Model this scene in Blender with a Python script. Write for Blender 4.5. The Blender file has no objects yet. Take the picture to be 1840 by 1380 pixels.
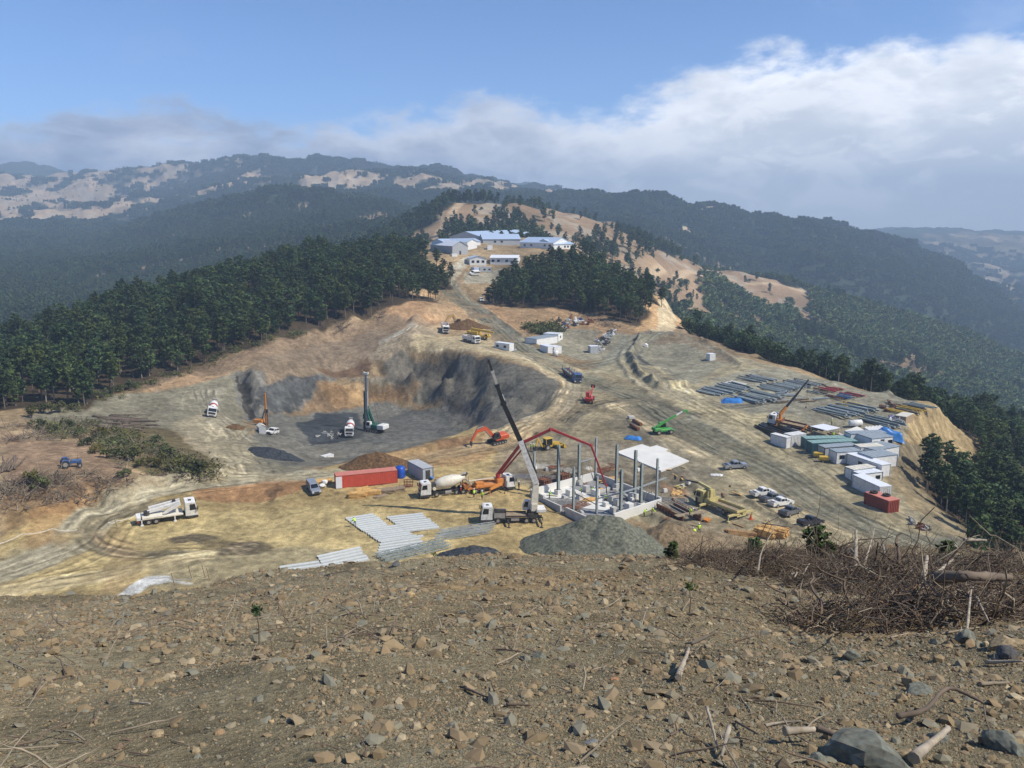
import bpy, bmesh, math, random
import numpy as np
from mathutils import Vector, Matrix

# ------------------------------------------------------------------ camera, sky, sun, exposure
SC = bpy.context.scene
COL = SC.collection
R = math.radians
FPX, CX, CY, HOR = 1500.0, 920.0, 690.0, 400.0
TH = math.atan((CY - HOR) / FPX)
cam_d = bpy.data.cameras.new('camera'); cam = bpy.data.objects.new('camera', cam_d); COL.objects.link(cam)
cam_d.sensor_width = 36.0; cam_d.lens = 36.0 * FPX / 1840.0
cam_d.clip_start = 0.3; cam_d.clip_end = 60000
cam.location = (0, 0, 0); cam.rotation_euler = (math.pi / 2 - TH, 0, 0)
SC.camera = cam
SC.view_settings.view_transform = 'Standard'; SC.view_settings.look = 'None'
SC.view_settings.exposure = 0.3; SC.view_settings.gamma = 1.0; SC.view_settings.use_curve_mapping = False

SUN_AZ, SUN_EL = R(110), R(49)        # azimuth clockwise from +Y (view direction)
sd = Vector((math.sin(SUN_AZ) * math.cos(SUN_EL), math.cos(SUN_AZ) * math.cos(SUN_EL), math.sin(SUN_EL)))
sun_d = bpy.data.lights.new('sun', 'SUN'); sun = bpy.data.objects.new('sun', sun_d); COL.objects.link(sun)
sun_d.energy = 4.4; sun_d.angle = R(0.6); sun_d.color = (1.0, 0.93, 0.82)
sun.rotation_euler = sd.to_track_quat('Z', 'Y').to_euler()

W = bpy.data.worlds.new('World'); SC.world = W; W.use_nodes = True

def N(nt, t, **kw):
    n = nt.nodes.new(t)
    for k, v in kw.items():
        if k.startswith('i_'):
            key = k[2:]
            n.inputs[int(key) if key.isdigit() else key.replace('_', ' ')].default_value = v
        else: setattr(n, k, v)
    return n
def mth(nt, op, a, b=None, c=None, clamp=False):
    n = nt.nodes.new('ShaderNodeMath'); n.operation = op; n.use_clamp = clamp
    for i, v in enumerate((a, b, c)):
        if v is None: continue
        if isinstance(v, (int, float)): n.inputs[i].default_value = v
        else: nt.links.new(v, n.inputs[i])
    return n.outputs[0]
def mix(nt, f, a, b, kind='MIX'):
    n = nt.nodes.new('ShaderNodeMix'); n.data_type = 'RGBA'; n.blend_type = kind
    for i, v in ((0, f), (6, a), (7, b)):
        if isinstance(v, (int, float)): n.inputs[i].default_value = v
        elif isinstance(v, tuple): n.inputs[i].default_value = v if len(v) == 4 else (*v, 1)
        else: nt.links.new(v, n.inputs[i])
    return n.outputs[2]
def maprange(nt, v, a, b, c=0.0, d=1.0, kind='SMOOTHSTEP'):
    n = nt.nodes.new('ShaderNodeMapRange'); n.interpolation_type = kind
    nt.links.new(v, n.inputs[0])
    for i, x in enumerate((a, b, c, d)): n.inputs[i + 1].default_value = x
    return n.outputs[0]

def build_world():
    nt = W.node_tree; nt.nodes.clear()
    out = N(nt, 'ShaderNodeOutputWorld'); bg = N(nt, 'ShaderNodeBackground')
    sky = N(nt, 'ShaderNodeTexSky'); sky.sky_type = 'NISHITA'; sky.sun_disc = False
    sky.sun_elevation = SUN_EL; sky.sun_rotation = SUN_AZ; sky.altitude = 2500
    sky.air_density = .9; sky.dust_density = 0.3; sky.ozone_density = 2.2
    tc = N(nt, 'ShaderNodeTexCoord'); sp = N(nt, 'ShaderNodeSeparateXYZ')
    nt.links.new(tc.outputs['Generated'], sp.inputs[0])
    x, y, z = sp.outputs
    az = mth(nt, 'ARCTAN2', x, y)                                   # radians, 0 ahead, + to the right
    el = mth(nt, 'ARCSINE', z)
    # height of the cloud bank over the skyline, by compass direction
    cv = N(nt, 'ShaderNodeFloatCurve')
    t = maprange(nt, az, -0.8, 0.8, 0, 1, 'LINEAR'); nt.links.new(t, cv.inputs['Value'])
    def P(px, py):
        u = (px - CX) / FPX; v = (CY - py) / FPX; z_ = -math.sin(TH) + v * math.cos(TH)
        return ((math.atan2(u, math.cos(TH) + v * math.sin(TH)) + 0.8) / 1.6, math.asin(z_ / math.sqrt(1 + u * u + v * v)) / 0.4)
    pts = [(0.0, .25), P(0, 212), P(120, 196), P(290, 182), P(420, 216), P(510, 222), P(600, 196), P(760, 185), P(900, 165), P(1000, 185),
           P(1140, 168), P(1250, 125), P(1400, 84), P(1600, 72), P(1840, 40), (0.97, .72), (1.0, .7)]
    c = cv.mapping.curves[0]
    while len(c.points) < len(pts): c.points.new(0.5, 0.5)
    for q, (a, b) in zip(c.points, pts): q.location = (a, min(max(b, 0), 1))
    cv.mapping.update()
    top = mth(nt, 'MULTIPLY', cv.outputs[0], 0.4)
    # noise in (azimuth, stretched elevation)
    cb = N(nt, 'ShaderNodeCombineXYZ'); nt.links.new(az, cb.inputs[0])
    nt.links.new(mth(nt, 'MULTIPLY', el, 2.1), cb.inputs[1])
    def noise(scale, det, rough, dist=0.0, off=0.0):
        m = N(nt, 'ShaderNodeMapping'); nt.links.new(cb.outputs[0], m.inputs[0]); m.inputs['Location'].default_value = (off, off * 1.7, off * .3)
        n = N(nt, 'ShaderNodeTexNoise'); n.inputs['Scale'].default_value = scale; n.inputs['Detail'].default_value = det
        n.inputs['Roughness'].default_value = rough; n.inputs['Distortion'].default_value = dist
        nt.links.new(m.outputs[0], n.inputs['Vector']); return n.outputs['Fac']
    n1 = noise(7.0, 8, .56, .3); n2 = noise(26, 6, .6, .2, 3.1); n3 = noise(3.2, 7, .58, .6, 7.7)
    d = mth(nt, 'SUBTRACT', top, el)
    d = mth(nt, 'ADD', d, mth(nt, 'MULTIPLY', mth(nt, 'SUBTRACT', n1, .5), .11))
    d = mth(nt, 'ADD', d, mth(nt, 'MULTIPLY', mth(nt, 'SUBTRACT', n2, .5), .065))
    edge = maprange(nt, d, -.006, .032)
    # thin veils above the bank
    veil = maprange(nt, mth(nt, 'ADD', n3, mth(nt, 'MULTIPLY', mth(nt, 'SUBTRACT', top, el), 1.1)), .50, .85)
    veil = mth(nt, 'MULTIPLY', veil, .25)
    right = maprange(nt, az, -.25, .3)
    mask = mth(nt, 'MAXIMUM', edge, veil)
    # body of the cloud: blue grey low on the left, white billows at the top right, patches of light and dark through it
    depth = maprange(nt, mth(nt, 'ADD', d, mth(nt, 'MULTIPLY', mth(nt, 'SUBTRACT', n2, .5), .06)), 0.0, .13)
    lit = mix(nt, right, (.92, .96, 1.08), (1.5, 1.5, 1.52))
    low = mix(nt, right, (.20, .27, .46), (.88, .93, 1.02))
    body = mix(nt, depth, lit, low)
    body = mix(nt, mth(nt, 'MULTIPLY', maprange(nt, n1, .38, .64), .75), body, mix(nt, right, (.24, .31, .50), (.82, .87, .96)))
    n4 = noise(13, 7, .6, .5, 12.3)
    body = mix(nt, mth(nt, 'MULTIPLY', maprange(nt, n4, .47, .62), .75), body, mix(nt, right, (.60, .68, .86), (1.3, 1.31, 1.34)))
    hazec = mix(nt, right, (.42, .54, .78), (.88, .95, 1.06))
    body = mix(nt, maprange(nt, el, .05, -.02), body, hazec)
    # the cloud colours are radiances; the sky's own strength is applied first
    skys = N(nt, 'ShaderNodeVectorMath'); skys.operation = 'SCALE'; skys.inputs['Scale'].default_value = 1.0
    tint = mix(nt, 1.0, sky.outputs[0], (.80, .96, 1.16), 'MULTIPLY'); nt.links.new(tint, skys.inputs[0])
    STR = 0.12
    cl = N(nt, 'ShaderNodeVectorMath'); cl.operation = 'SCALE'; cl.inputs['Scale'].default_value = 0.80 / STR
    nt.links.new(body, cl.inputs[0])
    full = mix(nt, mask, skys.outputs[0], cl.outputs[0])
    nt.links.new(full, bg.inputs[0]); bg.inputs[1].default_value = STR
    nt.links.new(bg.outputs[0], out.inputs[0])
build_world()
# ------------------------------------------------------------------ ground model
rng = np.random.default_rng(7)
random.seed(11)
def tanr(row): return math.tan(TH + math.atan((row - CY) / FPX))
def uof(px, row):      # X/Y of the ray through a photo pixel
    v = (CY - row) / FPX
    return ((px - CX) / FPX) / (math.cos(TH) + v * math.sin(TH))
_h = rng.integers(0, 2**31, 4096)
def _hash(ix, iy, s):
    h = (ix * 374761393 + iy * 668265263 + s * 974634777) & 0x7fffffff
    h = (h ^ (h >> 13)) * 1274126177 & 0x7fffffff
    h = (h ^ (h >> 16)) * 668265263 & 0x7fffffff
    return ((h ^ (h >> 15)) & 0xffff) / 65535.0
def vnoise(x, y, s=0):
    x = np.asarray(x, float); y = np.asarray(y, float)
    ix = np.floor(x).astype(np.int64); iy = np.floor(y).astype(np.int64)
    fx = x - ix; fy = y - iy; fx = fx * fx * (3 - 2 * fx); fy = fy * fy * (3 - 2 * fy)
    a = _hash(ix, iy, s); b = _hash(ix + 1, iy, s); c = _hash(ix, iy + 1, s); d = _hash(ix + 1, iy + 1, s)
    return (a + (b - a) * fx) * (1 - fy) + (c + (d - c) * fx) * fy - .5
def fbm(x, y, oct=4, s=0, gain=.5):
    v = 0; a = 1.0
    for k in range(oct):
        v = v + a * vnoise(x * 2**k * 1.02 + 13.7 * k, y * 2**k + 7.3 * k, s + k); a *= gain
    return v
def smooth(e0, e1, x):
    t = np.clip((x - e0) / (e1 - e0), 0, 1); return t * t * (3 - 2 * t)

CP = []
def c(px, row, z): Y = -z / tanr(row); CP.append((uof(px, row) * Y, Y, z))
def cy(px, row, Y, lift=0): CP.append((uof(px, row) * Y, Y, -tanr(row) * Y - lift))
def cz(px, Y, z): CP.append(((px - CX) / FPX * Y, Y, z))
def line(pts, n=3):    # (px,row,z) polyline densified in world space
    for (a, b, zc), (d, e, zf) in zip(pts, pts[1:]):
        Ya = -zc / tanr(b); Yb = -zf / tanr(e); Xa = uof(a, b) * Ya; Xb = uof(d, e) * Yb
        for k in range(n):
            t = k / n; CP.append((Xa + (Xb - Xa) * t, Ya + (Yb - Ya) * t, zc + (zf - zc) * t))
    a, b, zc = pts[-1]; c(a, b, zc)
# near yard
for p in [(0,1040,-52),(200,1000,-52),(450,1000,-52),(700,1000,-52),(900,960,-52),(300,940,-52),(400,930,-52),(560,900,-52),(640,900,-52),(850,900,-52),
          (760,880,-52),(1000,860,-52.5),(1100,880,-53),(1300,900,-53),(1500,900,-53),(1420,860,-52.5),(1650,975,-53.5),(1500,970,-53),(1300,960,-53),(1100,960,-53),
          (100,1010,-52),(300,1010,-52),(1200,850,-52.5),(1300,800,-51.5),(1450,800,-51.5),(900,830,-52),(1100,800,-51.5),(1200,760,-50.5),
          (1000,790,-51.5),(1100,740,-50),(1300,740,-49.5),(1500,760,-49.5),(1540,880,-53),(1560,830,-51.5),(1480,830,-51.5)]: c(*p)
for px in (-600,-300,0,300,600,900,1200,1500): cz(px, 60, -52); cz(px, 35, -52)
for px in (-600, -300): cz(px, 110, -52)
cz(1800, 60, -60); cz(2100, 60, -66); cz(1800, 35, -58); cz(1750, 110, -58); cz(2100, 110, -72)
# left bank, road and clearing
for p in [(0,985,-51),(60,930,-49),(0,900,-47),(100,900,-48),(100,870,-46.5),(180,870,-47.5),(0,830,-46),(130,840,-46),(60,860,-46),(230,850,-47.5),
          (180,910,-51),(150,960,-51.8),(300,880,-50.5),(450,858,-50.5),(560,848,-51),(450,890,-51.8),(350,830,-49.5),(250,800,-48.5),(150,790,-47.5),(0,780,-46.5),
          (380,850,-50),(470,840,-51.5),(0,760,-47.5),(100,752,-49),(250,765,-51.5)]: c(*p)
# level ground by the pit, forest edge and hillside
for p in [(380,760,-53),(250,740,-51.5),(300,710,-51),(400,720,-52.5),(330,740,-52),(440,770,-54),(420,810,-54.5),(150,745,-50),(200,725,-49.5),(370,690,-50),
          (130,722,-48),(60,738,-48),(0,748,-47.5),(-150,760,-50),(-300,800,-50)]: c(*p)
for p in [(250,690,250),(290,675,258),(330,655,269),(370,668,270),(400,635,279),(480,610,295),(560,585,318),(630,562,332),(700,545,345),(500,635,285),(600,610,318),(450,660,262),(400,668,268),(700,600,322),(660,580,335),(560,650,290),(560,620,303),
          (640,640,300),(600,662,292),(650,655,296),(640,610,318),(530,660,278),(480,670,264)]: cy(*p)
# pit: rim, bench, toe, floor
for p in [(690,652,292),(665,664,290)]: cy(*p)
line([(720,628,-45),(760,622,-44),(850,642,-44.4),(950,662,-45),(1000,680,-46.5),(1012,705,-48)], 4)
line([(1012,705,-48),(985,738,-50),(930,757,-51),(870,776,-51.5),(800,790,-52),(700,812,-52.5),(600,832,-53),(520,838,-54)], 4)
line([(600,676,-52.8),(680,681,-53.5),(740,684,-54),(800,695,-54.5),(850,707,-53.7),(900,726,-52.4),(935,746,-52.4)], 4)
for px, Y, z in [(600,291,-52.6),(640,291,-53),(680,291,-53.3),(740,291,-53.8),(800,284,-54.3),(850,269,-53.5),(900,248,-52.4)]: cz(px, Y, z)
line([(528,752,-60),(560,742,-60),(620,730,-60),(690,722,-60.2),(760,724,-60),(820,742,-59.2),(850,764,-60)], 4)
line([(620,824,-60),(700,802,-60.5),(780,788,-61),(845,772,-61)], 3)
for p in [(560,790,-59.5),(600,770,-60),(650,800,-60),(700,760,-60.5),(760,760,-60.8),(800,770,-61),(600,750,-60),(740,740,-60.4),(545,815,-58),(560,828,-58.5),(500,800,-56.5),(520,770,-57.5),
          (960,742,-52.4),(940,730,-50.5),(980,725,-50.2),(880,680,-47.5),(800,660,-47.5),(740,655,-48),(940,690,-47.5)]: c(*p)
# left bank of the pit: heaped ramp and gully
for p in [(462,712,252),(476,702,257),(490,692,262),(505,682,267),(520,673,272),(540,670,277),(575,676,279),(455,752,238),(470,745,243),
          (416,682,262),(421,696,255),(428,715,247),(431,730,241),(434,748,236),(445,682,263),(452,692,258),(458,703,254),(463,722,246),(462,745,239)]: cy(*p)
for p in [(431,680,263,2.5),(437,692,257,3.6),(443,708,251,4),(446,724,245,4),(448,740,240,3),(449,755,236,1)]: cy(*p)
# upper road, terraces and the way up to the camp
for p in [(760,600,-41),(800,602,-42),(850,618,-43),(900,632,-44),(820,580,-40.5),(780,575,-38.5),(740,585,-38),(870,588,-40.5),(960,600,-42),(1000,630,-45),(930,600,-42),(1040,660,-47),
          (1060,690,-48.3),(1030,700,-48.5),(1100,660,-47.5),(1080,612,-44.5),(1000,590,-42),(1050,580,-41.5),(1140,632,-46),(1120,600,-43),(1180,600,-43.5),(1200,590,-43),(1240,600,-43.5),
          (1150,580,-41),(1200,555,-38.5),(1195,532,-35.5),(1225,575,-43),(900,560,-38),(960,575,-39.5),(1000,562,-38),(1080,570,-39.5),(1130,590,-42),(864,540,-36.6),(820,540,-35.5),(770,552,-34.5),
          (740,545,-33),(720,520,-30),(900,530,-34.5),(900,505,-30),(980,540,-34.5),(1060,545,-35),(1150,555,-37),(1100,520,-33),(1000,500,-29.5),(1170,520,-36),
          (1290,690,-48),(1150,640,-47.6),(1200,640,-47.8),(1250,660,-48),(1200,680,-48.4),(1300,640,-46),(1250,615,-44.6),(1340,640,-46.4),(1130,660,-47),(1150,690,-48.4),(1350,700,-48),
          (1400,660,-46.6),(1500,690,-47.3),(1600,712,-47.8),(1690,733,-48.4),(1500,720,-48),(1600,740,-48.6),(1400,720,-48.3),(1400,750,-49),(1580,770,-49.4),(1560,800,-50.5)]: c(*p)
line([(1690,735,-48.5),(1640,752,-49),(1618,775,-49.6),(1606,820,-51),(1612,870,-52.4),(1650,925,-53.4),(1720,975,-54.5),(1755,992,-55.5)], 3)
for p in [(1782,832,-63),(1740,790,-57.5),(1700,780,-55),(1665,800,-55.5),(1650,840,-56),(1700,850,-60),(1660,880,-56),(1700,905,-58.5),(1740,940,-60.5),(1780,900,-66),(1800,960,-66),(1840,990,-66),(1840,900,-73)]: c(*p)
cy(1840,850,270); cy(1840,780,360); cy(1760,740,300); cy(1780,790,255)
cy(1850,950,165); cy(2000,960,165); cy(2040,850,250)
# outer edge of the terrace and the wooded slope just below it
for px, row, z in [(1220,600,-43.5),(1290,618,-44.6),(1350,640,-46),(1430,662,-46.6),(1500,688,-47.2),(1600,710,-47.8)]: c(px, row - 3, z)
for px, Y, z in [(1240,365,-47),(1300,338,-49),(1370,314,-51),(1450,290,-52.5),(1530,270,-54),(1610,255,-54),(1700,240,-60),(1240,400,-58),(1330,370,-64),(1450,340,-68),(1570,310,-70)]: cz(px, Y, z)
for px, Y, z in [(1240,430,-72),(1350,400,-80),(1500,370,-88),(1650,330,-90)]: cz(px, Y, z)
# camp pad and saddle
for px, row, Y in [(700,480,430),(760,455,470),(790,462,462),(820,470,455),(900,450,490),(960,447,490),(1030,455,485),(1048,462,480),(950,425,545),(870,425,550),(840,432,520),(780,430,530),
                   (850,495,432),(880,480,452),(840,500,425),(905,485,440),(800,510,410),(820,480,440),(800,495,420),(950,475,455),(1020,480,440)]: cy(px, row, Y)
for px, row, Y in [(1000,447,505),(1030,448,502),(1042,453,495),(1000,436,540),(1030,441,525),(900,430,540),(900,440,518),(940,442,515),(970,432,548),(900,422,570),(1045,447,512)]: cy(px, row, Y)
for px, Y, z in [(1080,480,-38),(1120,440,-40),(1100,550,-50),(1180,430,-52),(760,600,-28),(700,560,-35),(900,640,-18),(1000,640,-22),(1075,560,-45)]: cz(px, Y, z)
# wooded ridge on the left: crest given by its tree tops
for px, row, Y in [(0,575,330),(100,545,350),(250,494,380),(400,464,410),(500,440,440),(570,428,450),(640,420,465),(720,430,480)]: cy(px, row, Y, 13)
for px, Y, z in [(-300,330,-64),(0,420,-85),(200,460,-80),(400,520,-75),(600,560,-68),(700,620,-62),(-300,500,-110),(150,280,-46),(300,300,-41),(450,340,-34),(600,370,-28),(680,400,-27),(50,250,-48)]: cz(px, Y, z)
for px, Y, z in [(0,520,-110),(200,560,-115),(400,620,-110),(560,680,-90)]: cz(px, Y, z)
# far country, by columns
FAR = {
 -250: [(700,590),(1000,510),(1300,460),(1700,418),(2200,400),(2700,350),(3400,318),(4300,300)],
 0: [(700,580),(1000,505),(1300,460),(1600,428),(1800,412),(2200,392),(2600,360),(3000,333),(3400,313),(3700,318),(4300,302),(6000,400)],
 90: [(700,575),(1000,505),(1300,460),(1800,412),(2200,392),(2600,362),(3000,335),(3400,315),(3700,320),(4300,288),(6000,400)],
 200: [(800,560),(1000,502),(1300,458),(1600,428),(1800,412),(2200,392),(2600,362),(3000,332),(3400,304),(4300,330),(6000,400)],
 300: [(900,520),(1200,455),(1500,415),(1750,385),(2000,398),(2600,352),(3000,322),(3300,294),(4300,330),(6000,400)],
 400: [(900,490),(1200,442),(1500,392),(1650,350),(1900,372),(2500,330),(2900,302),(3200,292),(4300,340),(6000,400)],
 500: [(900,470),(1200,425),(1450,360),(1550,330),(1800,362),(2300,332),(2800,296),(3100,285),(4300,340),(6000,400)],
 600: [(900,455),(1200,412),(1450,358),(1550,343),(1850,365),(2200,318),(2400,305),(2700,318),(3100,284),(4300,340),(6000,400)],
 700: [(900,440),(1150,405),(1350,372),(1450,366),(1800,370),(2200,330),(2500,308),(3000,292),(4300,345),(6000,400)],
 800: [(720,425),(800,385),(860,358),(960,380),(1300,400),(1900,352),(2400,318),(2800,306),(4300,350),(6000,400)],
 900: [(720,425),(800,395),(900,358),(1050,380),(1500,385),(2200,348),(2700,332),(4500,325),(5200,330),(6000,400)],
 1000: [(740,425),(820,400),(950,372),(1100,362),(1400,395),(2400,360),(3000,352),(4700,337),(6000,400)],
 1100: [(740,455),(830,420),(960,392),(1150,372),(1500,400),(2400,378),(3000,372),(4700,362),(6000,400)],
 1150: [(700,480),(800,440),(900,420),(1100,440),(1500,400),(1800,374),(2500,395),(4700,395),(6000,420)],
 1200: [(700,560),(850,492),(960,447),(1200,500),(1450,440),(1700,395),(1900,362),(2500,420),(4700,412),(6000,430)],
 1300: [(820,575),(980,505),(1100,463),(1350,520),(1550,450),(1800,405),(2000,374),(2600,430),(4700,420),(6000,430)],
 1400: [(780,605),(930,545),(1080,484),(1330,560),(1550,478),(1800,420),(2000,394),(2600,440),(4700,420),(6000,430)],
 1440: [(780,615),(930,555),(1070,500),(1330,570),(1550,480),(1800,415),(2000,390),(2600,440),(4700,420),(6000,430)],
 1500: [(760,640),(920,580),(1090,530),(1330,590),(1550,490),(1800,425),(2000,395),(2600,440),(4700,414),(6000,430)],
 1600: [(740,680),(920,610),(1130,558),(1380,640),(1600,505),(1850,450),(2000,424),(2600,455),(3500,432),(4600,410),(6000,430)],
 1700: [(740,700),(930,640),(1160,590),(1400,660),(1600,540),(1850,490),(1980,472),(2600,505),(3300,460),(4600,412),(6000,430)],
 1840: [(760,735),(950,690),(1160,640),(1400,700),(1600,605),(1850,566),(2000,570),(2600,530),(3200,480),(4600,417),(6000,430)],
 2100: [(760,780),(950,740),(1160,690),(1400,740),(1600,640),(1850,600),(2000,590),(2600,540),(3200,480),(4600,420),(6000,430)],
}
for px, L in FAR.items():
    for Y, row in L: CP.append(((px - CX) / FPX * Y, Y, -tanr(row) * Y))
for px, Y, z in [(1230,520,-100),(1300,500,-120),(1400,490,-130),(1500,480,-135),(1600,480,-145),(1700,500,-155),(1840,560,-185),(2050,560,-200),(1300,620,-118),(1500,600,-150),(1700,620,-165)]: cz(px, Y, z)
CP = np.array(CP)
def feat(X, Y): return np.stack([X / Y, np.log(Y)], -1)
_P = feat(CP[:, 0], CP[:, 1])
_D = np.linalg.norm(_P[:, None] - _P[None], axis=-1)
# drop near duplicates
keep = [i for i in range(len(_P)) if not any(_D[i, j] < .0015 for j in range(i))]
_P = _P[keep]; _z = CP[keep, 2]; _D = _D[np.ix_(keep, keep)]
_n = len(_P); A = np.zeros((_n + 3, _n + 3)); A[:_n, :_n] = -_D - np.eye(_n) * .0001
A[:_n, _n] = 1; A[:_n, _n+1:] = _P; A[_n, :_n] = 1; A[_n+1:, :_n] = _P.T
_w = np.linalg.solve(A, np.concatenate([_z, [0, 0, 0]]))
GU0, GU1, GN = -1.0, 1.0, 1150
GV0, GV1, GM = math.log(30), math.log(6500), 1150
gu = np.linspace(GU0, GU1, GN); gv = np.linspace(GV0, GV1, GM)
Zg = np.zeros((GM, GN)); _pp = (_P ** 2).sum(1)
for r0 in range(0, GM, 25):
    A_, B_ = np.meshgrid(gu, gv[r0:r0+25]); q = np.stack([A_.ravel(), B_.ravel()], -1)
    d = (q ** 2).sum(1)[:, None] + _pp[None] - 2 * q @ _P.T
    np.maximum(d, 0, out=d); np.sqrt(d, out=d)
    Zg[r0:r0+25] = (-(d @ _w[:_n]) + _w[_n] + q @ _w[_n+1:]).reshape(A_.shape)
for _ in range(1):
    Zg[1:-1] = (Zg[:-2] + 2 * Zg[1:-1] + Zg[2:]) / 4; Zg[:, 1:-1] = (Zg[:, :-2] + 2 * Zg[:, 1:-1] + Zg[:, 2:]) / 4
_uu, _vv = np.meshgrid(gu, gv); _YY = np.exp(_vv)
Sg = np.hypot(np.gradient(Zg, gu, axis=1) / _YY, np.gradient(Zg, gv, axis=0) / _YY)
def bil(G, X, Y):
    a = np.clip((X / Y - GU0) / (GU1 - GU0) * (GN - 1), 0, GN - 1.001); b = np.clip((np.log(Y) - GV0) / (GV1 - GV0) * (GM - 1), 0, GM - 1.001)
    i = a.astype(int); j = b.astype(int); a = a - i; b = b - j
    return (G[j, i] * (1 - a) + G[j, i+1] * a) * (1 - b) + (G[j+1, i] * (1 - a) + G[j+1, i+1] * a) * b
BR_PX = [-900,-400, 0, 150, 250, 360, 500, 650, 800, 950, 1200, 1350, 1500, 1650, 1840, 2200, 2900]
BR_ROW = [1050, 1058, 1067, 1070, 1070, 1050, 1030, 1016, 1002, 997, 1002, 1004, 1008, 1012, 1002, 970, 940]
BR_T = np.array([tanr(r) for r in BR_ROW])
YB = 46.0
BERMS = []     # banks of earth: (line, half width, height)
PILES = []     # local heaps of soil that belong to the hillside: (X, Y, radius x, radius y, height)
def base_h(X, Y):
    X = np.asarray(X, float); Y = np.asarray(Y, float); Yc = np.maximum(Y, 1.2)
    zr = bil(Zg, X, Yc)
    far = smooth(450, 900, Yc)
    amp = np.where(Yc < 450, .25, .25) + far * (Yc * .012)
    L = 14 + far * Yc * .13
    zr = zr + fbm(X / 15, Yc / 15, 4, 3) * .9 * (1 - far) * smooth(90, 140, Yc) * .6
    st = smooth(.28, .75, bil(Sg, X, Yc)) * (1 - far) * smooth(120, 150, Yc)
    zr = zr + st * (fbm(X / 3.2, Yc / 3.2, 5, 141, .6) * .65 - np.abs(fbm(X / 3.5 + Yc / 9, Yc / 5, 3, 151)) * .25)
    for pl, w, hh in BERMS:
        x0, y0 = pl.min(0) - 3 * w; x1, y1 = pl.max(0) + 3 * w; k = (X > x0) & (X < x1) & (Yc > y0) & (Yc < y1)
        if k.any():
            zr = np.array(zr, copy=True); d = segdist(X[k], Yc[k], pl, False) if X.ndim else segdist(X[None], Yc[None], pl, False)[0]
            add = hh * np.exp(-(d / w) ** 2) * (1 + .9 * fbm(X[k] / 4, Yc[k] / 4, 3, 161)); zr[k] = zr[k] + add
    rough = fbm(X / 160 + 5, Yc / 160, 5, 9, .55) * 34 + np.abs(fbm(X / 420 + 2, Yc / 420, 4, 21)) * -60 - np.abs(fbm(X / 130 + Yc / 500, Yc / 190, 4, 27)) * 34 + 8
    zr = zr + far * rough * np.clip(Yc / 2600, .25, 1.0)
    # the slope the viewer stands on
    tb = np.interp(X / Yc * FPX * .935 + CX, BR_PX, BR_T)
    tb0 = .418; zf = -(1.7 + (tb0 - 1.7 / YB) * np.maximum(Y, -30)) - (tb - tb0) * YB * smooth(4, YB, Yc)
    n = fbm(X / .7, Y / .7, 4, 45, .6) * .10 + fbm(X / 6 + 3, Y / 6, 4, 31) * .5 + fbm(X / 1.6, Y / 1.6, 3, 41) * .16
    zf = zf + n * smooth(2, 12, Yc) + fbm(X / 16, Y / 16, 2, 51) * .8 * smooth(10, 30, Yc)
    yb = YB + fbm(X / 9, X * 0 + 2, 3, 61) * 7
    zf = zf - np.maximum(Y - yb, 0) * .75
    for (a, b, ra, rb, hh) in PILES: zf = zf + hh * np.exp(-((X - a) / ra) ** 2 - ((Y - b) / rb) ** 2)
    return np.where(Y < 120, np.maximum(zr, zf), zr)
def H(x, y): return float(base_h(np.array([x]), np.array([y]))[0])
def G(px, row, y0=3.0, y1=6000.0):
    """ground point seen at a photo pixel"""
    t = tanr(row); u = uof(px, row)
    Y = np.exp(np.linspace(math.log(y0), math.log(y1), 4000)); dz = -t * Y - base_h(u * Y, Y)
    k = np.argmax(dz < 0)
    if k == 0: k = len(Y) - 1
    a, b = Y[k-1], Y[k]; da, db = dz[k-1], dz[k]
    y = a + (b - a) * da / (da - db + 1e-9)
    return Vector((u * y, y, H(u * y, y)))
def fg(px, row): return G(px, row, 3, 90)
def sg(px, row): return G(px, row, 62, 900)       # a point of the site, beyond the brow
def segdist(X, Y, pts, closed):
    d = np.full(X.shape, 1e9); n = len(pts)
    for i in range(n if closed else n - 1):
        ax, ay = pts[i]; bx, by = pts[(i + 1) % n]; dx, dy = bx - ax, by - ay; L = dx * dx + dy * dy + 1e-9
        t = np.clip(((X - ax) * dx + (Y - ay) * dy) / L, 0, 1)
        d = np.minimum(d, np.hypot(X - ax - t * dx, Y - ay - t * dy))
    return d
_b = []
for pts, w, hh in [([(1150,612),(1200,603),(1260,612),(1310,640),(1332,657)], 1.5, 1.0), ([(1150,612),(1130,640),(1148,672),(1185,697),(1232,692)], 1.3, 2.0), ([(1122,625),(1112,650),(1133,682),(1165,706)], .9, .7),
                   ([(1322,885),(1345,905),(1385,925),(1425,950),(1447,949)], .7, .7), ([(1012,705),(985,742),(930,762),(870,782),(790,800),(720,818),(640,832)], 2.2, .9), ([(250,702),(330,690),(400,678)], 1.5, .6),
                   ([(1225,597),(1290,615),(1360,640),(1440,663),(1520,690),(1600,712),(1685,734)], 1.4, .8), ([(440,838),(400,850),(330,860),(250,862)], 1.6, 1.0), ([(455,775),(520,790),(560,815)], 1.0, .5),
                   ([(880,560),(930,600),(965,622)], 1.2, .8), ([(1000,590),(1060,600)], 1, .5), ([(905,790),(960,780),(1000,800)], 2.0, .8), ([(930,840),(990,835),(1060,835),(1110,850)], 2.2, .9), ([(970,872),(1020,862),(1060,850)], 1.5, 1.0),
                   ([(1190,860),(1230,862),(1250,880)], 1.6, .9), ([(1180,930),(1230,950),(1290,962),(1330,972)], 1.5, .8), ([(1650,925),(1700,962),(1750,990)], 1.2, .7), ([(745,578),(800,570),(860,582)], 2.0, 2.0)]:
    _b.append((np.array([tuple(sg(*p)[:2]) for p in pts]), w, hh))
BERMS += _b
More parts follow.
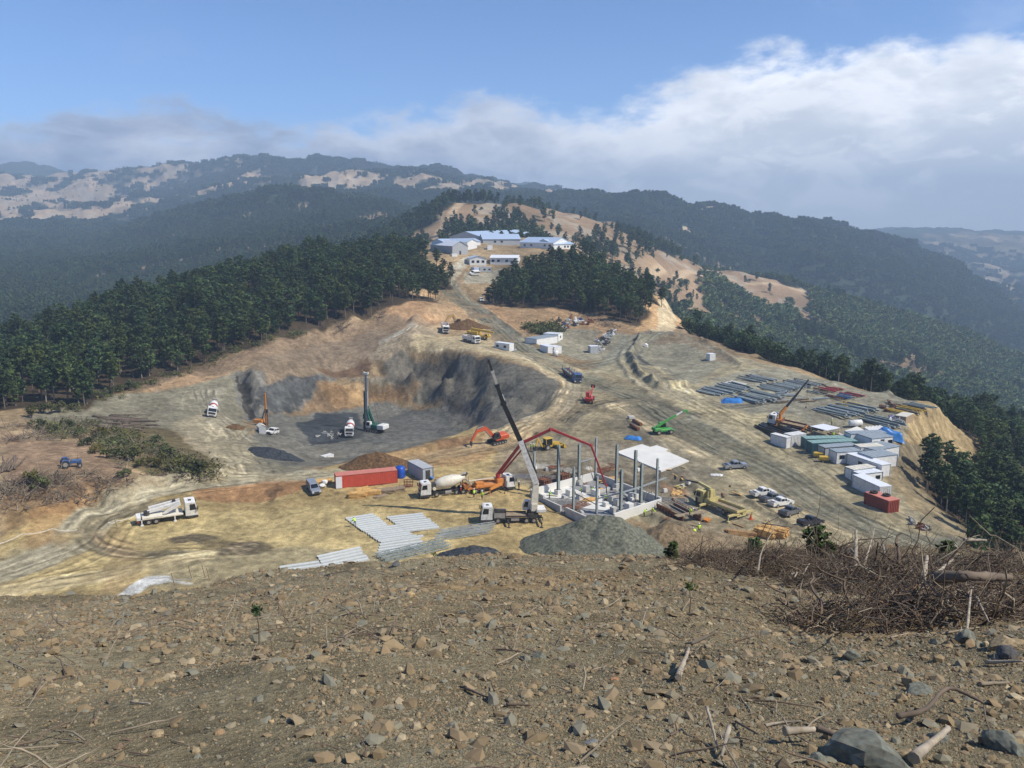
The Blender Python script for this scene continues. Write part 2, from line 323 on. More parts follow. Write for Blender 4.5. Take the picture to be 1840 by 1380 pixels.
PILES += [(16.5, 32, 5.5, 2.6, .7), (20, 36, 8, 3, .5)]
# ------------------------------------------------------------------ naming, materials
def tag(o, label=None, cat=None, group=None, kind=None):
    if label: o['label'] = label
    if cat: o['category'] = cat
    if group: o['group'] = group
    if kind: o['kind'] = kind
    return o
MATS = {}
def mat(name, col, rough=.8, metal=0.0, var=.12, scale=1.5, bump=0.0, dirt=0.0, dirtcol=(.22, .17, .10), spec=.4, wave=None):
    if name in MATS: return MATS[name]
    m = bpy.data.materials.new(name); m.use_nodes = True; nt = m.node_tree; b = nt.nodes['Principled BSDF']
    tc = N(nt, 'ShaderNodeTexCoord')
    n = N(nt, 'ShaderNodeTexNoise'); n.inputs['Scale'].default_value = scale; n.inputs['Detail'].default_value = 5
    nt.links.new(tc.outputs['Object'], n.inputs['Vector'])
    f = maprange(nt, n.outputs['Fac'], .3, .7, 1 - var, 1 + var * .6, 'LINEAR')
    v = N(nt, 'ShaderNodeVectorMath'); v.operation = 'SCALE'; v.inputs[0].default_value = col; nt.links.new(f, v.inputs['Scale'])
    cc = v.outputs[0]
    if dirt:
        n2 = N(nt, 'ShaderNodeTexNoise'); n2.inputs['Scale'].default_value = scale * 1.9; n2.inputs['Detail'].default_value = 6; n2.inputs['Roughness'].default_value = .65
        nt.links.new(tc.outputs['Object'], n2.inputs['Vector'])
        cc = mix(nt, mth(nt, 'MULTIPLY', maprange(nt, n2.outputs['Fac'], .45, .72), dirt), cc, dirtcol)
    nt.links.new(cc, b.inputs['Base Color'])
    b.inputs['Roughness'].default_value = rough; b.inputs['Metallic'].default_value = metal; b.inputs['Specular IOR Level'].default_value = spec
    if bump or wave:
        bm = N(nt, 'ShaderNodeBump'); bm.inputs['Strength'].default_value = bump or .5
        src = n.outputs['Fac']
        nt.links.new(src, bm.inputs['Height']); nt.links.new(bm.outputs[0], b.inputs['Normal'])
    MATS[name] = m; return m

def mesh_np(name, V, F, m=None, smooth_=False, attr=None):
    me = bpy.data.meshes.new(name)
    V = np.asarray(V, np.float32); F = np.asarray(F, np.int32)
    k = F.shape[1]
    me.vertices.add(len(V)); me.vertices.foreach_set('co', V.ravel())
    me.loops.add(F.size); me.loops.foreach_set('vertex_index', F.ravel())
    me.polygons.add(len(F)); me.polygons.foreach_set('loop_start', np.arange(0, F.size, k, dtype=np.int32))
    me.polygons.foreach_set('loop_total', np.full(len(F), k, np.int32))
    if smooth_: me.polygons.foreach_set('use_smooth', np.ones(len(F), bool))
    me.update(calc_edges=True)
    if attr is not None:
        a = me.attributes.new('Col', 'FLOAT_COLOR', 'POINT')
        c4 = np.ones((len(V), 4), np.float32); c4[:, :3] = attr; a.data.foreach_set('color', c4.ravel())
    if m: me.materials.append(m)
    return me

# ------------------------------------------------------------------ terrain sheet: zones of soil, rock, road
def wpoly(pts, far=False):
    if far: return np.array([((px - CX) / FPX * Y, Y) for px, Y in pts])
    o = []
    for p in pts: g = sg(*p); o.append((g.x, g.y))
    return np.array(o)
def inside(X, Y, pts):
    r = np.zeros(X.shape, bool); n = len(pts)
    for i in range(n):
        x0, y0 = pts[i]; x1, y1 = pts[(i + 1) % n]
        c_ = ((y0 > Y) != (y1 > Y)) & (X < (x1 - x0) * (Y - y0) / (y1 - y0 + 1e-12) + x0)
        r ^= c_
    return r
def spline(pts, n=6):
    p = [np.array(q, float) for q in pts]; p = [2 * p[0] - p[1]] + p + [2 * p[-1] - p[-2]]; out = []
    for i in range(1, len(p) - 2):
        for k in range(n):
            t = k / n
            out.append(.5 * (2*p[i] + (p[i+1]-p[i-1])*t + (2*p[i-1]-5*p[i]+4*p[i+1]-p[i+2])*t*t + (3*p[i]-p[i-1]-3*p[i+1]+p[i+2])*t**3))
    out.append(p[-2]); return np.array(out)
def region(X, Y, poly, soft):
    """0..1 mask of a ground polygon with a soft edge; soft in metres"""
    m = np.zeros(X.shape); x0, y0 = poly.min(0) - soft * 2; x1, y1 = poly.max(0) + soft * 2
    k = (X > x0) & (X < x1) & (Y > y0) & (Y < y1)
    if not k.any(): return m
    xs, ys = X[k], Y[k]; d = segdist(xs, ys, poly, True); d = np.where(inside(xs, ys, poly), d, -d)
    m[k] = smooth(-soft, soft, d); return m
def stroke(X, Y, pts, w, soft):
    m = np.zeros(X.shape); x0, y0 = pts.min(0) - w - soft; x1, y1 = pts.max(0) + w + soft
    k = (X > x0) & (X < x1) & (Y > y0) & (Y < y1)
    if not k.any(): return m
    d = segdist(X[k], Y[k], pts, False); m[k] = 1 - smooth(w - soft, w + soft, d); return m

TAN = (.37, .28, .13); SAND = (.46, .365, .175); GREY = (.215, .20, .14); GREYD = (.135, .13, .105); DARK = (.052, .058, .062)
BROWN = (.20, .125, .065); ORANGE = (.33, .19, .085); RED = (.235, .16, .10); PALE = (.46, .38, .23); FLOOR = (.06, .045, .028); WHITE = (.6, .6, .55)
ZONES = [
 # polygon in photo pixels, colour, softness (m), opacity
 ([(0,1075),(0,930),(90,905),(190,905),(330,860),(560,850),(700,790),(1010,700),(1010,1000),(300,1080)], TAN, 4, 1),
 ([(0,985),(150,930),(250,920),(600,905),(860,945),(800,1000),(300,1050),(0,1070)], SAND, 5, .75),
 ([(300,1010),(520,985),(760,1000),(900,980),(700,1010),(420,1050),(240,1066)], GREY, 3, .55),
 ([(0,1000),(90,960),(60,1010),(0,1040)], GREY, 3, .5),
 # clearing and bank, left
 ([(0,775),(80,790),(170,800),(230,830),(230,860),(120,880),(0,880)], RED, 3, .9),
 ([(0,880),(140,872),(250,862),(200,890),(120,920),(0,960)], BROWN, 2.5, .7),
 ([(60,905),(170,890),(150,930),(110,990),(40,985)], ORANGE, 3, .5),
 ([(170,760),(300,770),(430,850),(330,862),(200,830)], (.12, .10, .05), 3, .8),
 # forest-edge dirt
 ([(230,700),(300,660),(420,640),(560,590),(700,550),(790,545),(800,580),(720,600),(640,650),(420,665),(290,700)], (.215,.155,.10), 3, .85),
 ([(250,702),(330,672),(400,672),(370,688),(290,705)], (.40,.27,.155), 2, .8),
 ([(660,560),(740,540),(900,545),(960,590),(860,600),(760,575)], (.37,.23,.12), 3, .7),
 # levelled grey ground
 ([(30,750),(170,712),(300,702),(420,672),(438,750),(440,780),(560,845),(430,858),(380,800),(300,770),(150,765)], GREY, 3, .95),
 ([(300,760),(400,740),(460,800),(440,850),(390,830)], (.33,.285,.185), 4, .8),
 # hillside between
 ([(440,665),(560,620),(680,590),(760,600),(690,640),(640,668),(560,680),(470,700)], (.20,.155,.105), 3, .85),
 ([(700,600),(745,580),(800,600),(760,622),(700,650),(664,648)], (.30,.25,.17), 2, .7),
 ([(560,660),(660,640),(665,668),(600,678)], (.14,.085,.05), 1.5, .8),
 # cut bank beside the yard, trodden mess round the foundation
 ([(340,880),(460,862),(560,860),(545,880),(480,903),(355,900)], (.30,.165,.08), 1.2, .85),
 ([(480,888),(500,870),(510,880),(495,905)], (.13,.08,.045), .8, .8),
 # pit
 ([(416,672),(452,664),(480,690),(575,672),(610,678),(540,735),(462,752),(436,752)], (.17,.168,.145), 2, .9),
 ([(690,650),(720,625),(850,638),(1000,678),(1012,712),(985,742),(900,752),(860,700),(690,680)], (.125,.115,.092), 2, .95),
 ([(800,640),(900,650),(1000,690),(990,735),(900,715),(860,700)], GREYD, 3, .7),
 ([(580,678),(725,684),(725,724),(690,722),(560,744),(520,745)], (.22,.15,.085), 2, .9),
 ([(740,686),(900,720),(960,752),(870,776),(850,764),(780,724)], (.105,.10,.09), 2, .9),
 ([(600,676),(690,676),(860,700),(960,735),(985,742),(930,757),(870,722),(760,692)], (.20,.185,.14), 1, .7),
 ([(460,752),(560,742),(690,720),(800,730),(850,765),(760,800),(620,835),(520,838),(450,790)], (.15,.148,.125), 2, .95),
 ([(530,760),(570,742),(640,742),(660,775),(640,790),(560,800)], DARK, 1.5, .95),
 ([(640,770),(740,730),(800,745),(830,775),(700,800),(640,790)], (.085,.088,.085), 3, .55),
 ([(450,790),(520,790),(620,812),(610,835),(560,840),(480,830)], (.17,.16,.125), 2, .8),
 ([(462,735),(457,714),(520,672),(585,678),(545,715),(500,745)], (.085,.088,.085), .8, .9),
 ([(424,678),(438,686),(450,715),(453,754),(441,754),(434,715)], (.045,.042,.038), .6, .9),  # gully: its shadow is painted into the ground colour as near black
 ([(575,700),(600,686),(760,690),(740,722),(690,720),(600,730)], (.29,.175,.08), 1.5, .5),
 ([(620,690),(650,688),(655,724),(625,728)], (.40,.27,.13), 1.2, .6),
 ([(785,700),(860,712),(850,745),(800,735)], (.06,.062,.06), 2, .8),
 # mounded soil in front of the pit
 ([(600,838),(700,812),(870,776),(900,800),(860,830),(640,860)], (.29,.185,.09), 2, .8),
 ([(745,800),(820,790),(850,780),(830,800),(790,815)], (.17,.10,.055), 1.5, .7),
 # roads up and the camp
 ([(740,600),(860,600),(960,630),(1060,670),(1050,700),(1010,690),(950,655),(850,632),(740,620)], PALE, 2.5, .8),
 ([(900,540),(1060,545),(1180,590),(1180,620),(1100,640),(960,610),(900,570)], (.33,.22,.12), 3, .8),
 ([(960,585),(1060,592),(1130,600),(1140,632),(1060,650),(980,630)], (.25,.235,.17), 2.5, .9),
 ([(1120,605),(1190,590),(1230,600),(1170,625),(1100,670),(1060,665)], (.215,.215,.165), 1.5, .8),
 ([(760,560),(830,500),(850,545),(960,620),(900,625),(850,590)], (.40,.28,.155), 3, .6),
 ([(835,490),(900,480),(905,505),(830,510)], (.30,.28,.21), 1.5, .9),
 # central hard-standing
 ([(1000,700),(1060,665),(1160,620),(1330,640),(1690,735),(1600,780),(1600,860),(1740,985),(1500,985),(1200,950),(900,860),(930,800)], (.315,.28,.18), 4, .85),
 ([(1000,700),(1100,670),(1200,720),(1300,790),(1150,800),(1000,790),(940,790)], (.215,.175,.105), 5, .6),
 ([(1130,730),(1200,740),(1300,850),(1250,870),(1130,790),(1090,760)], (.165,.145,.105), 3, .6),
 ([(1150,618),(1240,605),(1320,640),(1250,690),(1180,690),(1140,650)], (.25,.235,.17), 2, .9),
 ([(1130,640),(1150,618),(1160,650),(1200,675),(1230,690),(1180,692),(1140,670)], (.075,.078,.07), 1.0, 1),
 ([(1150,612),(1240,600),(1330,640),(1310,655),(1240,618)], (.22,.17,.11), 1.5, .7),
 ([(1280,680),(1400,660),(1690,735),(1640,775),(1380,770),(1270,700)], (.235,.225,.17), 3, .8),
 ([(1360,760),(1640,760),(1610,800),(1540,810),(1380,800)], (.27,.245,.18), 3, .8),
 ([(1280,870),(1500,880),(1700,970),(1500,985),(1300,960)], (.36,.30,.18), 4, .7),
 ([(900,790),(1110,790),(1240,850),(1230,930),(1000,900),(880,840)], (.19,.16,.115), 3, .7),
 ([(930,850),(1000,835),(1110,845),(1180,870),(1240,880),(1230,900),(1180,880),(1070,855),(960,885)], (.15,.12,.08), 1.5, .85),
 ([(1190,862),(1240,870),(1245,895),(1200,890)], (.36,.22,.12), 1.2, .7),
 ([(960,838),(1000,835),(1060,838),(1060,846),(990,850)], (.45,.43,.38), .8, .7),
 ([(1180,930),(1340,940),(1340,985),(1180,985)], (.21,.165,.105), 2, .6),
 # road over the edge
 ([(1180,520),(1215,530),(1225,560),(1212,596),(1172,596),(1184,560)], (.52,.42,.26), .8, .95),
 ([(1160,545),(1185,530),(1182,592),(1140,597)], (.46,.30,.15), 1, .9),
 ([(1212,535),(1235,560),(1225,592),(1212,592)], (.40,.26,.14), 1, .8),
 # fill slope on the right
 ([(1640,752),(1692,736),(1786,832),(1740,830),(1690,800),(1650,800),(1615,790)], (.40,.30,.155), 1.5, .95),
 ([(1600,800),(1660,800),(1720,880),(1760,985),(1700,970),(1620,900)], (.235,.195,.12), 2, .85),
 ([(1605,850),(1650,900),(1665,930),(1620,905)], (.32,.25,.14), 1.5, .7),
 ([(1650,965),(1700,960),(1760,992),(1700,1000)], (.20,.20,.16), 1.5, .8),
]
# tracks: line, colour, half width (m), softness, opacity
TRACKS = [
 ([(0,1030),(120,985),(160,940),(220,900),(330,868),(460,856),(560,850),(700,838)], (.36,.32,.215), 3.6, 1.2, .95),
 ([(300,905),(200,930),(150,960),(180,985),(260,997),(400,990),(440,985)], (.17,.145,.09), 1.7, .7, 1),
 ([(320,970),(350,965),(400,978),(450,985)], (.13,.105,.065), 1.8, .8, .9),
 ([(400,985),(455,985)], (.13,.105,.065), 3.2, 1, .9),
 ([(0,1062),(200,1030),(370,995)], (.56,.46,.26), 2.2, 1, .8),
 ([(210,1060),(230,1000),(190,960)], (.36,.25,.13), 2.5, 1.2, .35),
 ([(700,838),(800,815),(900,795),(960,770),(1010,735)], (.36,.27,.155), 3, 1.5, .7),
 ([(800,510),(835,545),(880,580),(930,620),(1000,660),(1080,690),(1160,720),(1260,780),(1400,850),(1550,940),(1680,1000)], (.165,.16,.115), 5.5, 2.0, .75),
 ([(812,500),(850,545),(895,585),(950,625),(1020,655),(1110,645),(1160,615),(1200,596)], (.20,.195,.145), 2.6, 1.2, .7),
 ([(1000,790),(1060,735),(1150,720),(1260,750)], (.155,.14,.10), 1.4, .8, .7),
 ([(1010,735),(1030,700),(1010,665),(940,640),(860,622)], (.30,.26,.18), 2.5, 1.2, .6),
 ([(1120,745),(1230,860),(1330,930),(1450,960)], (.15,.135,.10), 1.5, .9, .5),
 ([(1330,890),(1380,915),(1430,945),(1490,955)], (.13,.105,.07), .7, .4, .8),
 ([(1160,660),(1230,715),(1330,750),(1400,752)], (.42,.36,.215), 5, 2.5, .8),
 ([(1190,700),(1300,730),(1420,720),(1480,745)], (.22,.20,.15), 3, 1.5, .5),
 ([(1700,970),(1560,905),(1420,820),(1300,745)], (.14,.135,.10), .6, .4, .5),
 ([(1255,722),(1355,785),(1475,862),(1605,948)], (.42,.355,.21), 2.0, 1.0, .55),
 ([(1100,728),(1180,775),(1290,835),(1400,900),(1500,955)], (.40,.33,.20), 2.0, 1.2, .55),
 ([(1012,700),(985,742),(930,765),(880,790)], (.33,.27,.17), 2.2, 1.0, .7),
 ([(450,800),(420,780),(380,740),(375,700)], (.30,.275,.20), 4, 2, .6),
 ([(440,850),(410,810),(400,770)], (.37,.32,.205), 5, 2.5, .6),
 ([(1660,985),(1520,915),(1380,830),(1260,760),(1150,705)], (.13,.125,.095), .5, .4, .5),
 ([(905,545),(1000,560),(1080,590),(1078,612)], (.42,.28,.155), 1.6, .8, .8),
 ([(800,510),(815,490),(835,470),(850,462)], (.34,.31,.23), 3, 1, .9),
 ([(800,470),(780,500),(765,540)], (.45,.29,.15), 3.5, 1.5, .6),
 ([(690,612),(720,596),(740,585)], (.33,.30,.23), 2.4, 1.0, .7),
 ([(1120,660),(1150,690),(1200,700),(1180,675),(1140,640),(1160,615)], (.24,.22,.165), 1.0, .6, .6),
 ([(1225,600),(1300,630),(1390,665)], (.26,.23,.16), 1.4, .7, .7),
 ([(230,1068),(262,1045),(290,1043)], WHITE, 1.5, .5, .9),
 ([(262,1043),(345,1048)], WHITE, .35, .25, .7),
]
# far slopes: (px, depth m) polygons of bare ground among the woods
BARE = [
 ([(-400,2050),(60,2000),(180,2150),(270,2400),(230,3000),(200,3600),(-400,3600)], 1.0),
 ([(200,2700),(260,2750),(380,2900),(330,3500),(200,3500)], .8),
 ([(230,2050),(330,2250),(440,2350),(420,2550),(300,2600),(200,2300)], .9),
 ([(420,2500),(520,2150),(640,2050),(700,2300),(690,2600),(560,2600),(480,2800)], 1.0),
 ([(380,2900),(560,2950),(560,3200),(380,3200)], .55),
 ([(690,2000),(800,1950),(900,2300),(1160,2700),(1160,3300),(860,2900),(700,2550)], .85),
 ([(775,730),(800,690),(835,770),(820,880),(770,850)], .95),
 ([(830,800),(900,760),(1010,840),(1150,1050),(1150,1300),(900,1200),(840,950)], .9),
 ([(1030,560),(1100,640),(1180,640),(1160,800),(1060,760),(960,660)], .75),
 ([(1080,880),(1200,760),(1260,760),(1240,830),(1150,960)], .7),
 ([(1180,700),(1300,930),(1440,950),(1475,1110),(1330,1150),(1190,900)], 1.0),
 ([(770,660),(900,650),(1060,650),(1130,700),(1180,800),(1160,1400),(900,1300),(770,1000)], .8),
 ([(1690,2100),(1840,2000),(2200,2000),(2200,4300),(1750,4200),(1640,3600)], .55),
 ([(1220,1850),(1330,1900),(1330,1960),(1220,1960)], .7),
]
FARTRACK = [([(1170,760),(1220,870),(1280,985),(1340,1010),(1400,1030),(1445,1060)], 4), ([(790,700),(785,740),(810,790),(830,850)], 4), ([(1180,1560),(1230,1700)], 6)]

def build_terrain():
    uu = np.concatenate([np.linspace(-1.7, -.72, 90, endpoint=False), np.linspace(-.72, .72, 1150), np.linspace(.72, 1.7, 91)[1:]])
    yy = np.concatenate([np.exp(np.linspace(math.log(1.3), math.log(52), 420, endpoint=False)), np.exp(np.linspace(math.log(52), math.log(100), 60, endpoint=False)),
                         np.exp(np.linspace(math.log(100), math.log(600), 900, endpoint=False)), np.exp(np.linspace(math.log(600), math.log(6400), 400))])
    U, Y = np.meshgrid(uu, yy); X = U * Y
    Z = base_h(X, Y)
    # small relief on worked ground
    Z = Z + (fbm(X / 4, Y / 4, 3, 71) * .28) * smooth(90, 140, Y) * (1 - smooth(400, 700, Y))
    sh = X.shape; x = X.ravel(); y = Y.ravel(); z = Z.ravel()
    wx = x + fbm(x / 4, y / 4, 5, 81) * 2.2; wy = y + fbm(x / 4 + 40, y / 4, 5, 85) * 2.2
    n1 = fbm(x / 30, y / 30, 5, 91)[:, None]; n2 = fbm(x / 5, y / 5, 4, 95)[:, None]
    col = np.array((.27, .20, .115)) * (1 + .5 * n1) * np.ones((len(x), 1))
    near = (y > 85) & (y < 620)
    idx = np.where(near)[0]; xs, ys = wx[idx], wy[idx]; cc = col[idx]
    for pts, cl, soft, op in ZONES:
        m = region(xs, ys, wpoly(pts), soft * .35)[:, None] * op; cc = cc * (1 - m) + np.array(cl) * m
    xs2 = x[idx] + (xs - x[idx]) * .3; ys2 = y[idx] + (ys - y[idx]) * .3
    for pts, cl, w, soft, op in TRACKS:
        p = spline([tuple(sg(*q)[:2]) for q in pts])
        m = stroke(xs2, ys2, p, w, soft * .6)[:, None] * op * np.clip(1 + 1.2 * n2[idx], .3, 1.2); m = np.clip(m, 0, 1); cc = cc * (1 - m) + np.array(cl) * m
    # pairs of wheel marks wandering along the haul roads
    for pts, cl, w, soft, op in [t_ for t_ in TRACKS if t_[2] >= 1.3 and t_[4] > .45][:22]:
        p = spline([tuple(sg(*q)[:2]) for q in pts]); d = np.gradient(p, axis=0); d /= np.linalg.norm(d, axis=1, keepdims=True) + 1e-9; nn_ = np.stack([-d[:, 1], d[:, 0]], 1); tt = np.linspace(0, 1, len(p))
        for q in range(8):
            off = rng.uniform(-1, 1) * (w + 1.5) + np.sin(tt * rng.uniform(2, 5) + rng.uniform(0, 6)) * w * .6; tone = rng.choice([.55, .7, 1.4, 1.3])
            for sd_ in (-1, 1):
                m = stroke(xs2, ys2, p + nn_ * (off + sd_ * 1.0)[:, None], .24, .2)[:, None] * np.clip(.7 + n2[idx] * 1.5, 0, 1) * .8; cc = cc * (1 + (tone - 1) * m)
    # wheel ruts: fine lanes that follow the worked ground
    lanes = fbm(x[idx] / 6 + y[idx] / 12, y[idx] / 7 - x[idx] / 16, 5, 101)[:, None]
    n3 = fbm(x[idx] / 1.3, y[idx] / 1.3, 3, 105)[:, None]; stp = smooth(.3, .8, bil(Sg, x[idx], y[idx]))[:, None]; n4 = fbm(x[idx] / 2.0 + y[idx] / 6, y[idx] / 6, 4, 107)[:, None]
    cc = cc * (1 + .22 * lanes) * (1 + .25 * n1[idx]) * (1 + .24 * n2[idx]) * (1 + .45 * n3) * (1 + .6 * n4 * stp)
    col[idx] = cc
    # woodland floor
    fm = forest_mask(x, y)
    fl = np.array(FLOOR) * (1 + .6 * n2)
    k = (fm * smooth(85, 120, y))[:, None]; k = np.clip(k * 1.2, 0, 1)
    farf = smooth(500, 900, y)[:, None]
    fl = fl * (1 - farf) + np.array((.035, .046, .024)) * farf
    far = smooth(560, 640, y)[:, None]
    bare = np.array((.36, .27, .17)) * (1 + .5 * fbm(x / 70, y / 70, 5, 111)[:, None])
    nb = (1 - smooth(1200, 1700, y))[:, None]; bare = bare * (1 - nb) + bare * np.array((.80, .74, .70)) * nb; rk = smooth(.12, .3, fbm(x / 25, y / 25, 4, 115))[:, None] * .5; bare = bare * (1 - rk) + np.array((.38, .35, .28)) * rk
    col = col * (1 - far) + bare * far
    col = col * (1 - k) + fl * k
    for pts, w in FARTRACK:
        m = stroke(x, y, spline(wpoly(pts, True)), w, w * .5)[:, None] * .8; col = col * (1 - m) + np.array((.5, .38, .24)) * m
    # the slope in front of the viewer
    f = (1 - smooth(80, 95, y))[:, None]
    g1 = fbm(x / 3, y / 5, 5, 121)[:, None]; g2 = fbm(x / 9, y / 9, 4, 125)[:, None]
    fgc = np.array((.25, .205, .12)) * (1 + .5 * g1 + .3 * g2)
    t = smooth(.0, .28, g2); fgc = fgc * (1 - t * .5) + np.array((.165, .155, .105)) * t * .5
    t = smooth(.12, .35, fbm(x / 7 + 9, y / 7, 4, 131)[:, None]); fgc = fgc * (1 - t * .6) + np.array((.30, .20, .095)) * t * .6
    br = np.clip(stroke(x, y, np.array([(12, 46), (30, 42), (60, 42)]), 9, 6)[:, None] * (.6 + 1.6 * g1), 0, 1); fgc = fgc * (1 - br * .75) + np.array((.075, .05, .035)) * br * .75
    col = col * (1 - f) + fgc * f
    col = np.clip(col, .01, .8)
    nr, nc = sh; ii = np.arange(nr - 1)[:, None] * nc + np.arange(nc - 1)[None]
    F = np.stack([ii, ii + 1, ii + nc + 1, ii + nc], -1).reshape(-1, 4)
    m = bpy.data.materials.new('soil'); m.use_nodes = True; nt = m.node_tree; b = nt.nodes['Principled BSDF']
    at = N(nt, 'ShaderNodeAttribute'); at.attribute_name = 'Col'
    tc = N(nt, 'ShaderNodeTexCoord')
    def nz(sc, det=6, rg=.6):
        n = N(nt, 'ShaderNodeTexNoise'); n.inputs['Scale'].default_value = sc; n.inputs['Detail'].default_value = det; n.inputs['Roughness'].default_value = rg
        nt.links.new(tc.outputs['Object'], n.inputs['Vector']); return n.outputs['Fac']
    a = nz(.9, 8, .7); b2 = nz(7, 6, .7); c2 = nz(.12, 6, .6); d2 = nz(32, 4, .7); f4 = maprange(nt, d2, .3, .7, .72, 1.28, 'LINEAR')
    f1 = maprange(nt, a, .3, .7, .62, 1.38, 'LINEAR'); f2 = maprange(nt, b2, .3, .7, .66, 1.34, 'LINEAR'); f3 = maprange(nt, c2, .3, .7, .85, 1.15, 'LINEAR')
    s = N(nt, 'ShaderNodeVectorMath'); s.operation = 'SCALE'; nt.links.new(at.outputs['Color'], s.inputs[0])
    nt.links.new(mth(nt, 'MULTIPLY', mth(nt, 'MULTIPLY', mth(nt, 'MULTIPLY', f1, f2), f3), f4), s.inputs['Scale'])
    nt.links.new(s.outputs[0], b.inputs['Base Color']); b.inputs['Roughness'].default_value = 1; b.inputs['Specular IOR Level'].default_value = .1
    bp = N(nt, 'ShaderNodeBump'); bp.inputs['Strength'].default_value = .8; bp.inputs['Distance'].default_value = .45
    nt.links.new(mth(nt, 'ADD', mth(nt, 'ADD', a, mth(nt, 'MULTIPLY', b2, .24)), mth(nt, 'MULTIPLY', d2, .06)), bp.inputs['Height']); nt.links.new(bp.outputs[0], b.inputs['Normal'])
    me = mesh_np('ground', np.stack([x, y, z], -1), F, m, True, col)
    o = bpy.data.objects.new('ground', me); COL.objects.link(o); tag(o, kind='structure'); return o

WOOD = [   # near woods, polygon in (px, depth): the wooded ridge, the copse by the camp, the slope right of the terrace
 ([(-500,150),(-60,205),(10,217),(130,216),(180,228),(250,250),(290,259),(330,269),(400,280),(480,294),(560,316),(630,330),(690,342),(720,350),(780,362),(775,372),(740,372),(690,392),(800,398),(802,420),(760,430),(755,470),(740,540),(700,600),(-500,600)], 1.0),
 ([(872,388),(930,372),(1000,362),(1080,356),(1145,338),(1162,348),(1170,400),(1170,470),(1120,520),(1060,520),(1052,455),(1000,440),(925,432),(885,412)], 1.0),
 ([(1243,352),(1290,322),(1350,300),(1430,285),(1500,262),(1600,250),(1690,243),(1720,236),(1775,252),(1800,205),(1700,178),(1760,142),(1830,118),(2400,60),(2700,600),(1500,600),(1460,600),(1250,600)], 1.0),
]
def forest_mask(x, y):
    wx = x + fbm(x / 12, y / 12, 3, 201) * 7; wy = y + fbm(x / 12 + 9, y / 12, 3, 205) * 7
    m = np.zeros(x.shape)
    for pts, op in WOOD: m = np.maximum(m, region(wx, wy, wpoly(pts, True), 2.0) * (y < 640))
    k = y >= 560
    xf, yf = x[k], y[k]; L = 120.0
    wx = xf + fbm(xf / L, yf / L, 4, 211) * L * .9; wy = yf + fbm(xf / L + 5, yf / L, 4, 215) * L * 1.6
    f = np.ones(xf.shape)
    for pts, op in BARE: f = f * (1 - region(wx, wy, wpoly(pts, True), 18.0) * op)
    n = fbm(xf / 90, yf / 150, 4, 221)
    f = np.clip(f + n * .55 * (f < .98), 0, 1); f = np.where(f > .30, f, f * .35)
    f = np.maximum(f, smooth(.2, .32, fbm(xf / 38, yf / 60, 4, 225)) * .75)
    f = f * np.where((fbm(xf / 42 + 3, yf / 60, 4, 229) > .24) & (yf < 1500), .25, 1.0)
    for pts, w in FARTRACK: f = f * (1 - stroke(xf, yf, spline(wpoly(pts, True)), w * 1.6, w * .5))
    w_ = smooth(560, 640, yf); m[k] = m[k] * (1 - w_) + f * w_
    # camp pad stays open
    return m
build_terrain()
# ------------------------------------------------------------------ vegetation and loose ground
def tubes(paths, radii, sides=4):
    """paths (n,k,3), radii (n,k) -> quads"""
    P = np.asarray(paths, float); Rr = np.asarray(radii, float); n, k, _ = P.shape
    d = np.gradient(P, axis=1); d /= np.linalg.norm(d, axis=2, keepdims=True) + 1e-9
    up = np.where(np.abs(d[..., 2:3]) > .8, np.array([1., 0, 0]), np.array([0, 0, 1.]))
    a = np.cross(d, up); a /= np.linalg.norm(a, axis=2, keepdims=True) + 1e-9; b = np.cross(d, a)
    an = np.arange(sides) * 2 * math.pi / sides
    V = P[:, :, None] + Rr[:, :, None, None] * (a[:, :, None] * np.cos(an)[None, None, :, None] + b[:, :, None] * np.sin(an)[None, None, :, None])
    base = (np.arange(n)[:, None, None] * k + np.arange(k - 1)[None, :, None]) * sides; j = np.arange(sides)[None, None]; j2 = (j + 1) % sides
    F = np.stack([base + j, base + j2, base + sides + j2, base + sides + j], -1).reshape(-1, 4)
    return V.reshape(-1, 3), F
def foliage_mat(name, col, var=.35):
    m = bpy.data.materials.new(name); m.use_nodes = True; nt = m.node_tree; b = nt.nodes['Principled BSDF']
    oi = N(nt, 'ShaderNodeObjectInfo'); tc = N(nt, 'ShaderNodeTexCoord')
    n = N(nt, 'ShaderNodeTexNoise'); n.inputs['Scale'].default_value = .9; n.inputs['Detail'].default_value = 4; nt.links.new(tc.outputs['Object'], n.inputs['Vector'])
    f = mth(nt, 'ADD', maprange(nt, oi.outputs['Random'], 0, 1, 1 - var, 1 + var, 'LINEAR'), maprange(nt, n.outputs['Fac'], .3, .7, -.3, .35, 'LINEAR'))
    hue = mix(nt, maprange(nt, mth(nt, 'FRACT', mth(nt, 'MULTIPLY', oi.outputs['Random'], 7.31)), .3, 1, 0, 1, 'LINEAR'), col, (col[0] * 1.45, col[1] * 1.12, col[2] * .8))
    v = N(nt, 'ShaderNodeVectorMath'); v.operation = 'SCALE'; nt.links.new(hue, v.inputs[0]); nt.links.new(f, v.inputs['Scale'])
    nt.links.new(v.outputs[0], b.inputs['Base Color']); b.inputs['Roughness'].default_value = .75; b.inputs['Specular IOR Level'].default_value = .15
    return m
M_PINE = foliage_mat('pine_needles', (.047, .080, .030)); M_BROAD = foliage_mat('broad_leaves', (.085, .13, .048)); M_MID = foliage_mat('dark_leaves', (.040, .070, .026)); M_SHRUB = foliage_mat('shrub_leaves', (.085, .10, .04))
M_BARK = mat('pine_bark', (.16, .125, .10), .95, scale=3, var=.3)
M_PALEBARK = mat('grey_bark', (.30, .27, .23), .95, scale=3, var=.3)
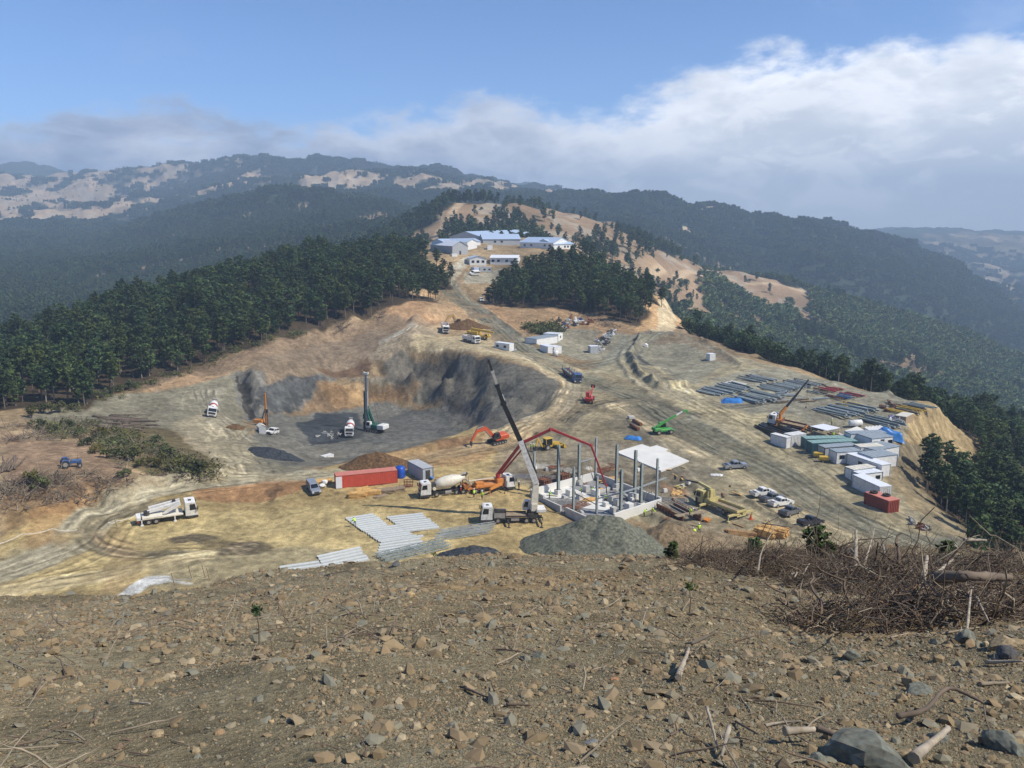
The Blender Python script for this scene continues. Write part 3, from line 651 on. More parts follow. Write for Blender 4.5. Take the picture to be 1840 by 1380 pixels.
def leaf_cards(C, size, flat=.5, r=rng):
    """irregular little kites scattered at centres C"""
    n = len(C); nrm = r.normal(size=(n, 3)); nrm[:, 2] = np.abs(nrm[:, 2]) + flat; nrm /= np.linalg.norm(nrm, axis=1, keepdims=True)
    t = np.cross(nrm, r.normal(size=(n, 3))); t /= np.linalg.norm(t, axis=1, keepdims=True); b = np.cross(nrm, t)
    s = size * r.uniform(.6, 1.35, (n, 1)); q = []
    for (p, w) in ((-1, 0), (.1, .62), (1, 0), (-.1, -.62)):
        q.append(C + t * s * p * r.uniform(.7, 1.2, (n, 1)) + b * s * w * r.uniform(.7, 1.2, (n, 1)) + nrm * s * r.uniform(-.2, .2, (n, 1)))
    V = np.stack(q, 1).reshape(-1, 3); F = np.arange(4 * n).reshape(-1, 4); return V, F
def pine_crown(seed, h, base, wid, cards, size):
    r = np.random.default_rng(seed); C = []
    nb = int(14 + 10 * r.random()); tot = 0
    levels = np.linspace(base, h, nb)
    for i, z in enumerate(levels):
        t = (z - base) / (h - base)
        rad = wid * (.30 + .72 * math.sin(math.pi * (.12 + t * .78))) * r.uniform(.6, 1.2)
        for k in range(r.integers(3, 6)):
            a = r.uniform(0, 6.28); L = rad * r.uniform(.55, 1.1)
            m = max(3, int(cards * L / wid / (nb * 3.0)))
            s = r.uniform(.15, 1, m) ** .6
            p = np.stack([np.cos(a) * s * L, np.sin(a) * s * L, z + s * L * .18 * r.uniform(-.5, 1.2) + 0 * s], -1)
            p += r.normal(size=p.shape) * np.array([.35, .35, .2]) * wid * .24 + np.array([math.sin(seed * 2.1 + z * .4), math.cos(seed * 1.3 + z * .5), 0]) * wid * .16
            C.append(p)
    C = np.concatenate(C); return leaf_cards(C, size, .7, r)
def trunk_v(seed, h, r0, stubs=6, base=0):
    r = np.random.default_rng(seed + 99); k = 6; t = np.linspace(0, 1, k)
    lean = r.normal(size=2) * .25
    P = np.stack([lean[0] * t ** 2, lean[1] * t ** 2, t * h - .6], -1)[None]
    Vs, Fs = tubes(P, (r0 * (1 - .8 * t))[None], 6); V = [Vs]; F = [Fs]; o = len(Vs)
    for q in range(stubs):
        z = r.uniform(.35, .9) * h; a = r.uniform(0, 6.28); L = r.uniform(.8, 1.9)
        p = np.array([[[0, 0, z], [math.cos(a) * L, math.sin(a) * L, z + L * .1]]]); v, f = tubes(p, np.array([[.05, .02]]), 3); V.append(v); F.append(f + o); o += len(v)
    return np.concatenate(V), np.concatenate(F)
def combine(parts):
    V, F, MI = [], [], []; o = 0
    for v, f, mi in parts: V.append(v); F.append(f + o); MI += [mi] * len(f); o += len(v)
    return np.concatenate(V), np.concatenate(F), MI
def proto_obj(name, parts, mats):          # geometry for node instances; it is not placed in the scene itself
    V, F, MI = combine(parts); me = mesh_np(name, V, F)
    for m in mats: me.materials.append(m)
    me.polygons.foreach_set('material_index', np.array(MI, np.int32))
    return bpy.data.objects.new(name, me)
PINES = []
for s in range(6):
    h = [13.5, 12, 14.5, 11, 12.5, 9.5][s]; w = [2.7, 2.9, 2.5, 3.0, 2.4, 2.8][s]
    base = h * [.42, .34, .5, .25, .38, .2][s]
    PINES.append((pine_crown(s, h, base, w, 900, .50), trunk_v(s, h * .96, .17 + .012 * h * .5), h))
def pine_small(s, cards=260, size=.85):
    h = 12 + s; return (pine_crown(40 + s, h, h * .3, 2.9, cards, size), trunk_v(s, h * .9, .2, 0), h)
def broad_crown(seed, h, w, cards, size):
    r = np.random.default_rng(seed); C = []
    for k in range(9):
        c0 = np.array([r.normal() * w * .45, r.normal() * w * .45, h * r.uniform(.45, .85)]); q = r.normal(size=(cards // 9, 3)); q /= np.linalg.norm(q, axis=1, keepdims=True)
        C.append(c0 + q * r.uniform(.5, 1, (len(q), 1)) * w * .5)
    return leaf_cards(np.concatenate(C), size, .6, r)

def scatter_gn(name, protos, P, scale, rotz, idx, kind='stuff', label=None, cat=None, tilt=None):
    me = bpy.data.meshes.new(name); me.vertices.add(len(P)); me.vertices.foreach_set('co', np.asarray(P, np.float32).ravel())
    def at(nm, ty, v, key='value'):
        a = me.attributes.new(nm, ty, 'POINT'); a.data.foreach_set(key, np.asarray(v).ravel())
    sc = np.asarray(scale, np.float32); sc = np.repeat(sc[:, None], 3, 1) if sc.ndim == 1 else sc
    at('psc', 'FLOAT_VECTOR', sc, 'vector'); rv = np.zeros((len(P), 3), np.float32); rv[:, 2] = rotz
    if tilt is not None: rv[:, :2] = tilt
    at('prot', 'FLOAT_VECTOR', rv, 'vector'); at('pid', 'INT', np.asarray(idx, np.int32))
    o = bpy.data.objects.new(name, me); COL.objects.link(o)
    ng = bpy.data.node_groups.new(name, 'GeometryNodeTree'); ng.interface.new_socket('Geometry', in_out='INPUT', socket_type='NodeSocketGeometry'); ng.interface.new_socket('Geometry', in_out='OUTPUT', socket_type='NodeSocketGeometry')
    gi = ng.nodes.new('NodeGroupInput'); go = ng.nodes.new('NodeGroupOutput'); m2p = ng.nodes.new('GeometryNodeMeshToPoints'); ip = ng.nodes.new('GeometryNodeInstanceOnPoints')
    j = ng.nodes.new('GeometryNodeJoinGeometry')
    for p in reversed(protos):
        oi = ng.nodes.new('GeometryNodeObjectInfo'); oi.inputs['Object'].default_value = p; oi.inputs['As Instance'].default_value = True; ng.links.new(oi.outputs['Geometry'], j.inputs[0])
    def attr(nm, ty):
        n = ng.nodes.new('GeometryNodeInputNamedAttribute'); n.data_type = ty; n.inputs['Name'].default_value = nm; return n.outputs['Attribute']
    ng.links.new(gi.outputs[0], m2p.inputs[0]); ng.links.new(m2p.outputs[0], ip.inputs['Points']); ng.links.new(j.outputs[0], ip.inputs['Instance'])
    ip.inputs['Pick Instance'].default_value = True; ng.links.new(attr('pid', 'INT'), ip.inputs['Instance Index'])
    e2r = ng.nodes.new('FunctionNodeEulerToRotation'); ng.links.new(attr('prot', 'FLOAT_VECTOR'), e2r.inputs[0]); ng.links.new(e2r.outputs[0], ip.inputs['Rotation'])
    ng.links.new(attr('psc', 'FLOAT_VECTOR'), ip.inputs['Scale']); ng.links.new(ip.outputs[0], go.inputs[0])
    md = o.modifiers.new('scatter', 'NODES'); md.node_group = ng
    tag(o, label, cat, None, kind); return o

def grid_points(x0, x1, y0, y1, sp):
    gx, gy = np.meshgrid(np.arange(x0, x1, sp), np.arange(y0, y1, sp)); gx = gx.ravel() + rng.uniform(-.45, .45, gx.size) * sp; gy = gy.ravel() + rng.uniform(-.45, .45, gy.size) * sp
    return gx, gy
def empty(name, loc, rz=0, **k):
    o = bpy.data.objects.new(name, None); COL.objects.link(o); o.location = loc; o.rotation_euler = (0, 0, rz); o.empty_display_size = .3; tag(o, **k); return o
def link(name, me, parent=None):
    o = bpy.data.objects.new(name, me); COL.objects.link(o)
    if parent: o.parent = parent
    return o

def build_woods():
    # near woods, Y < 640
    x, y = grid_points(-480, 620, 130, 640, 4.3)
    k = np.abs(x / y) < .82; x, y = x[k], y[k]
    m = forest_mask(x, y); k = rng.random(len(x)) < m * np.clip(.9 + .9 * fbm(x / 14, y / 14, 3, 235), .35, .97); x, y = x[k], y[k]
    z = base_h(x, y)
    right = x / y > .13
    # broadleaf woods on the lower right slopes
    broad = (x / y > .27) & (y > 380) & (rng.random(len(x)) < .85)
    sc = (rng.uniform(.55, 1.0, len(x)) + .16 * fbm(x / 18, y / 18, 3, 231)) * np.where(right, .86, 1.0)
    inframe = (np.abs(x / y) < .66) & ~broad
    # terrain must not hide the tree
    vis = np.ones(len(x), bool)
    for t in (.35, .5, .65, .8, .9): vis &= base_h(x * t, y * t) < (z + 11) * t
    order = np.argsort(y + (~(inframe & vis)) * 1e5); ind = order[:300]
    crowns = []; 
    for i, (cr, tr, h) in enumerate(PINES):
        crowns.append((mesh_np('pine_crown', *cr, M_PINE), mesh_np('pine_trunk', *tr, M_PALEBARK if i % 3 == 0 else M_BARK, True)))
    form_ = ['broad pine', 'pine with hanging crown', 'bare trunked pine', 'bushy pine', 'slender pine', 'low wide pine']
    def where_(px, Y, side):
        if side: return ('just below the site edge, ' if 1 else '') + ('beyond the red container' if Y < 175 else 'beside the sandy fill slope' if Y < 225 else 'behind the storage yard')
        w = 'at the forest\'s far left' if px < 110 else 'above the pile of felled trunks' if px < 250 else 'above the lone mixer truck' if px < 400 else 'above the pit\'s left wall' if px < 560 else 'near the forest\'s road end'
        return w + (', in the front row' if Y < 232 or (px > 250 and Y < 275) else ', behind the front row')
    for q in ind:
        i = int(rng.integers(0, 6)); side = right[q]
        o = empty('pine_tree', (x[q], y[q], z[q] - .2), rng.uniform(0, 6.28),
                  label=form_[i] + ' ' + where_(x[q] / y[q] * 1500 / 1.02 + 920, y[q], side), cat='pine tree',
                  group='pines below the right edge of the site' if side else 'pines at the edge of the left forest')
        o.scale = (sc[q] * rng.uniform(.9, 1.15),) * 2 + (sc[q],)
        link('crown', crowns[i][0], o); link('trunk', crowns[i][1], o)
    rest = np.ones(len(x), bool); rest[ind] = False
    pp = [proto_obj('pine_form', [(*c_, 0), (*t_, 1)], [M_PINE, M_BARK]) for c_, t_, h in PINES]
    bb = [proto_obj('broadleaf_form', [(*broad_crown(60 + s, 8.5, 4.2, 500, .75), 0), (*trunk_v(s, 6, .2, 0), 1)], [M_BROAD, M_BARK]) for s in range(3)]
    dk = [proto_obj('round_tree_form', [(*broad_crown(160 + s, 8.5, 4.6, 560, .62), 0), (*trunk_v(s, 6, .2, 0), 1)], [M_MID, M_BARK]) for s in range(3)]
    def put(nm, sel, protos, lo, hi, lab, mul=1.0):
        n = int(sel.sum())
        if n: scatter_gn(nm, protos, np.stack([x[sel], y[sel], z[sel] - .2], -1), sc[sel] * mul, rng.uniform(0, 6.28, n), rng.integers(0, len(protos), n), 'stuff', lab, 'forest')
    lf = rest & ~right & (x / y < -.04); mid_ = rest & ~broad & ~lf & (x / y > .20) & (rng.random(len(x)) < .7); cf = rest & ~broad & ~lf & ~mid_
    put('ridge_forest', lf, pp, 0, 0, 'dense dark pine forest covering the ridge left of the site')
    put('slope_forest', cf, pp, 0, 0, 'dark pine woods round the camp and beyond the terrace edge')
    put('mixed_forest', mid_, dk, 0, 0, 'rounded dark green trees on the slope beyond the terrace edge')
    put('broadleaf_forest', rest & broad, bb, 0, 0, 'lighter green broadleaf woods on the lower right slope')
    # far woods, Y 640..3300: single trees, then clumps of trees
    fp = [proto_obj('far_pine_form', [(*c_, 0), (*t_, 1)], [M_PINE, M_BARK]) for c_, t_, h in [pine_small(s) for s in range(3)]]
    fb = [proto_obj('far_broadleaf_form', [(*broad_crown(70 + s, 9, 4.6, 260, 1.15), 0)], [M_BROAD]) for s in range(2)]
    X, Y = [], []
    for y0, y1, sp in ((640, 1000, 5.6), (1000, 1500, 7.0)):
        a, b = grid_points(-1300 * y1 / 1500, 1300 * y1 / 1500, y0, y1, sp); k = np.abs(a / b) < .80; X.append(a[k]); Y.append(b[k])
    X = np.concatenate(X); Y = np.concatenate(Y); k = rng.random(len(X)) < forest_mask(X, Y); X, Y = X[k], Y[k]; Z = base_h(X, Y)
    vis = np.ones(len(X), bool)
    for t in np.linspace(.25, .97, 16): vis &= base_h(X * t, Y * t) < (Z + 22) * t + 6
    X, Y, Z = X[vis], Y[vis], Z[vis]
    br = (X / Y > .20) & (fbm(X / 60, Y / 60, 3, 301) + .35 - (Y > 1330) * .6 > 0)
    for nm, sel, pr, lab in (('hillside_forest', ~br, fp, 'hazy blue green pine forest on the hills behind the camp'), ('valley_forest', br, fb, 'pale green broadleaf forest on the slope behind the terrace')):
        n = int(sel.sum()); scatter_gn(nm, pr, np.stack([X[sel], Y[sel], Z[sel] - .3], -1), rng.uniform(.65, 1.15, n), rng.uniform(0, 6.28, n), rng.integers(0, len(pr), n), 'stuff', lab, 'forest')
    def clump(s):
        r = np.random.default_rng(80 + s); ps = []
        for k in range(9):
            v, f = pine_crown(90 + k + 10 * s, 12, 2.0, 3.3, 90, 1.7); v = v + np.array([r.uniform(-11, 11), r.uniform(-11, 11), r.uniform(-2, 1)]); ps.append((v, f, 0))
        return ps
    cp = [proto_obj('far_clump_form', clump(s), [M_PINE]) for s in range(3)]
    a, b = grid_points(-2800, 2800, 1500, 3500, 19); k = np.abs(a / b) < .78; a, b = a[k], b[k]; k = rng.random(len(a)) < forest_mask(a, b); a, b = a[k], b[k]; Z = base_h(a, b)
    vis = np.ones(len(a), bool)
    for t in np.linspace(.2, .97, 20): vis &= base_h(a * t, b * t) < (Z + 25) * t + 8
    a, b, Z = a[vis], b[vis], Z[vis]; n = len(a)
    scatter_gn('distant_forest', cp, np.stack([a, b, Z - .5], -1), rng.uniform(.7, 1.15, n), rng.uniform(0, 6.28, n), rng.integers(0, 3, n), 'stuff', 'distant forest patches on the far mountains', 'forest')
    a, b = grid_points(-2700, 2700, 640, 3500, 15); k = (np.abs(a / b) < .78) & (rng.random(len(a)) < .11 * np.clip(1 + 3 * fbm(a / 80, b / 80, 3, 331), 0, 2)); a, b = a[k], b[k]; k = forest_mask(a, b) < .45; a, b = a[k], b[k]; Z2 = base_h(a, b); vis = np.ones(len(a), bool)
    for t in np.linspace(.2, .97, 14): vis &= base_h(a * t, b * t) < (Z2 + 15) * t + 6
    a, b, Z2 = a[vis], b[vis], Z2[vis]; scatter_gn('scattered_trees', fp + fb, np.stack([a, b, Z2 - .4], -1), rng.uniform(.35, .8, len(a)), rng.uniform(0, 6.28, len(a)), rng.integers(0, 5, len(a)), 'stuff', 'single bushes and small trees dotted over the bare hillsides', 'trees')
    print('TREES', int(rest.sum()), len(X), n)
build_woods()

def rock_v(seed, n=1, flat=.6):
    r = np.random.default_rng(seed)
    bm = bmesh.new(); bmesh.ops.create_icosphere(bm, subdivisions=1 if n == 1 else 3, radius=1)
    ax = r.uniform(.6, 1.2, 3)
    for v in bm.verts:
        p = v.co.copy(); 
        k = 1 + (r.uniform(-.28, .28) if n == 1 else 0)
        v.co = Vector((p.x * ax[0], p.y * ax[1], p.z * flat * ax[2])) * k
    if n > 1:
        pl = [(Vector(r.normal(size=3)).normalized(), r.uniform(.45, .85)) for _ in range(20)]
        for v in bm.verts:
            for nn, dd in pl:
                t = v.co.dot(nn) - dd
                if t > 0: v.co -= nn * t
            v.co *= 1 + .05 * math.sin(7 * v.co.x + 5 * v.co.y * 1.3) * math.cos(9 * v.co.z)
    return bm
def stone_mat(name='stone'):
    m = bpy.data.materials.new(name); m.use_nodes = True; nt = m.node_tree; b = nt.nodes['Principled BSDF']
    oi = N(nt, 'ShaderNodeObjectInfo'); cr = N(nt, 'ShaderNodeValToRGB'); e = cr.color_ramp
    cs = [(0, (.16, .12, .07)), (.2, (.22, .165, .095)), (.42, (.27, .205, .12)), (.55, (.21, .195, .14)), (.68, (.18, .175, .135)), (.78, (.26, .19, .11)), (.9, (.21, .16, .10)), (1, (.40, .33, .21))]
    e.elements[0].color = (*cs[0][1], 1); e.elements[1].color = (*cs[-1][1], 1)
    for p, c_ in cs[1:-1]: q = e.elements.new(p); q.color = (*c_, 1)
    nt.links.new(oi.outputs['Random'], cr.inputs[0]); nt.links.new(cr.outputs[0], b.inputs['Base Color']); b.inputs['Roughness'].default_value = .95; b.inputs['Specular IOR Level'].default_value = .15
    return m
M_STONE = stone_mat()
M_TWIG = mat('dead_wood', (.27, .225, .16), .95, scale=2, var=.4); M_TWIGD = mat('brown_twigs', (.15, .11, .08), .95, scale=2, var=.4); M_WOODP = mat('bleached_wood', (.36, .31, .24), .95, scale=7, var=.5, dirt=.7, bump=.8)
def build_foreground():
    protos = []
    for s in range(6):
        bm = rock_v(s, 1, [.6, .45, .75, .35, .6, .5][s]); me = bpy.data.meshes.new('stone_form'); bm.to_mesh(me); bm.free(); me.materials.append(M_STONE); protos.append(bpy.data.objects.new('stone_form', me))
    n = 600000
    y = np.exp(rng.uniform(math.log(3.6), math.log(54), n)); u = rng.uniform(-.95, .95, n); x = u * y
    d = fbm(x / 3.5, y / 3.5, 4, 401) + .1 * (y < 14); k = rng.random(n) < np.clip(.6 + 2.2 * d, .2, 1); x, y = x[k], y[k]; n = len(x)
    s = (.00066 * y ** .95) * (rng.pareto(2.35, n) + 1); s = np.minimum(s, .055 + .0045 * y); z = base_h(x, y)
    scatter_gn('gravel', protos, np.stack([x, y, z + s * .15], -1), np.stack([s * rng.uniform(.7, 1.5, n), s, s * rng.uniform(.6, 1.2, n)], -1), rng.uniform(0, 6.28, n), rng.integers(0, 6, n), 'stuff',
               'loose stones and gravel strewn over the near slope', 'gravel', tilt=rng.uniform(-.5, .5, (n, 2)))
    tw = []
    for s in range(4):
        r = np.random.default_rng(s); P = np.cumsum(np.concatenate([np.zeros((1, 1, 3)), np.array([.3, 0, 0]) + r.normal(size=(1, 4, 3)) * .06], 1), 1); V, F = tubes(P, np.array([[.022, .02, .016, .012, .006]]), 4)
        tw.append(proto_obj('twig_form', [(V, F, 0)], [M_TWIG if s % 2 else M_TWIGD]))
    n = 4400; y = np.exp(rng.uniform(math.log(4), math.log(52), n)); x = rng.uniform(-.92, .92, n) * y
    w = np.clip(fbm(x / 6, y / 6, 3, 411) * 1.6 + .35 + .3 * (x / y > .2), 0, 1); k = rng.random(n) < w; x, y = x[k], y[k]; n = len(x)
    s = rng.uniform(.3, 1.0, n) * (.35 + y / 45); scatter_gn('twigs', tw, np.stack([x, y, base_h(x, y) + .02], -1), s, rng.uniform(0, 6.28, n), rng.integers(0, 4, n), 'stuff', 'small dead twigs scattered over the near slope', 'twigs', tilt=rng.normal(size=(n, 2)) * .2)
build_foreground()

def haze_box():
    x0, x1, y0, y1, z0, z1 = -11200, 11200, -60, 6600, -420, 330
    bm = bmesh.new(); bmesh.ops.create_cube(bm, size=1)
    for v in bm.verts: v.co = Vector(((v.co.x + .5) * (x1 - x0) + x0, (v.co.y + .5) * (y1 - y0) + y0, (v.co.z + .5) * (z1 - z0) + z0))
    me = bpy.data.meshes.new('haze'); bm.to_mesh(me); bm.free(); o = link('haze', me)
    m = bpy.data.materials.new('haze'); m.use_nodes = True; nt = m.node_tree; nt.nodes.clear(); out = N(nt, 'ShaderNodeOutputMaterial'); v = N(nt, 'ShaderNodeVolumePrincipled')
    v.inputs['Color'].default_value = (.56, .76, 1.0, 1); v.inputs['Density'].default_value = .00026; v.inputs['Anisotropy'].default_value = .0
    nt.links.new(v.outputs[0], out.inputs['Volume']); me.materials.append(m); tag(o, kind='stuff')
haze_box()
# ------------------------------------------------------------------ modelling kit
class MB:
    def __init__(s): s.V = []; s.F = []
    def add(s, V, F): o = len(s.V); s.V += [tuple(v) for v in V]; s.F += [tuple(i + o for i in f) for f in F]; return s
    def box(s, x0, x1, y0, y1, z0, z1, m=None, ch=0.0):
        if ch:   # chamfered box
            c_ = ch; pts = []
            for z, k in ((z0, c_), (z0 + c_, 0), (z1 - c_, 0), (z1, c_)):
                pts += [(x0 + k, y0 + k, z), (x1 - k, y0 + k, z), (x1 - k, y1 - k, z), (x0 + k, y1 - k, z)]
            F = [(3, 2, 1, 0), (12, 13, 14, 15)] + [(4*l + i, 4*l + (i+1) % 4, 4*l + 4 + (i+1) % 4, 4*l + 4 + i) for l in range(3) for i in range(4)]
        else:
            pts = [(x0, y0, z0), (x1, y0, z0), (x1, y1, z0), (x0, y1, z0), (x0, y0, z1), (x1, y0, z1), (x1, y1, z1), (x0, y1, z1)]
            F = [(3, 2, 1, 0), (4, 5, 6, 7), (0, 1, 5, 4), (1, 2, 6, 5), (2, 3, 7, 6), (3, 0, 4, 7)]
        if m is not None: pts = [tuple(m @ Vector(p)) for p in pts]
        return s.add(pts, F)
    def bar(s, p, q, w, h=None, w2=None, h2=None):
        h = h or w; w2 = w2 or w; h2 = h2 or h; p = Vector(p); q = Vector(q); d = (q - p).normalized()
        a = d.cross(Vector((0, 0, 1))); a = Vector((0, 1, 0)) if a.length < 1e-3 else a.normalized(); b = a.cross(d)
        V = []
        for c_, ww, hh in ((p, w, h), (q, w2, h2)):
            for i, j in ((-1, -1), (1, -1), (1, 1), (-1, 1)): V.append(c_ + a * i * ww / 2 + b * j * hh / 2)
        return s.add(V, [(3, 2, 1, 0), (4, 5, 6, 7), (0, 1, 5, 4), (1, 2, 6, 5), (2, 3, 7, 6), (3, 0, 4, 7)])
    def cyl(s, p, q, r, r2=None, n=12, caps=True):
        r2 = r if r2 is None else r2; p = Vector(p); q = Vector(q); d = (q - p).normalized()
        a = d.cross(Vector((0, 0, 1))); a = Vector((1, 0, 0)) if a.length < 1e-3 else a.normalized(); b = a.cross(d); V = []
        for c_, rr in ((p, r), (q, r2)):
            for i in range(n): t = 2 * math.pi * i / n; V.append(c_ + a * rr * math.cos(t) + b * rr * math.sin(t))
        F = [(i, (i+1) % n, n + (i+1) % n, n + i) for i in range(n)]
        if caps: F += [tuple(range(n))[::-1], tuple(range(n, 2*n))]
        return s.add(V, F)
    def lathe(s, p, q, prof, n=16):
        p = Vector(p); q = Vector(q); d = q - p; L = d.length; d.normalize()
        a = d.cross(Vector((0, 0, 1))); a = Vector((1, 0, 0)) if a.length < 1e-3 else a.normalized(); b = a.cross(d); V = []
        for t, r in prof:
            for i in range(n): an = 2 * math.pi * i / n; V.append(p + d * L * t + (a * math.cos(an) + b * math.sin(an)) * r)
        F = [(k*n + i, k*n + (i+1) % n, (k+1)*n + (i+1) % n, (k+1)*n + i) for k in range(len(prof) - 1) for i in range(n)]
        F += [tuple(range(n))[::-1], tuple(range((len(prof)-1)*n, len(prof)*n))]
        return s.add(V, F)
    def prism(s, pts, y0, y1):       # outline in the x-z plane extruded along y
        n = len(pts); V = [(x, y0, z) for x, z in pts] + [(x, y1, z) for x, z in pts]
        F = [tuple(range(n)), tuple(range(n, 2*n))[::-1]] + [(i, n + i, n + (i+1) % n, (i+1) % n) for i in range(n)]
        return s.add(V, F)
    def build(s, name, m, parent=None, smooth_=False, **k):
        me = bpy.data.meshes.new(name); me.from_pydata(s.V, [], s.F); me.update()
        bm = bmesh.new(); bm.from_mesh(me); bmesh.ops.recalc_face_normals(bm, faces=bm.faces); bm.to_mesh(me); bm.free()
        if smooth_:
            me.polygons.foreach_set('use_smooth', [len(p.vertices) == 4 for p in me.polygons])
        me.materials.append(m); o = link(name, me, parent)
        if k: tag(o, **k)
        return o
def copytree(o, parent=None):
    n = o.copy(); COL.objects.link(n); n.parent = parent
    for ch in list(o.children): copytree(ch, n)
    return n
def relabel(o, label, **k): tag(o, label, **k); return o
def recolour(o, old, new):
    for ch in o.children:
        if ch.data and ch.data.materials and ch.data.materials[0] == old:
            ch.data = ch.data.copy(); ch.data.materials[0] = new
        recolour(ch, old, new)
def orient(o, p, yaw, span=3.0, lift=0.0, level=False):
    """stand an object on the ground at p, turned by yaw, leaning with the slope"""
    f = Vector((math.cos(yaw), math.sin(yaw), 0)); l = Vector((-f.y, f.x, 0))
    if level: R3 = Matrix((f, l, Vector((0, 0, 1)))).transposed()
    else:
        zf = H(p.x + f.x * span, p.y + f.y * span); zb = H(p.x - f.x * span, p.y - f.y * span); zl = H(p.x + l.x * 1.5, p.y + l.y * 1.5); zr = H(p.x - l.x * 1.5, p.y - l.y * 1.5)
        ff = Vector((f.x * 2 * span, f.y * 2 * span, zf - zb)).normalized(); ll = Vector((l.x * 3, l.y * 3, zl - zr)); up = ff.cross(ll).normalized(); ll = up.cross(ff)
        R3 = Matrix((ff, ll, up)).transposed()
    o.matrix_world = Matrix.Translation(Vector((p.x, p.y, H(p.x, p.y) + lift))) @ R3.to_4x4(); return o
def put(o, front, rear, lift=0.0, level=False, span=3.0, pick=sg):
    a, b = pick(*front), pick(*rear); return orient(o, (a + b) / 2, math.atan2(a.y - b.y, a.x - b.x), span, lift, level)
def at_depth(px, row, Y): return Vector((uof(px, row) * Y, Y, -tanr(row) * Y))

K = dict(
 white=mat('white_paint', (.74, .74, .71), .45, dirt=.5, scale=1.2), cream=mat('cream_paint', (.72, .68, .56), .45, dirt=.35), tyre=mat('tyre_rubber', (.025, .024, .023), .9, dirt=.6, scale=3),
 rim=mat('rim_grey', (.32, .31, .29), .6, dirt=.5), dark=mat('dark_steel', (.035, .035, .037), .6, dirt=.45), glass=mat('dark_glass', (.012, .016, .02), .12, spec=.6, var=.05), black=mat('black_paint', (.015, .016, .018), .35, dirt=.15),
 red=mat('red_paint', (.42, .035, .035), .45, dirt=.25), orange=mat('orange_paint', (.60, .23, .045), .55, dirt=.5), orred=mat('orange_red_paint', (.62, .10, .03), .5, dirt=.4), yellow=mat('yellow_paint', (.58, .38, .05), .55, dirt=.5),
 pyel=mat('pale_yellow_paint', (.56, .48, .20), .65, dirt=.55), green=mat('bright_green_paint', (.055, .33, .06), .5, dirt=.45), dgreen=mat('dark_green_paint', (.01, .10, .07), .5, dirt=.3), blue=mat('blue_paint', (.035, .10, .26), .5, dirt=.45),
 tank=mat('blue_plastic', (.015, .08, .42), .35), silver=mat('silver_paint', (.36, .39, .43), .3, metal=.4, dirt=.2), greyp=mat('grey_paint', (.17, .18, .19), .35, metal=.3, dirt=.3), navy=mat('navy_paint', (.025, .03, .045), .3, metal=.2, dirt=.2),
 steel=mat('galvanised_steel', (.40, .44, .44), .5, metal=.35, var=.2, scale=.6), gsteel=mat('primed_steel', (.27, .31, .295), .6, var=.25), rust=mat('rusty_steel', (.20, .085, .045), .9, var=.4, scale=3),
 conc=mat('concrete', (.50, .49, .46), .95, var=.2, scale=.8, dirt=.3), concw=mat('pale_concrete', (.66, .65, .60), .95, var=.1, scale=.3), concd=mat('damp_concrete', (.25, .25, .25), .95, var=.25),
 wood=mat('fresh_timber', (.68, .42, .15), .85, var=.3, scale=2), ply=mat('plywood', (.42, .26, .12), .85, var=.3), oldwood=mat('old_boards', (.30, .23, .15), .9, var=.35, scale=2), crate=mat('crate_board', (.36, .26, .16), .9, var=.2),
 teal=mat('teal_paint', (.035, .115, .13), .55, dirt=.25), tealr=mat('faded_teal_roof', (.22, .36, .34), .7, dirt=.3), credd=mat('dark_red_paint', (.27, .055, .035), .6, dirt=.2), cred=mat('container_red', (.62, .10, .06), .55, dirt=.2), credr=mat('faded_red_roof', (.55, .20, .15), .7, dirt=.2),
 roof=mat('grey_blue_sheet', (.30, .35, .38), .5, dirt=.25), roofb=mat('light_blue_sheet', (.42, .52, .66), .42, metal=.1, var=.08), roofw=mat('white_sheet', (.72, .75, .78), .45, var=.08), wall=mat('panel_white', (.74, .74, .71), .6, dirt=.2), wallg=mat('panel_grey', (.42, .44, .45), .6, dirt=.2),
 frame=mat('panel_frame_blue', (.13, .18, .26), .6), tarp=mat('blue_tarpaulin', (.04, .19, .50), .4, var=.3, scale=.8), hivis=mat('hi_vis_yellow', (.62, .95, .06), .7), hired=mat('red_vest', (.7, .06, .04), .7), cloth=mat('dark_workwear', (.03, .035, .05), .9), skin=mat('skin', (.42, .25, .17), .6),
 lamp=mat('lamp_glass', (.75, .75, .7), .15), log=mat('pine_log', (.15, .115, .085), .95, scale=2, var=.35), plum=mat('violet_blue_sheet', (.12, .12, .28), .6))

_wc = {}
def wheels(root, spots, r=.52, w=.32, rimm=None, tm=None):
    for x, y in spots:
        key = (r, w)
        if key not in _wc:
            a = MB(); a.lathe((0, -w/2, 0), (0, w/2, 0), [(0, r * .55), (0, r * .9), (.12, r), (.88, r), (1, r * .9), (1, r * .55)], 18); b = MB(); b.lathe((0, -w/2 - .02, 0), (0, w/2 + .02, 0), [(0, r * .2), (0, r * .5), (.1, r * .56), (.9, r * .56), (1, r * .5), (1, r * .2)], 12)
            t = a.build('wheel', K['tyre']); q = b.build('rim', K['rim']); _wc[key] = (t.data, q.data); bpy.data.objects.remove(t); bpy.data.objects.remove(q)
        t = link('wheel', _wc[key][0], root); t.location = (x, y, r); link('rim', _wc[key][1], t)

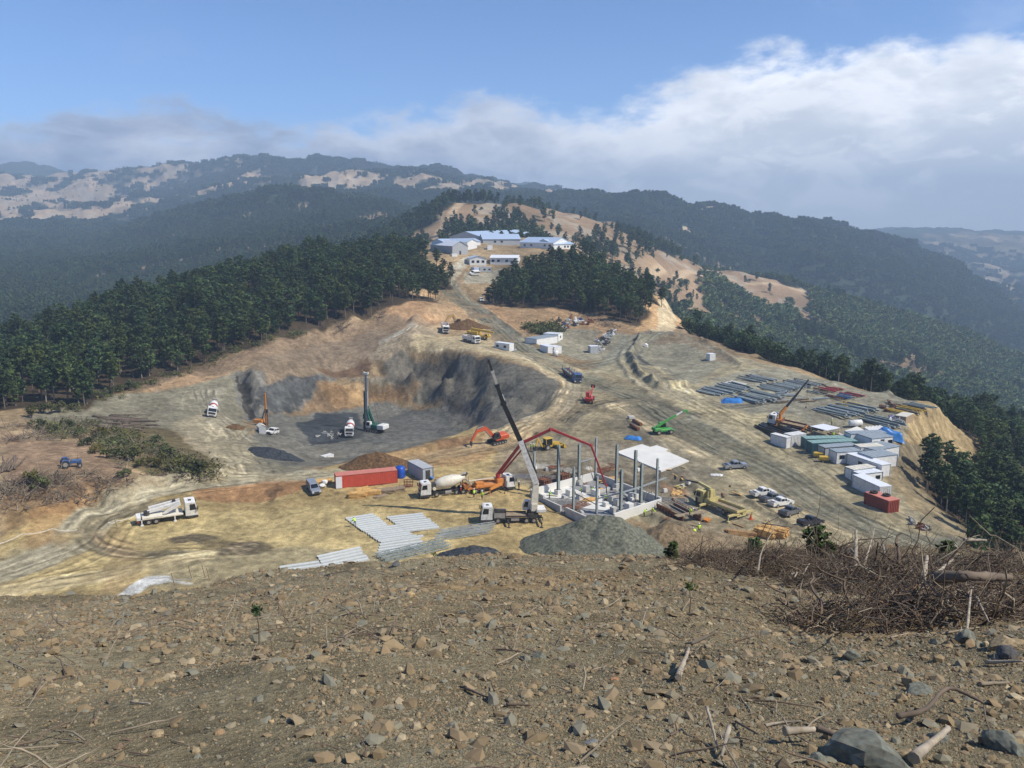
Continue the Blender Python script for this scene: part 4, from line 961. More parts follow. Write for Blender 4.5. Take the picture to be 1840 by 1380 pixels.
def truck_cab(root, x0, m, w=2.45, L=2.0, z0=.75, h=2.25, high=True):
    """flat-fronted cab, nose at x0+L"""
    x1 = x0 + L; hw = w / 2
    c_ = MB(); c_.prism([(x0, z0), (x1 - .05, z0), (x1, z0 + .25), (x1 - .04, z0 + 1.05), (x1 - .28, z0 + h - .1), (x1 - .5, z0 + h), (x0, z0 + h)], -hw, hw)
    cab = c_.build('cab', m, root)
    g = MB(); g.add([(x1 - .035, -hw + .12, z0 + 1.1), (x1 - .035, hw - .12, z0 + 1.1), (x1 - .255, hw - .2, z0 + h - .22), (x1 - .255, -hw + .2, z0 + h - .22), (x1 - .10, -hw + .12, z0 + 1.1), (x1 - .10, hw - .12, z0 + 1.1), (x1 - .35, hw - .2, z0 + h - .22), (x1 - .35, -hw + .2, z0 + h - .22)], [(0, 1, 2, 3), (7, 6, 5, 4), (0, 4, 5, 1), (2, 6, 7, 3), (1, 5, 6, 2), (0, 3, 7, 4)]); g.build('windscreen', K['glass'], cab)
    for sgn in (-1, 1):
        q = MB(); y = sgn * (hw + .012); q.prism([(x0 + .7, z0 + 1.08), (x1 - .2, z0 + 1.08), (x1 - .42, z0 + h - .3), (x0 + .7, z0 + h - .3)], y - .012, y + .012); q.build('side_window', K['glass'], cab)
        mi = MB(); mi.box(x1 - .05, x1 + .08, sgn * (hw + .22) - .11, sgn * (hw + .22) + .11, z0 + 1.1, z0 + 1.75); mi.bar((x1 - .1, sgn * hw, z0 + 1.7), (x1, sgn * (hw + .22), z0 + 1.7), .04); mi.build('mirror', K['black'], cab)
        hl = MB(); hl.box(x1 - .02, x1 + .05, sgn * (hw - .32) - .2, sgn * (hw - .32) + .2, z0 - .12, z0 + .1); hl.build('headlight', K['lamp'], cab)
        st = MB(); st.box(x0 + .3, x1 - .4, sgn * (hw - .08) - .12, sgn * (hw - .08) + .12, z0 - .5, z0 - .02); st.build('step', K['dark'], cab)
    gr = MB(); gr.box(x1 - .08, x1 + .03, -hw + .3, hw - .3, z0 + .35, z0 + .9); 
    for k in range(4): gr.box(x1 + .03, x1 + .05, -hw + .34, hw - .34, z0 + .42 + k * .12, z0 + .47 + k * .12)
    gr.build('grille', K['dark'], cab)
    bp = MB(); bp.box(x1 - .5, x1 + .12, -hw, hw, z0 - .42, z0 - .13, ch=.04); bp.build('bumper', K['dark'], root)
    ht = MB(); ht.box(x0 + .6, x0 + 1.1, -.3, .3, z0 + h, z0 + h + .05); ht.build('roof_hatch', K['dark'], cab)
    return cab
def chassis(root, x0, x1, m=None):
    c_ = MB()
    for y in (-.42, .42): c_.box(x0, x1, y - .06, y + .06, .72, .98)
    for k in range(6): x = x0 + (x1 - x0) * (k + .5) / 6; c_.box(x - .06, x + .06, -.36, .36, .76, .92)
    c_.box(x0, x0 + .1, -1.15, 1.15, .55, .75)
    c_.build('chassis', m or K['dark'], root)
    t = MB(); t.box(x0 + (x1 - x0) * .42, x0 + (x1 - x0) * .56, .75, 1.2, .5, 1.0, ch=.06); t.build('fuel_tank', K['rim'], root)
def mudguards(root, xs, m=None):
    c_ = MB()
    for x in xs:
        for sgn in (-1, 1):
            p = [(x - .62, .75), (x - .45, 1.08), (x, 1.2), (x + .45, 1.08), (x + .62, .75), (x + .56, .75), (x + .42, 1.02), (x, 1.14), (x - .42, 1.02), (x - .56, .75)]
            c_.prism(p, sgn * 1.0 - .2, sgn * 1.0 + .2)
    c_.build('mudguard', m or K['dark'], root)
def concrete_mixer(band=False):
    r = empty('concrete_mixer_truck', (0, 0, 0))
    chassis(r, -4.9, 4.2); truck_cab(r, 3.0, K['white']); mudguards(r, [-3.4, -2.1]); wheels(r, [(x, s * 1.02) for x in (3.6, 1.9, -2.1, -3.4) for s in (-1, 1)])
    d = MB(); d.lathe((1.9, 0, 2.15), (-4.0, 0, 3.05), [(0, .4), (.02, .75), (.2, 1.12), (.45, 1.22), (.62, 1.15), (.85, .75), (.97, .5), (1, .55)], 20); dr = d.build('drum', K['cream'] if not band else K['white'], r, True)
    if band:
        b = MB(); b.lathe((1.05, 0, 2.27), (.45, 0, 2.37), [(0, 1.02), (0, 1.10), (1, 1.19), (1, 1.1)], 20); b.build('drum_band', K['red'], dr, True)
    f = MB(); f.box(1.9, 2.5, -.55, .55, 1.0, 2.6); f.bar((-3.3, -.8, 1), (-3.5, -.55, 2.9), .12); f.bar((-3.3, .8, 1), (-3.5, .55, 2.9), .12); f.box(-3.6, -3.2, -.8, .8, .98, 1.15); f.build('drum_frame', K['dark'], r)
    h = MB(); h.add([(-3.5, -.6, 3.9), (-4.6, -.6, 3.9), (-4.6, .6, 3.9), (-3.5, .6, 3.9), (-3.9, -.2, 3.2), (-4.3, -.2, 3.2), (-4.3, .2, 3.2), (-3.9, .2, 3.2)], [(0, 1, 5, 4), (1, 2, 6, 5), (2, 3, 7, 6), (3, 0, 4, 7), (4, 5, 6, 7)]); h.bar((-4.2, .1, 2.7), (-5.3, .3, 1.4), .5, .18); h.build('hopper_chute', K['rim'], r)
    l = MB()
    for y in (.62, .95): l.bar((-4.75, y, .9), (-4.55, y, 3.4), .05)
    for k in range(7): l.bar((-4.74 + k * .03, .62, 1.1 + k * .34), (-4.74 + k * .03, .95, 1.1 + k * .34), .04)
    l.build('ladder', K['rim'], r); w = MB(); w.cyl((2.2, -.75, 1.6), (2.2, .75, 1.6), .32, n=12); w.build('water_tank', K['cream'], r, True)
    return r
def flatbed(root, x0, x1, z=1.15, side=.45, m=None, w=2.5):
    m = m or K['greyp']; f = MB(); f.box(x0, x1, -w/2, w/2, z, z + .12); f.build('bed_floor', K['oldwood'], root)
    for nm, b in (('side_board', (x0, x1, -w/2 - .003, -w/2 + .06, z + .125, z + side)), ('side_board', (x0, x1, w/2 - .06, w/2 + .003, z + .125, z + side)), ('tail_board', (x0 - .063, x0 - .003, -w/2, w/2, z + .125, z + side)), ('head_board', (x1 + .003, x1 + .063, -w/2, w/2, z + .125, z + side + .5))):
        q = MB(); q.box(*b)
        if nm == 'side_board':
            yy = b[2] - .02 if b[2] < 0 else b[3]
            n = max(2, int((x1 - x0) / 1.2))
            for k in range(n + 1): xx = x0 + (x1 - x0) * k / n; q.box(xx - .04, xx + .04, yy, yy + .02, z + .1, z + side + .02)
        q.build(nm, m, root)
def outriggers(root, xs, reach=2.4, m=None):
    for x in xs:
        for s in (-1, 1):
            q = MB(); q.box(x - .14, x + .14, min(s * .5, s * reach), max(s * .5, s * reach), .62, .84); q.cyl((x, s * reach, .95), (x, s * reach, .08), .09, n=8); q.cyl((x, s * reach, .08), (x, s * reach, 0), .3, n=10); q.build('outrigger', m or K['dark'], root)
def tele_boom(root, p, q, secs, w0=.62, mats=None, name='boom'):
    """telescopic boom from p to q, sections thinner towards the tip"""
    p = Vector(p); q = Vector(q); b = None
    for k in range(secs):
        a = p + (q - p) * (k / secs) * 1.0; e = p + (q - p) * ((k + 1) / secs); w = w0 * (1 - .72 * k / secs)
        m = MB(); m.bar(a - (q - p).normalized() * .3, e, w, w * 1.15); m.bar(e - (q - p).normalized() * .12, e + (q - p).normalized() * .04, w * 1.18, w * 1.32)
        o = m.build(name if k == 0 else 'boom_section', mats[min(k, len(mats) - 1)], root if b is None else b); b = b or o
    return b
def dump_truck():
    r = empty('dump_truck', (0, 0, 0)); chassis(r, -3.9, 3.4); truck_cab(r, 2.1, K['white']); mudguards(r, [-2.6]); wheels(r, [(x, s * 1.02) for x in (2.9, -1.5, -2.8) for s in (-1, 1)])
    b = MB(); w = 1.25
    b.box(-3.9, 1.7, -w, w, 1.1, 1.2); b.box(-3.9, 1.7, -w - .05, -w + .03, 1.203, 2.35); b.box(-3.9, 1.7, w - .03, w + .05, 1.203, 2.35); b.box(1.7, 1.78, -w, w, 1.1, 2.6); b.box(-3.98, -3.9, -w, w, 1.2, 2.3)
    for k in range(7):
        x = -3.7 + k * .85
        for s in (-1, 1): b.box(x - .05, x + .05, s * (w + .07) - .05, s * (w + .07) + .05, 1.15, 2.38)
    b.box(1.7, 2.5, -w, w, 2.6, 2.68); b.build('tipper_body', K['white'], r)
    s_ = MB(); s_.add([(-3.8, -1.15, 1.5), (1.6, -1.15, 1.5), (1.6, 1.15, 1.5), (-3.8, 1.15, 1.5), (-2.5, -.3, 2.1), (.6, -.3, 2.25), (.6, .4, 2.2), (-2.5, .4, 2.15)], [(0, 1, 5, 4), (1, 2, 6, 5), (2, 3, 7, 6), (3, 0, 4, 7), (4, 5, 6, 7)]); s_.build('load', mat('red_soil_load', (.22, .12, .07), 1), r)
    return r
def pickup(m, canopy=False, label='', group=None, wagon=False):
    r = empty('pickup_truck' if not wagon else 'estate_car', (0, 0, 0), label=label, cat='pickup truck' if not wagon else 'car', group=group)
    low = MB(); low.prism([(-2.6, .45), (2.55, .42), (2.68, .6), (2.62, .92), (2.45, 1.02), (1.35, 1.12), (-2.62, 1.08), (-2.66, .7)], -.9, .9); low.build('body', m, r)
    up = MB(); xr = -2.5 if (canopy or wagon) else -.75; P_ = [(xr, 1.08), (1.35, 1.09), (.55, 1.72), (.1, 1.78), (xr + .2, 1.75)]
    n = len(P_); V = [(x, -.84 + (z - 1.1) * .16, z) for x, z in P_] + [(x, .84 - (z - 1.1) * .16, z) for x, z in P_]; up.add(V, [tuple(range(n)), tuple(range(n, 2*n))[::-1]] + [(i, n+i, n+(i+1) % n, (i+1) % n) for i in range(n)]); cb = up.build('cab', m, r)
    w = MB(); w.add([(1.32, -.72, 1.15), (1.32, .72, 1.15), (.62, .66, 1.70), (.62, -.66, 1.70), (1.26, -.72, 1.13), (1.26, .72, 1.13), (.56, .66, 1.66), (.56, -.66, 1.66)], [(0, 1, 2, 3), (7, 6, 5, 4), (0, 4, 5, 1), (2, 6, 7, 3), (1, 5, 6, 2), (0, 3, 7, 4)]); w.build('windscreen', K['glass'], cb)
    for s in (-1, 1):
        for a, b in ((-.62, .2), (.28, .95)) + (((-2.3, -.8),) if (canopy or wagon) else ()):
            q = MB(); y0, y1 = s * .845, s * .77
            q.add([(a, y0, 1.17), (b, y0, 1.17), (b - (.32 if b > .5 else 0), y1, 1.62), (a + .05, y1, 1.62), (a, y0 - s * .04, 1.17), (b, y0 - s * .04, 1.17), (b - (.32 if b > .5 else 0), y1 - s * .04, 1.62), (a + .05, y1 - s * .04, 1.62)], [(0, 1, 2, 3), (4, 5, 6, 7), (0, 1, 5, 4), (2, 3, 7, 6), (0, 3, 7, 4), (1, 2, 6, 5)]); q.build('side_window', K['glass'], cb)
        h = MB(); h.box(2.5, 2.66, s * .68 - .16, s * .68 + .16, .74, .92); h.build('headlight', K['lamp'], r); t = MB(); t.box(-2.68, -2.62, s * .8 - .07, s * .8 + .07, .72, 1.0); t.build('tail_light', K['red'], r)
        mi = MB(); mi.box(1.05, 1.15, s * .98 - .1, s * .98 + .1, 1.12, 1.3); mi.build('mirror', K['dark'], r)
    rw = MB(); rw.box(xr - .02, xr + .02, -.6, .6, 1.2, 1.55); rw.build('rear_window', K['glass'], cb)
    if not (canopy or wagon):
        bed = MB(); bed.box(-2.55, -.8, -.78, .78, 1.083, 1.09); bed.build('load_bed', K['black'], r)
        rl = MB(); rl.box(-2.62, -.78, -.9, -.8, 1.08, 1.2); rl.box(-2.62, -.78, .8, .9, 1.08, 1.2); rl.box(-2.66, -2.56, -.8, .8, 1.08, 1.2); rl.build('bed_rail', m, r)
    g = MB(); g.box(2.6, 2.7, -.45, .45, .62, .85); g.box(2.6, 2.74, -.85, .85, .42, .58); g.build('bumper', K['dark'], r)
    wheels(r, [(1.7, -.82), (1.7, .82), (-1.5, -.82), (-1.5, .82)], .39, .26); return r
def minibus():
    r = empty('minibus', (0, 0, 0)); b = MB(); b.prism([(-3.2, .4), (3.1, .4), (3.25, .8), (3.1, 1.25), (2.3, 1.5), (1.7, 2.45), (-3.1, 2.5), (-3.25, 1.0)], -1, 1); b.build('body', K['white'], r)
    for s in (-1, 1):
        for k in range(5): q = MB(); x = -2.9 + k * .95; q.box(x, x + .82, s * 1.01 - .01, s * 1.01 + .01, 1.45, 2.15); q.build('side_window', K['glass'], r)
        h = MB(); h.box(3.1, 3.22, s * .7 - .15, s * .7 + .15, .85, 1.05); h.build('headlight', K['lamp'], r)
    q = MB(); q.add([(2.28, -.85, 1.55), (2.28, .85, 1.55), (1.78, .8, 2.38), (1.78, -.8, 2.38), (2.2, -.85, 1.5), (2.2, .85, 1.5), (1.7, .8, 2.34), (1.7, -.8, 2.34)], [(0, 1, 2, 3), (7, 6, 5, 4), (0, 4, 5, 1), (2, 6, 7, 3), (1, 5, 6, 2), (0, 3, 7, 4)]); q.build('windscreen', K['glass'], r)
    wheels(r, [(2.1, -.9), (2.1, .9), (-2.0, -.9), (-2.0, .9)], .36, .24); return r
def crawler(root, L=4.2, w=.6, track=2.6, m=None):
    for s in (-1, 1):
        q = MB(); q.prism([(-L/2 + .3, 0), (L/2 - .3, 0), (L/2, .35), (L/2 - .15, .78), (-L/2 + .15, .78), (-L/2, .35)], s * track/2 - w/2, s * track/2 + w/2)
        for k in range(14): x = -L/2 + .35 + k * (L - .7) / 13; q.box(x - .04, x + .04, s * track/2 - w/2 - .02, s * track/2 + w/2 + .02, .78, .83)
        t = q.build('track', m or K['dark'], root)
        for k in range(5):
            g = MB(); x = -L/2 + .55 + k * (L - 1.1) / 4; g.cyl((x, s * (track/2 + w/2) - .02, .38), (x, s * (track/2 + w/2) + .06, .38), .2, n=8); g.build('roller', K['rim'], t)
    q = MB(); q.box(-1, 1, -track/2 + .31, track/2 - .31, .4, .85); q.cyl((0, 0, .85), (0, 0, 1.05), .7, n=16); q.build('undercarriage', K['dark'], root)
def excavator(m, breaker=False, s=1.0):
    r = empty('excavator', (0, 0, 0)); crawler(r)
    h = MB(); h.box(-2.5, .9, -1.35, 1.35, 1.05, 1.35); h.box(-2.5, -.4, -1.35, 1.35, 1.36, 2.2, ch=.12); h.box(-.38, 1.0, -1.33, -.35, 1.36, 1.9, ch=.05); h.build('house', m, r)
    cw = MB(); cw.box(-2.85, -2.35, -1.3, 1.3, 1.1, 2.1, ch=.12); cw.build('counterweight', m, r)
    cb = MB(); cb.prism([(-.3, 1.37), (1.25, 1.37), (1.35, 1.9), (.95, 2.95), (-.2, 2.95)], .4, 1.3); c2 = cb.build('cab', K['dark'], r); g = MB(); g.prism([(0, 1.95), (1.15, 1.95), (.88, 2.8), (0, 2.8)], .385, 1.315); g.build('cab_glass', K['glass'], c2)
    b = MB(); b.bar((.6, -.1, 1.6), (3.2, -.1, 4.6), .42, .75, .42, .95); b.bar((3.1, -.1, 4.5), (5.6, -.1, 4.1), .4, .95, .36, .5); bo = b.build('boom', m, r)
    a = MB(); a.bar((5.2, -.1, 4.6), (7.2, -.1, 1.9), .36, .7, .3, .4); ar = a.build('arm', m, r); c_ = MB(); c_.cyl((1.6, .25, 1.7), (3.2, .25, 4.0), .09, n=8); c_.cyl((1.6, -.45, 1.7), (3.2, -.45, 4.0), .09, n=8); c_.cyl((3.6, -.1, 5.15), (5.2, -.1, 4.9), .09, n=8); c_.build('hydraulic_ram', K['rim'], bo)
    if breaker: q = MB(); q.box(6.95, 7.45, -.3, .1, .9, 2.0); q.cyl((7.2, -.1, .9), (7.2, -.1, -.1), .09, n=8); q.build('rock_breaker', K['dark'], r)
    else: q = MB(); q.prism([(6.9, 1.9), (7.4, 1.7), (7.6, .7), (6.9, .2), (6.2, .5), (6.5, .8), (6.9, 1.2)], -.7, .5); q.build('bucket', K['dark'], r)
    r.scale = (s, s, s); return r
# ------------------------------------------------------------------ machines on the site
def local(o, wp): return o.matrix_basis.inverted() @ Vector(wp)
def T(o, label, cat, group=None): tag(o, label, cat, group); return o
MX = 'concrete mixer trucks on the site'
m1 = T(concrete_mixer(), 'white mixer truck with big cream drum beside the orange pump truck', 'mixer truck', MX); put(m1, (752, 894), (846, 883))
m2 = T(concrete_mixer(True), 'white mixer truck alone on the grey ground left of the trench', 'mixer truck', MX); put(m2, (379, 752), (383, 738))
m3 = T(copytree(m2), 'white mixer truck parked on the dark pit floor beside the green drill rig', 'mixer truck', MX); put(m3, (627, 788), (631, 772))

def crane_truck():
    r = empty('crane_truck', (0, 0, 0)); T(r, 'dark four axle crane truck with a tall black and white telescopic boom', 'crane truck'); put(r, (864, 938), (974, 937))
    chassis(r, -5.5, 4.8); truck_cab(r, 3.6, K['white'], h=2.35); mudguards(r, [4.4, 2.6, -2.4, -3.8]); wheels(r, [(x, s * 1.02) for x in (4.35, 2.6, -2.5, -3.85) for s in (-1, 1)])
    q = MB(); q.box(1.3, 3.3, -1.2, 1.2, 1.0, 2.0, ch=.05); q.build('tool_locker', K['rim'], r); q = MB(); q.bar((1.5, 1.0, 2.2), (3.4, 1.0, 2.6), .3, .4); q.box(1.2, 3.2, .3, 1.2, 2.0, 2.5); q.build('winch_drum', K['dark'], r)
    flatbed(r, -2.6, 1.2, 1.15, .35, K['dark']); q = MB(); q.box(-4.6, -2.8, -1.0, 1.0, 1.0, 1.7); q.cyl((-3.7, 0, 1.7), (-3.7, 0, 2.1), .8, n=16); q.build('slew_ring', K['dark'], r)
    cbn = MB(); cbn.prism([(-3.3, 1.9), (-2.0, 1.9), (-2.0, 2.8), (-2.4, 3.7), (-3.3, 3.7)], -1.25, -.45); c_ = cbn.build('crane_cab', K['white'], r); g = MB(); g.prism([(-2.9, 2.5), (-2.02, 2.5), (-2.4, 3.5), (-2.9, 3.5)], -1.27, -.43); g.build('cab_glass', K['glass'], c_)
    cw = MB(); cw.box(-5.9, -4.3, -1.1, 1.1, 1.9, 2.7, ch=.15); cw.build('counterweight', K['white'], r)
    base = r.matrix_basis @ Vector((-3.9, 0, 2.2)); Yb = base.y
    p0 = local(r, base); p1 = local(r, at_depth(963, 868, Yb)); t = MB(); t.bar(p0, p1, .8, 1.3, .7, 1.0); t.box(p0.x - .5, p0.x + .5, -.6, .6, p0.z - .4, p0.z + 1.2); t.build('boom_pedestal', K['cream'], r)
    p2 = local(r, at_depth(877, 646, Yb - 1.5)); e = local(r, at_depth(932, 848 - 15, Yb))
    a = local(r, at_depth(952, 838, Yb)); bs = local(r, at_depth(935, 792, Yb - .2)); d0 = p1
    b0 = MB(); b0.bar(d0, bs, .95, 1.0, .85, .9); bo = b0.build('boom', K['white'], r)
    pts = [(935, 792, .80), (903, 722, .62), (892, 690, .44), (884, 666, .3), (877, 646, .2)]; mats = [K['black'], K['black'], K['rim'], K['black']]
    for k in range(4):
        p = local(r, at_depth(pts[k][0], pts[k][1], Yb - .3 * k)); q2 = local(r, at_depth(pts[k+1][0], pts[k+1][1], Yb - .3 * (k + 1))); w = pts[k][2]
        m = MB(); m.bar(p, q2, w, w * 1.1, w * .85, w * .95); dd = (q2 - p).normalized(); m.bar(q2 - dd * .5, q2, w * 1.15, w * 1.3); m.build('boom_section', mats[k], bo)
    s = MB(); p = local(r, at_depth(903, 720, Yb)); s.bar(p, p + Vector((.4, 0, .9)), .7, .9); s.build('winch_block', K['white'], bo)
    rm = MB(); pa = local(r, at_depth(964, 850, Yb)); pb = local(r, at_depth(941, 795, Yb - .3)); rm.cyl(pa, pb, .16, n=8); rm.build('hydraulic_ram', K['black'], bo)
    tip = at_depth(877, 646, Yb - 1.2); hk = MB(); lt = local(r, tip); hk.cyl(lt, lt + Vector((0, 0, -2.2)), .03, n=5); hk.box(lt.x - .12, lt.x + .12, lt.y - .12, lt.y + .12, lt.z - 2.6, lt.z - 2.1); hk.build('hook', K['dark'], bo)
    outriggers(r, [.9, -4.9], 3.1)
crane_truck()

def pump_truck():
    r = empty('concrete_pump_truck', (0, 0, 0)); T(r, 'orange concrete pump truck with long folded red boom reaching over the building', 'pump truck'); put(r, (922, 878), (838, 886))
    chassis(r, -4.9, 3.0, K['orange']); truck_cab(r, 2.9, K['white']); mudguards(r, [3.8, -2.2, -3.5], K['orange']); wheels(r, [(x, s * 1.02) for x in (3.8, -2.2, -3.5) for s in (-1, 1)])
    q = MB(); q.box(-3.4, 2.2, -1.1, 1.1, 1.15, 1.5); q.box(1.2, 2.7, -.8, .8, 1.5, 2.4); q.box(-3.2, -1.6, -.7, .7, 1.5, 2.0); q.build('deck', K['orange'], r)
    h = MB(); h.add([(-5.9, -.9, 1.9), (-4.8, -.9, 1.9), (-4.8, .9, 1.9), (-5.9, .9, 1.9), (-5.6, -.5, .9), (-5.0, -.5, .9), (-5.0, .5, .9), (-5.6, .5, .9)], [(0, 1, 5, 4), (1, 2, 6, 5), (2, 3, 7, 6), (3, 0, 4, 7), (4, 5, 6, 7)]); h.build('hopper', K['orange'], r)
    for s in (-1, 1):
        f = MB(); f.bar((2.0, s * 1.0, 1.5), (-1.4, s * 3.2, 1.3), .45, .5, .35, .35); f.cyl((-1.4, s * 3.2, 1.3), (-1.4, s * 3.2, 0), .09, n=8); f.build('outrigger', K['orange'], r)
        f = MB(); f.bar((1.8, 0, .9), (1.9, s * 2.9, .95), .2, .24); f.cyl((1.9, s * 2.9, .95), (1.9, s * 2.9, 0), .08, n=8); f.build('outrigger', K['dark'], r)
    pi = MB(); pi.bar((-4.5, .5, 2.2), (1.6, .3, 2.5), .18); pi.build('delivery_pipe', K['cream'], r)
    Yb = r.location.y
    t = MB(); a = Vector((1.6, 0, 2.4)); t.cyl(a, a + Vector((0, 0, .9)), .45, n=12); t.build('turret', K['red'], r)
    pts = [r.matrix_basis @ (a + Vector((0, 0, .8)))] + [at_depth(937, 796, Yb - 1), at_depth(990, 771, Yb - 2), at_depth(1062, 800, Yb - 3), at_depth(1089, 872, Yb - 4)]
    bo = None
    for k in range(4):
        p, q2 = local(r, pts[k]), local(r, pts[k+1]); w = (.5, .42, .34, .26)[k]; m = MB(); m.bar(p, q2, w, w * 1.3, w * .8, w); m.cyl(q2 - Vector((0, .3, 0)), q2 + Vector((0, .3, 0)), w * .7, n=10)
        if k == 0: m.bar(p + Vector((.8, .1, 0)), q2 + Vector((.9, .1, -.6)), .26, .3)
        o = m.build('boom' if k == 0 else 'boom_section', K['red'], r if bo is None else bo); bo = bo or o
        pp = MB(); off = Vector((0, 0, -w * .85)); pp.cyl(p + off, q2 + off, .09, n=6); pp.build('delivery_pipe', K['cream'] if k > 1 else K['rim'], o)
    e = local(r, pts[4]); hs = MB(); hs.cyl(e, e + Vector((.15, 0, -1.0)), .1, n=8); hs.cyl(e + Vector((.15, 0, -1.0)), e + Vector((.35, 0, -2.3)), .1, n=8); hs.build('end_hose', K['black'], bo)
pump_truck()

def white_boom_truck():
    r = empty('boom_truck', (0, 0, 0)); T(r, 'white truck with folded white boom parked alone on the sandy yard', 'boom truck'); put(r, (350, 926), (256, 940))
    chassis(r, -4.6, 3.2); truck_cab(r, 2.7, K['white'], h=2.5); mudguards(r, [3.6, -2.2]); wheels(r, [(3.6, -1.02), (3.6, 1.02), (-2.2, -1.02), (-2.2, 1.02), (-3.4, -1.02), (-3.4, 1.02)])
    q = MB(); q.box(-4.4, 2.3, -1.2, 1.2, 1.1, 1.3); q.box(-4.4, -1, -1.2, 1.2, 1.3, 1.45); q.build('deck', K['cream'], r)
    b = MB(); b.bar((2.0, .1, 3.0), (-3.8, .1, 1.9), .5, .6, .4, .45); bo = b.build('boom', K['white'], r); b = MB(); b.bar((2.0, .75, 3.2), (-3.2, .7, 2.4), .35, .45); b.build('boom_section', K['white'], bo)
    b = MB(); b.bar((1.9, -.6, 3.1), (-.9, -.7, 1.6), .45, .55, .35, .35); b.build('boom_section', K['white'], bo); s = MB(); s.cyl((-3.6, 0, 1.4), (-3.6, 0, 2.2), .5, n=12); s.cyl((1.0, .4, 3.1), (1.0, .9, 3.1), .35, n=10); s.build('turret', K['dark'], r)
    k = MB(); k.box(-5.3, -4.6, -1.0, 1.0, 1.0, 1.5); k.build('basket', K['white'], r)
    for x in (-4.5, .9):
        for s in (-1, 1): q = MB(); q.box(x - .1, x + .1, s * 1.1 - .1, s * 1.1 + .1, .15, 1.1); q.box(x - .25, x + .25, s * 1.1 - .25, s * 1.1 + .25, 0, .15); q.build('outrigger', K['white'], r)
    p = MB(); p.box(-5.2, -4.9, -.9, -.5, .5, .9); p.build('tail_marker', K['red'], r)
white_boom_truck()

def yellow_crane_truck():
    r = empty('crane_truck', (0, 0, 0)); T(r, 'old pale yellow flatbed truck with knuckle crane behind its cab', 'crane truck'); put(r, (1252, 902), (1334, 934))
    chassis(r, -5.5, 3.4, K['pyel']); truck_cab(r, 3.0, K['pyel'], h=2.3); mudguards(r, [3.9, -2.0, -3.4], K['pyel']); wheels(r, [(x, s * 1.02) for x in (3.9, -2.1, -3.5) for s in (-1, 1)]); flatbed(r, -5.4, 1.3, 1.2, .6, K['pyel'])
    q = MB(); q.box(1.6, 2.7, -1.1, 1.1, 1.0, 1.9); q.box(1.8, 2.4, -.3, .5, 1.9, 3.6); q.bar((2.1, -.9, 1.4), (2.1, -.6, 3.4), .3); q.bar((2.0, .9, 1.4), (2.2, .7, 3.2), .25); q.build('crane_column', K['pyel'], r)
    a = Vector((2.1, .1, 3.5)); Yb = r.location.y; ks = [r.matrix_basis @ a] + [at_depth(1266, 873, Yb + 6), at_depth(1256, 867.5, Yb + 8), at_depth(1232, 862.5, Yb + 10)]
    b = MB(); b.bar(a, local(r, ks[1]), .45, .6); b.bar(local(r, ks[1]), local(r, ks[2]), .4, .55); bo = b.build('boom', K['pyel'], r); s_ = MB(); s_.bar(local(r, ks[2]), local(r, ks[3]), .3, .35, .2, .2); s_.build('boom_section', K['dark'], bo)
    for x in (1.9, -5.2):
        for s in (-1, 1): q = MB(); q.box(x - .17, x + .17, min(s * .4, s * 3.2), max(s * .4, s * 3.2), .85, 1.2); q.cyl((x, s * 3.1, 1.0), (x, s * 3.1, .05), .1, n=8); q.cyl((x, s * 3.1, .1), (x, s * 3.1, 0), .3, n=10); q.build('outrigger', K['pyel'], r)
yellow_crane_truck()

def drill_rig():
    r = empty('drilling_rig', (0, 0, 0)); T(r, 'tall dark green drilling rig standing in the dark pit', 'drilling rig'); put(r, (656, 772), (690, 778), level=True)
    crawler(r, 4.6, .7, 3.2); h = MB(); h.box(-2.0, 1.6, -1.4, 1.4, 1.05, 2.3, ch=.1); h.build('house', K['dgreen'], r); c_ = MB(); c_.box(-4.2, -2.03, -1.5, 1.5, 1.1, 2.5, ch=.15); c_.build('counterweight', K['white'], r)
    cb = MB(); cb.prism([(.4, 1.3), (2.0, 1.3), (2.1, 2.0), (1.7, 3.1), (.4, 3.1)], .55, 1.5); cc = cb.build('cab', K['white'], r); g = MB(); g.prism([(.7, 1.9), (1.95, 1.9), (1.6, 2.95), (.7, 2.95)], .53, 1.52); g.build('cab_glass', K['glass'], cc)
    m = MB(); m.bar((2.6, 0, .6), (2.35, 0, 17.0), .65, .75); m.bar((2.1, 0, 12), (1.9, 0, 16), .3, .3)
    for k in range(12): m.box(2.1, 2.9, -.37, .37, 1.6 + k * 1.25, 1.72 + k * 1.25)
    ma = m.build('mast', K['rim'], r); t = MB(); t.box(1.7, 3.3, -.35, .35, 16.9, 17.5); t.cyl((3.3, -.15, 17.3), (3.3, .15, 17.3), .4, n=12); t.cyl((1.8, -.15, 17.3), (1.8, .15, 17.3), .4, n=12); t.build('mast_head', K['cream'], ma)
    k = MB(); k.cyl((3.4, 0, .3), (3.3, 0, 11.8), .24, n=10); k.box(2.9, 3.8, -.4, .4, 3.4, 5.0); k.build('kelly_bar', K['dgreen'], ma); a = MB(); a.cyl((3.4, 0, 0), (3.4, 0, 2.6), .5, n=12); a.build('auger', K['dark'], ma)
    s = MB(); s.bar((.8, -.7, 1.8), (2.4, -.3, 6.5), .35, .5); s.bar((.8, .7, 1.8), (2.4, .3, 6.5), .35, .5); s.cyl((-.2, 0, 2.3), (2.0, 0, 7.5), .14, n=8); s.build('backstay', K['dgreen'], r)
    c2 = MB(); c2.cyl((-1.8, .1, 2.3), (1.8, .1, 17.2), .03, n=5); c2.cyl((3.3, 0, 17), (3.3, 0, 11.8), .03, n=5); c2.build('cable', K['black'], ma)
drill_rig()
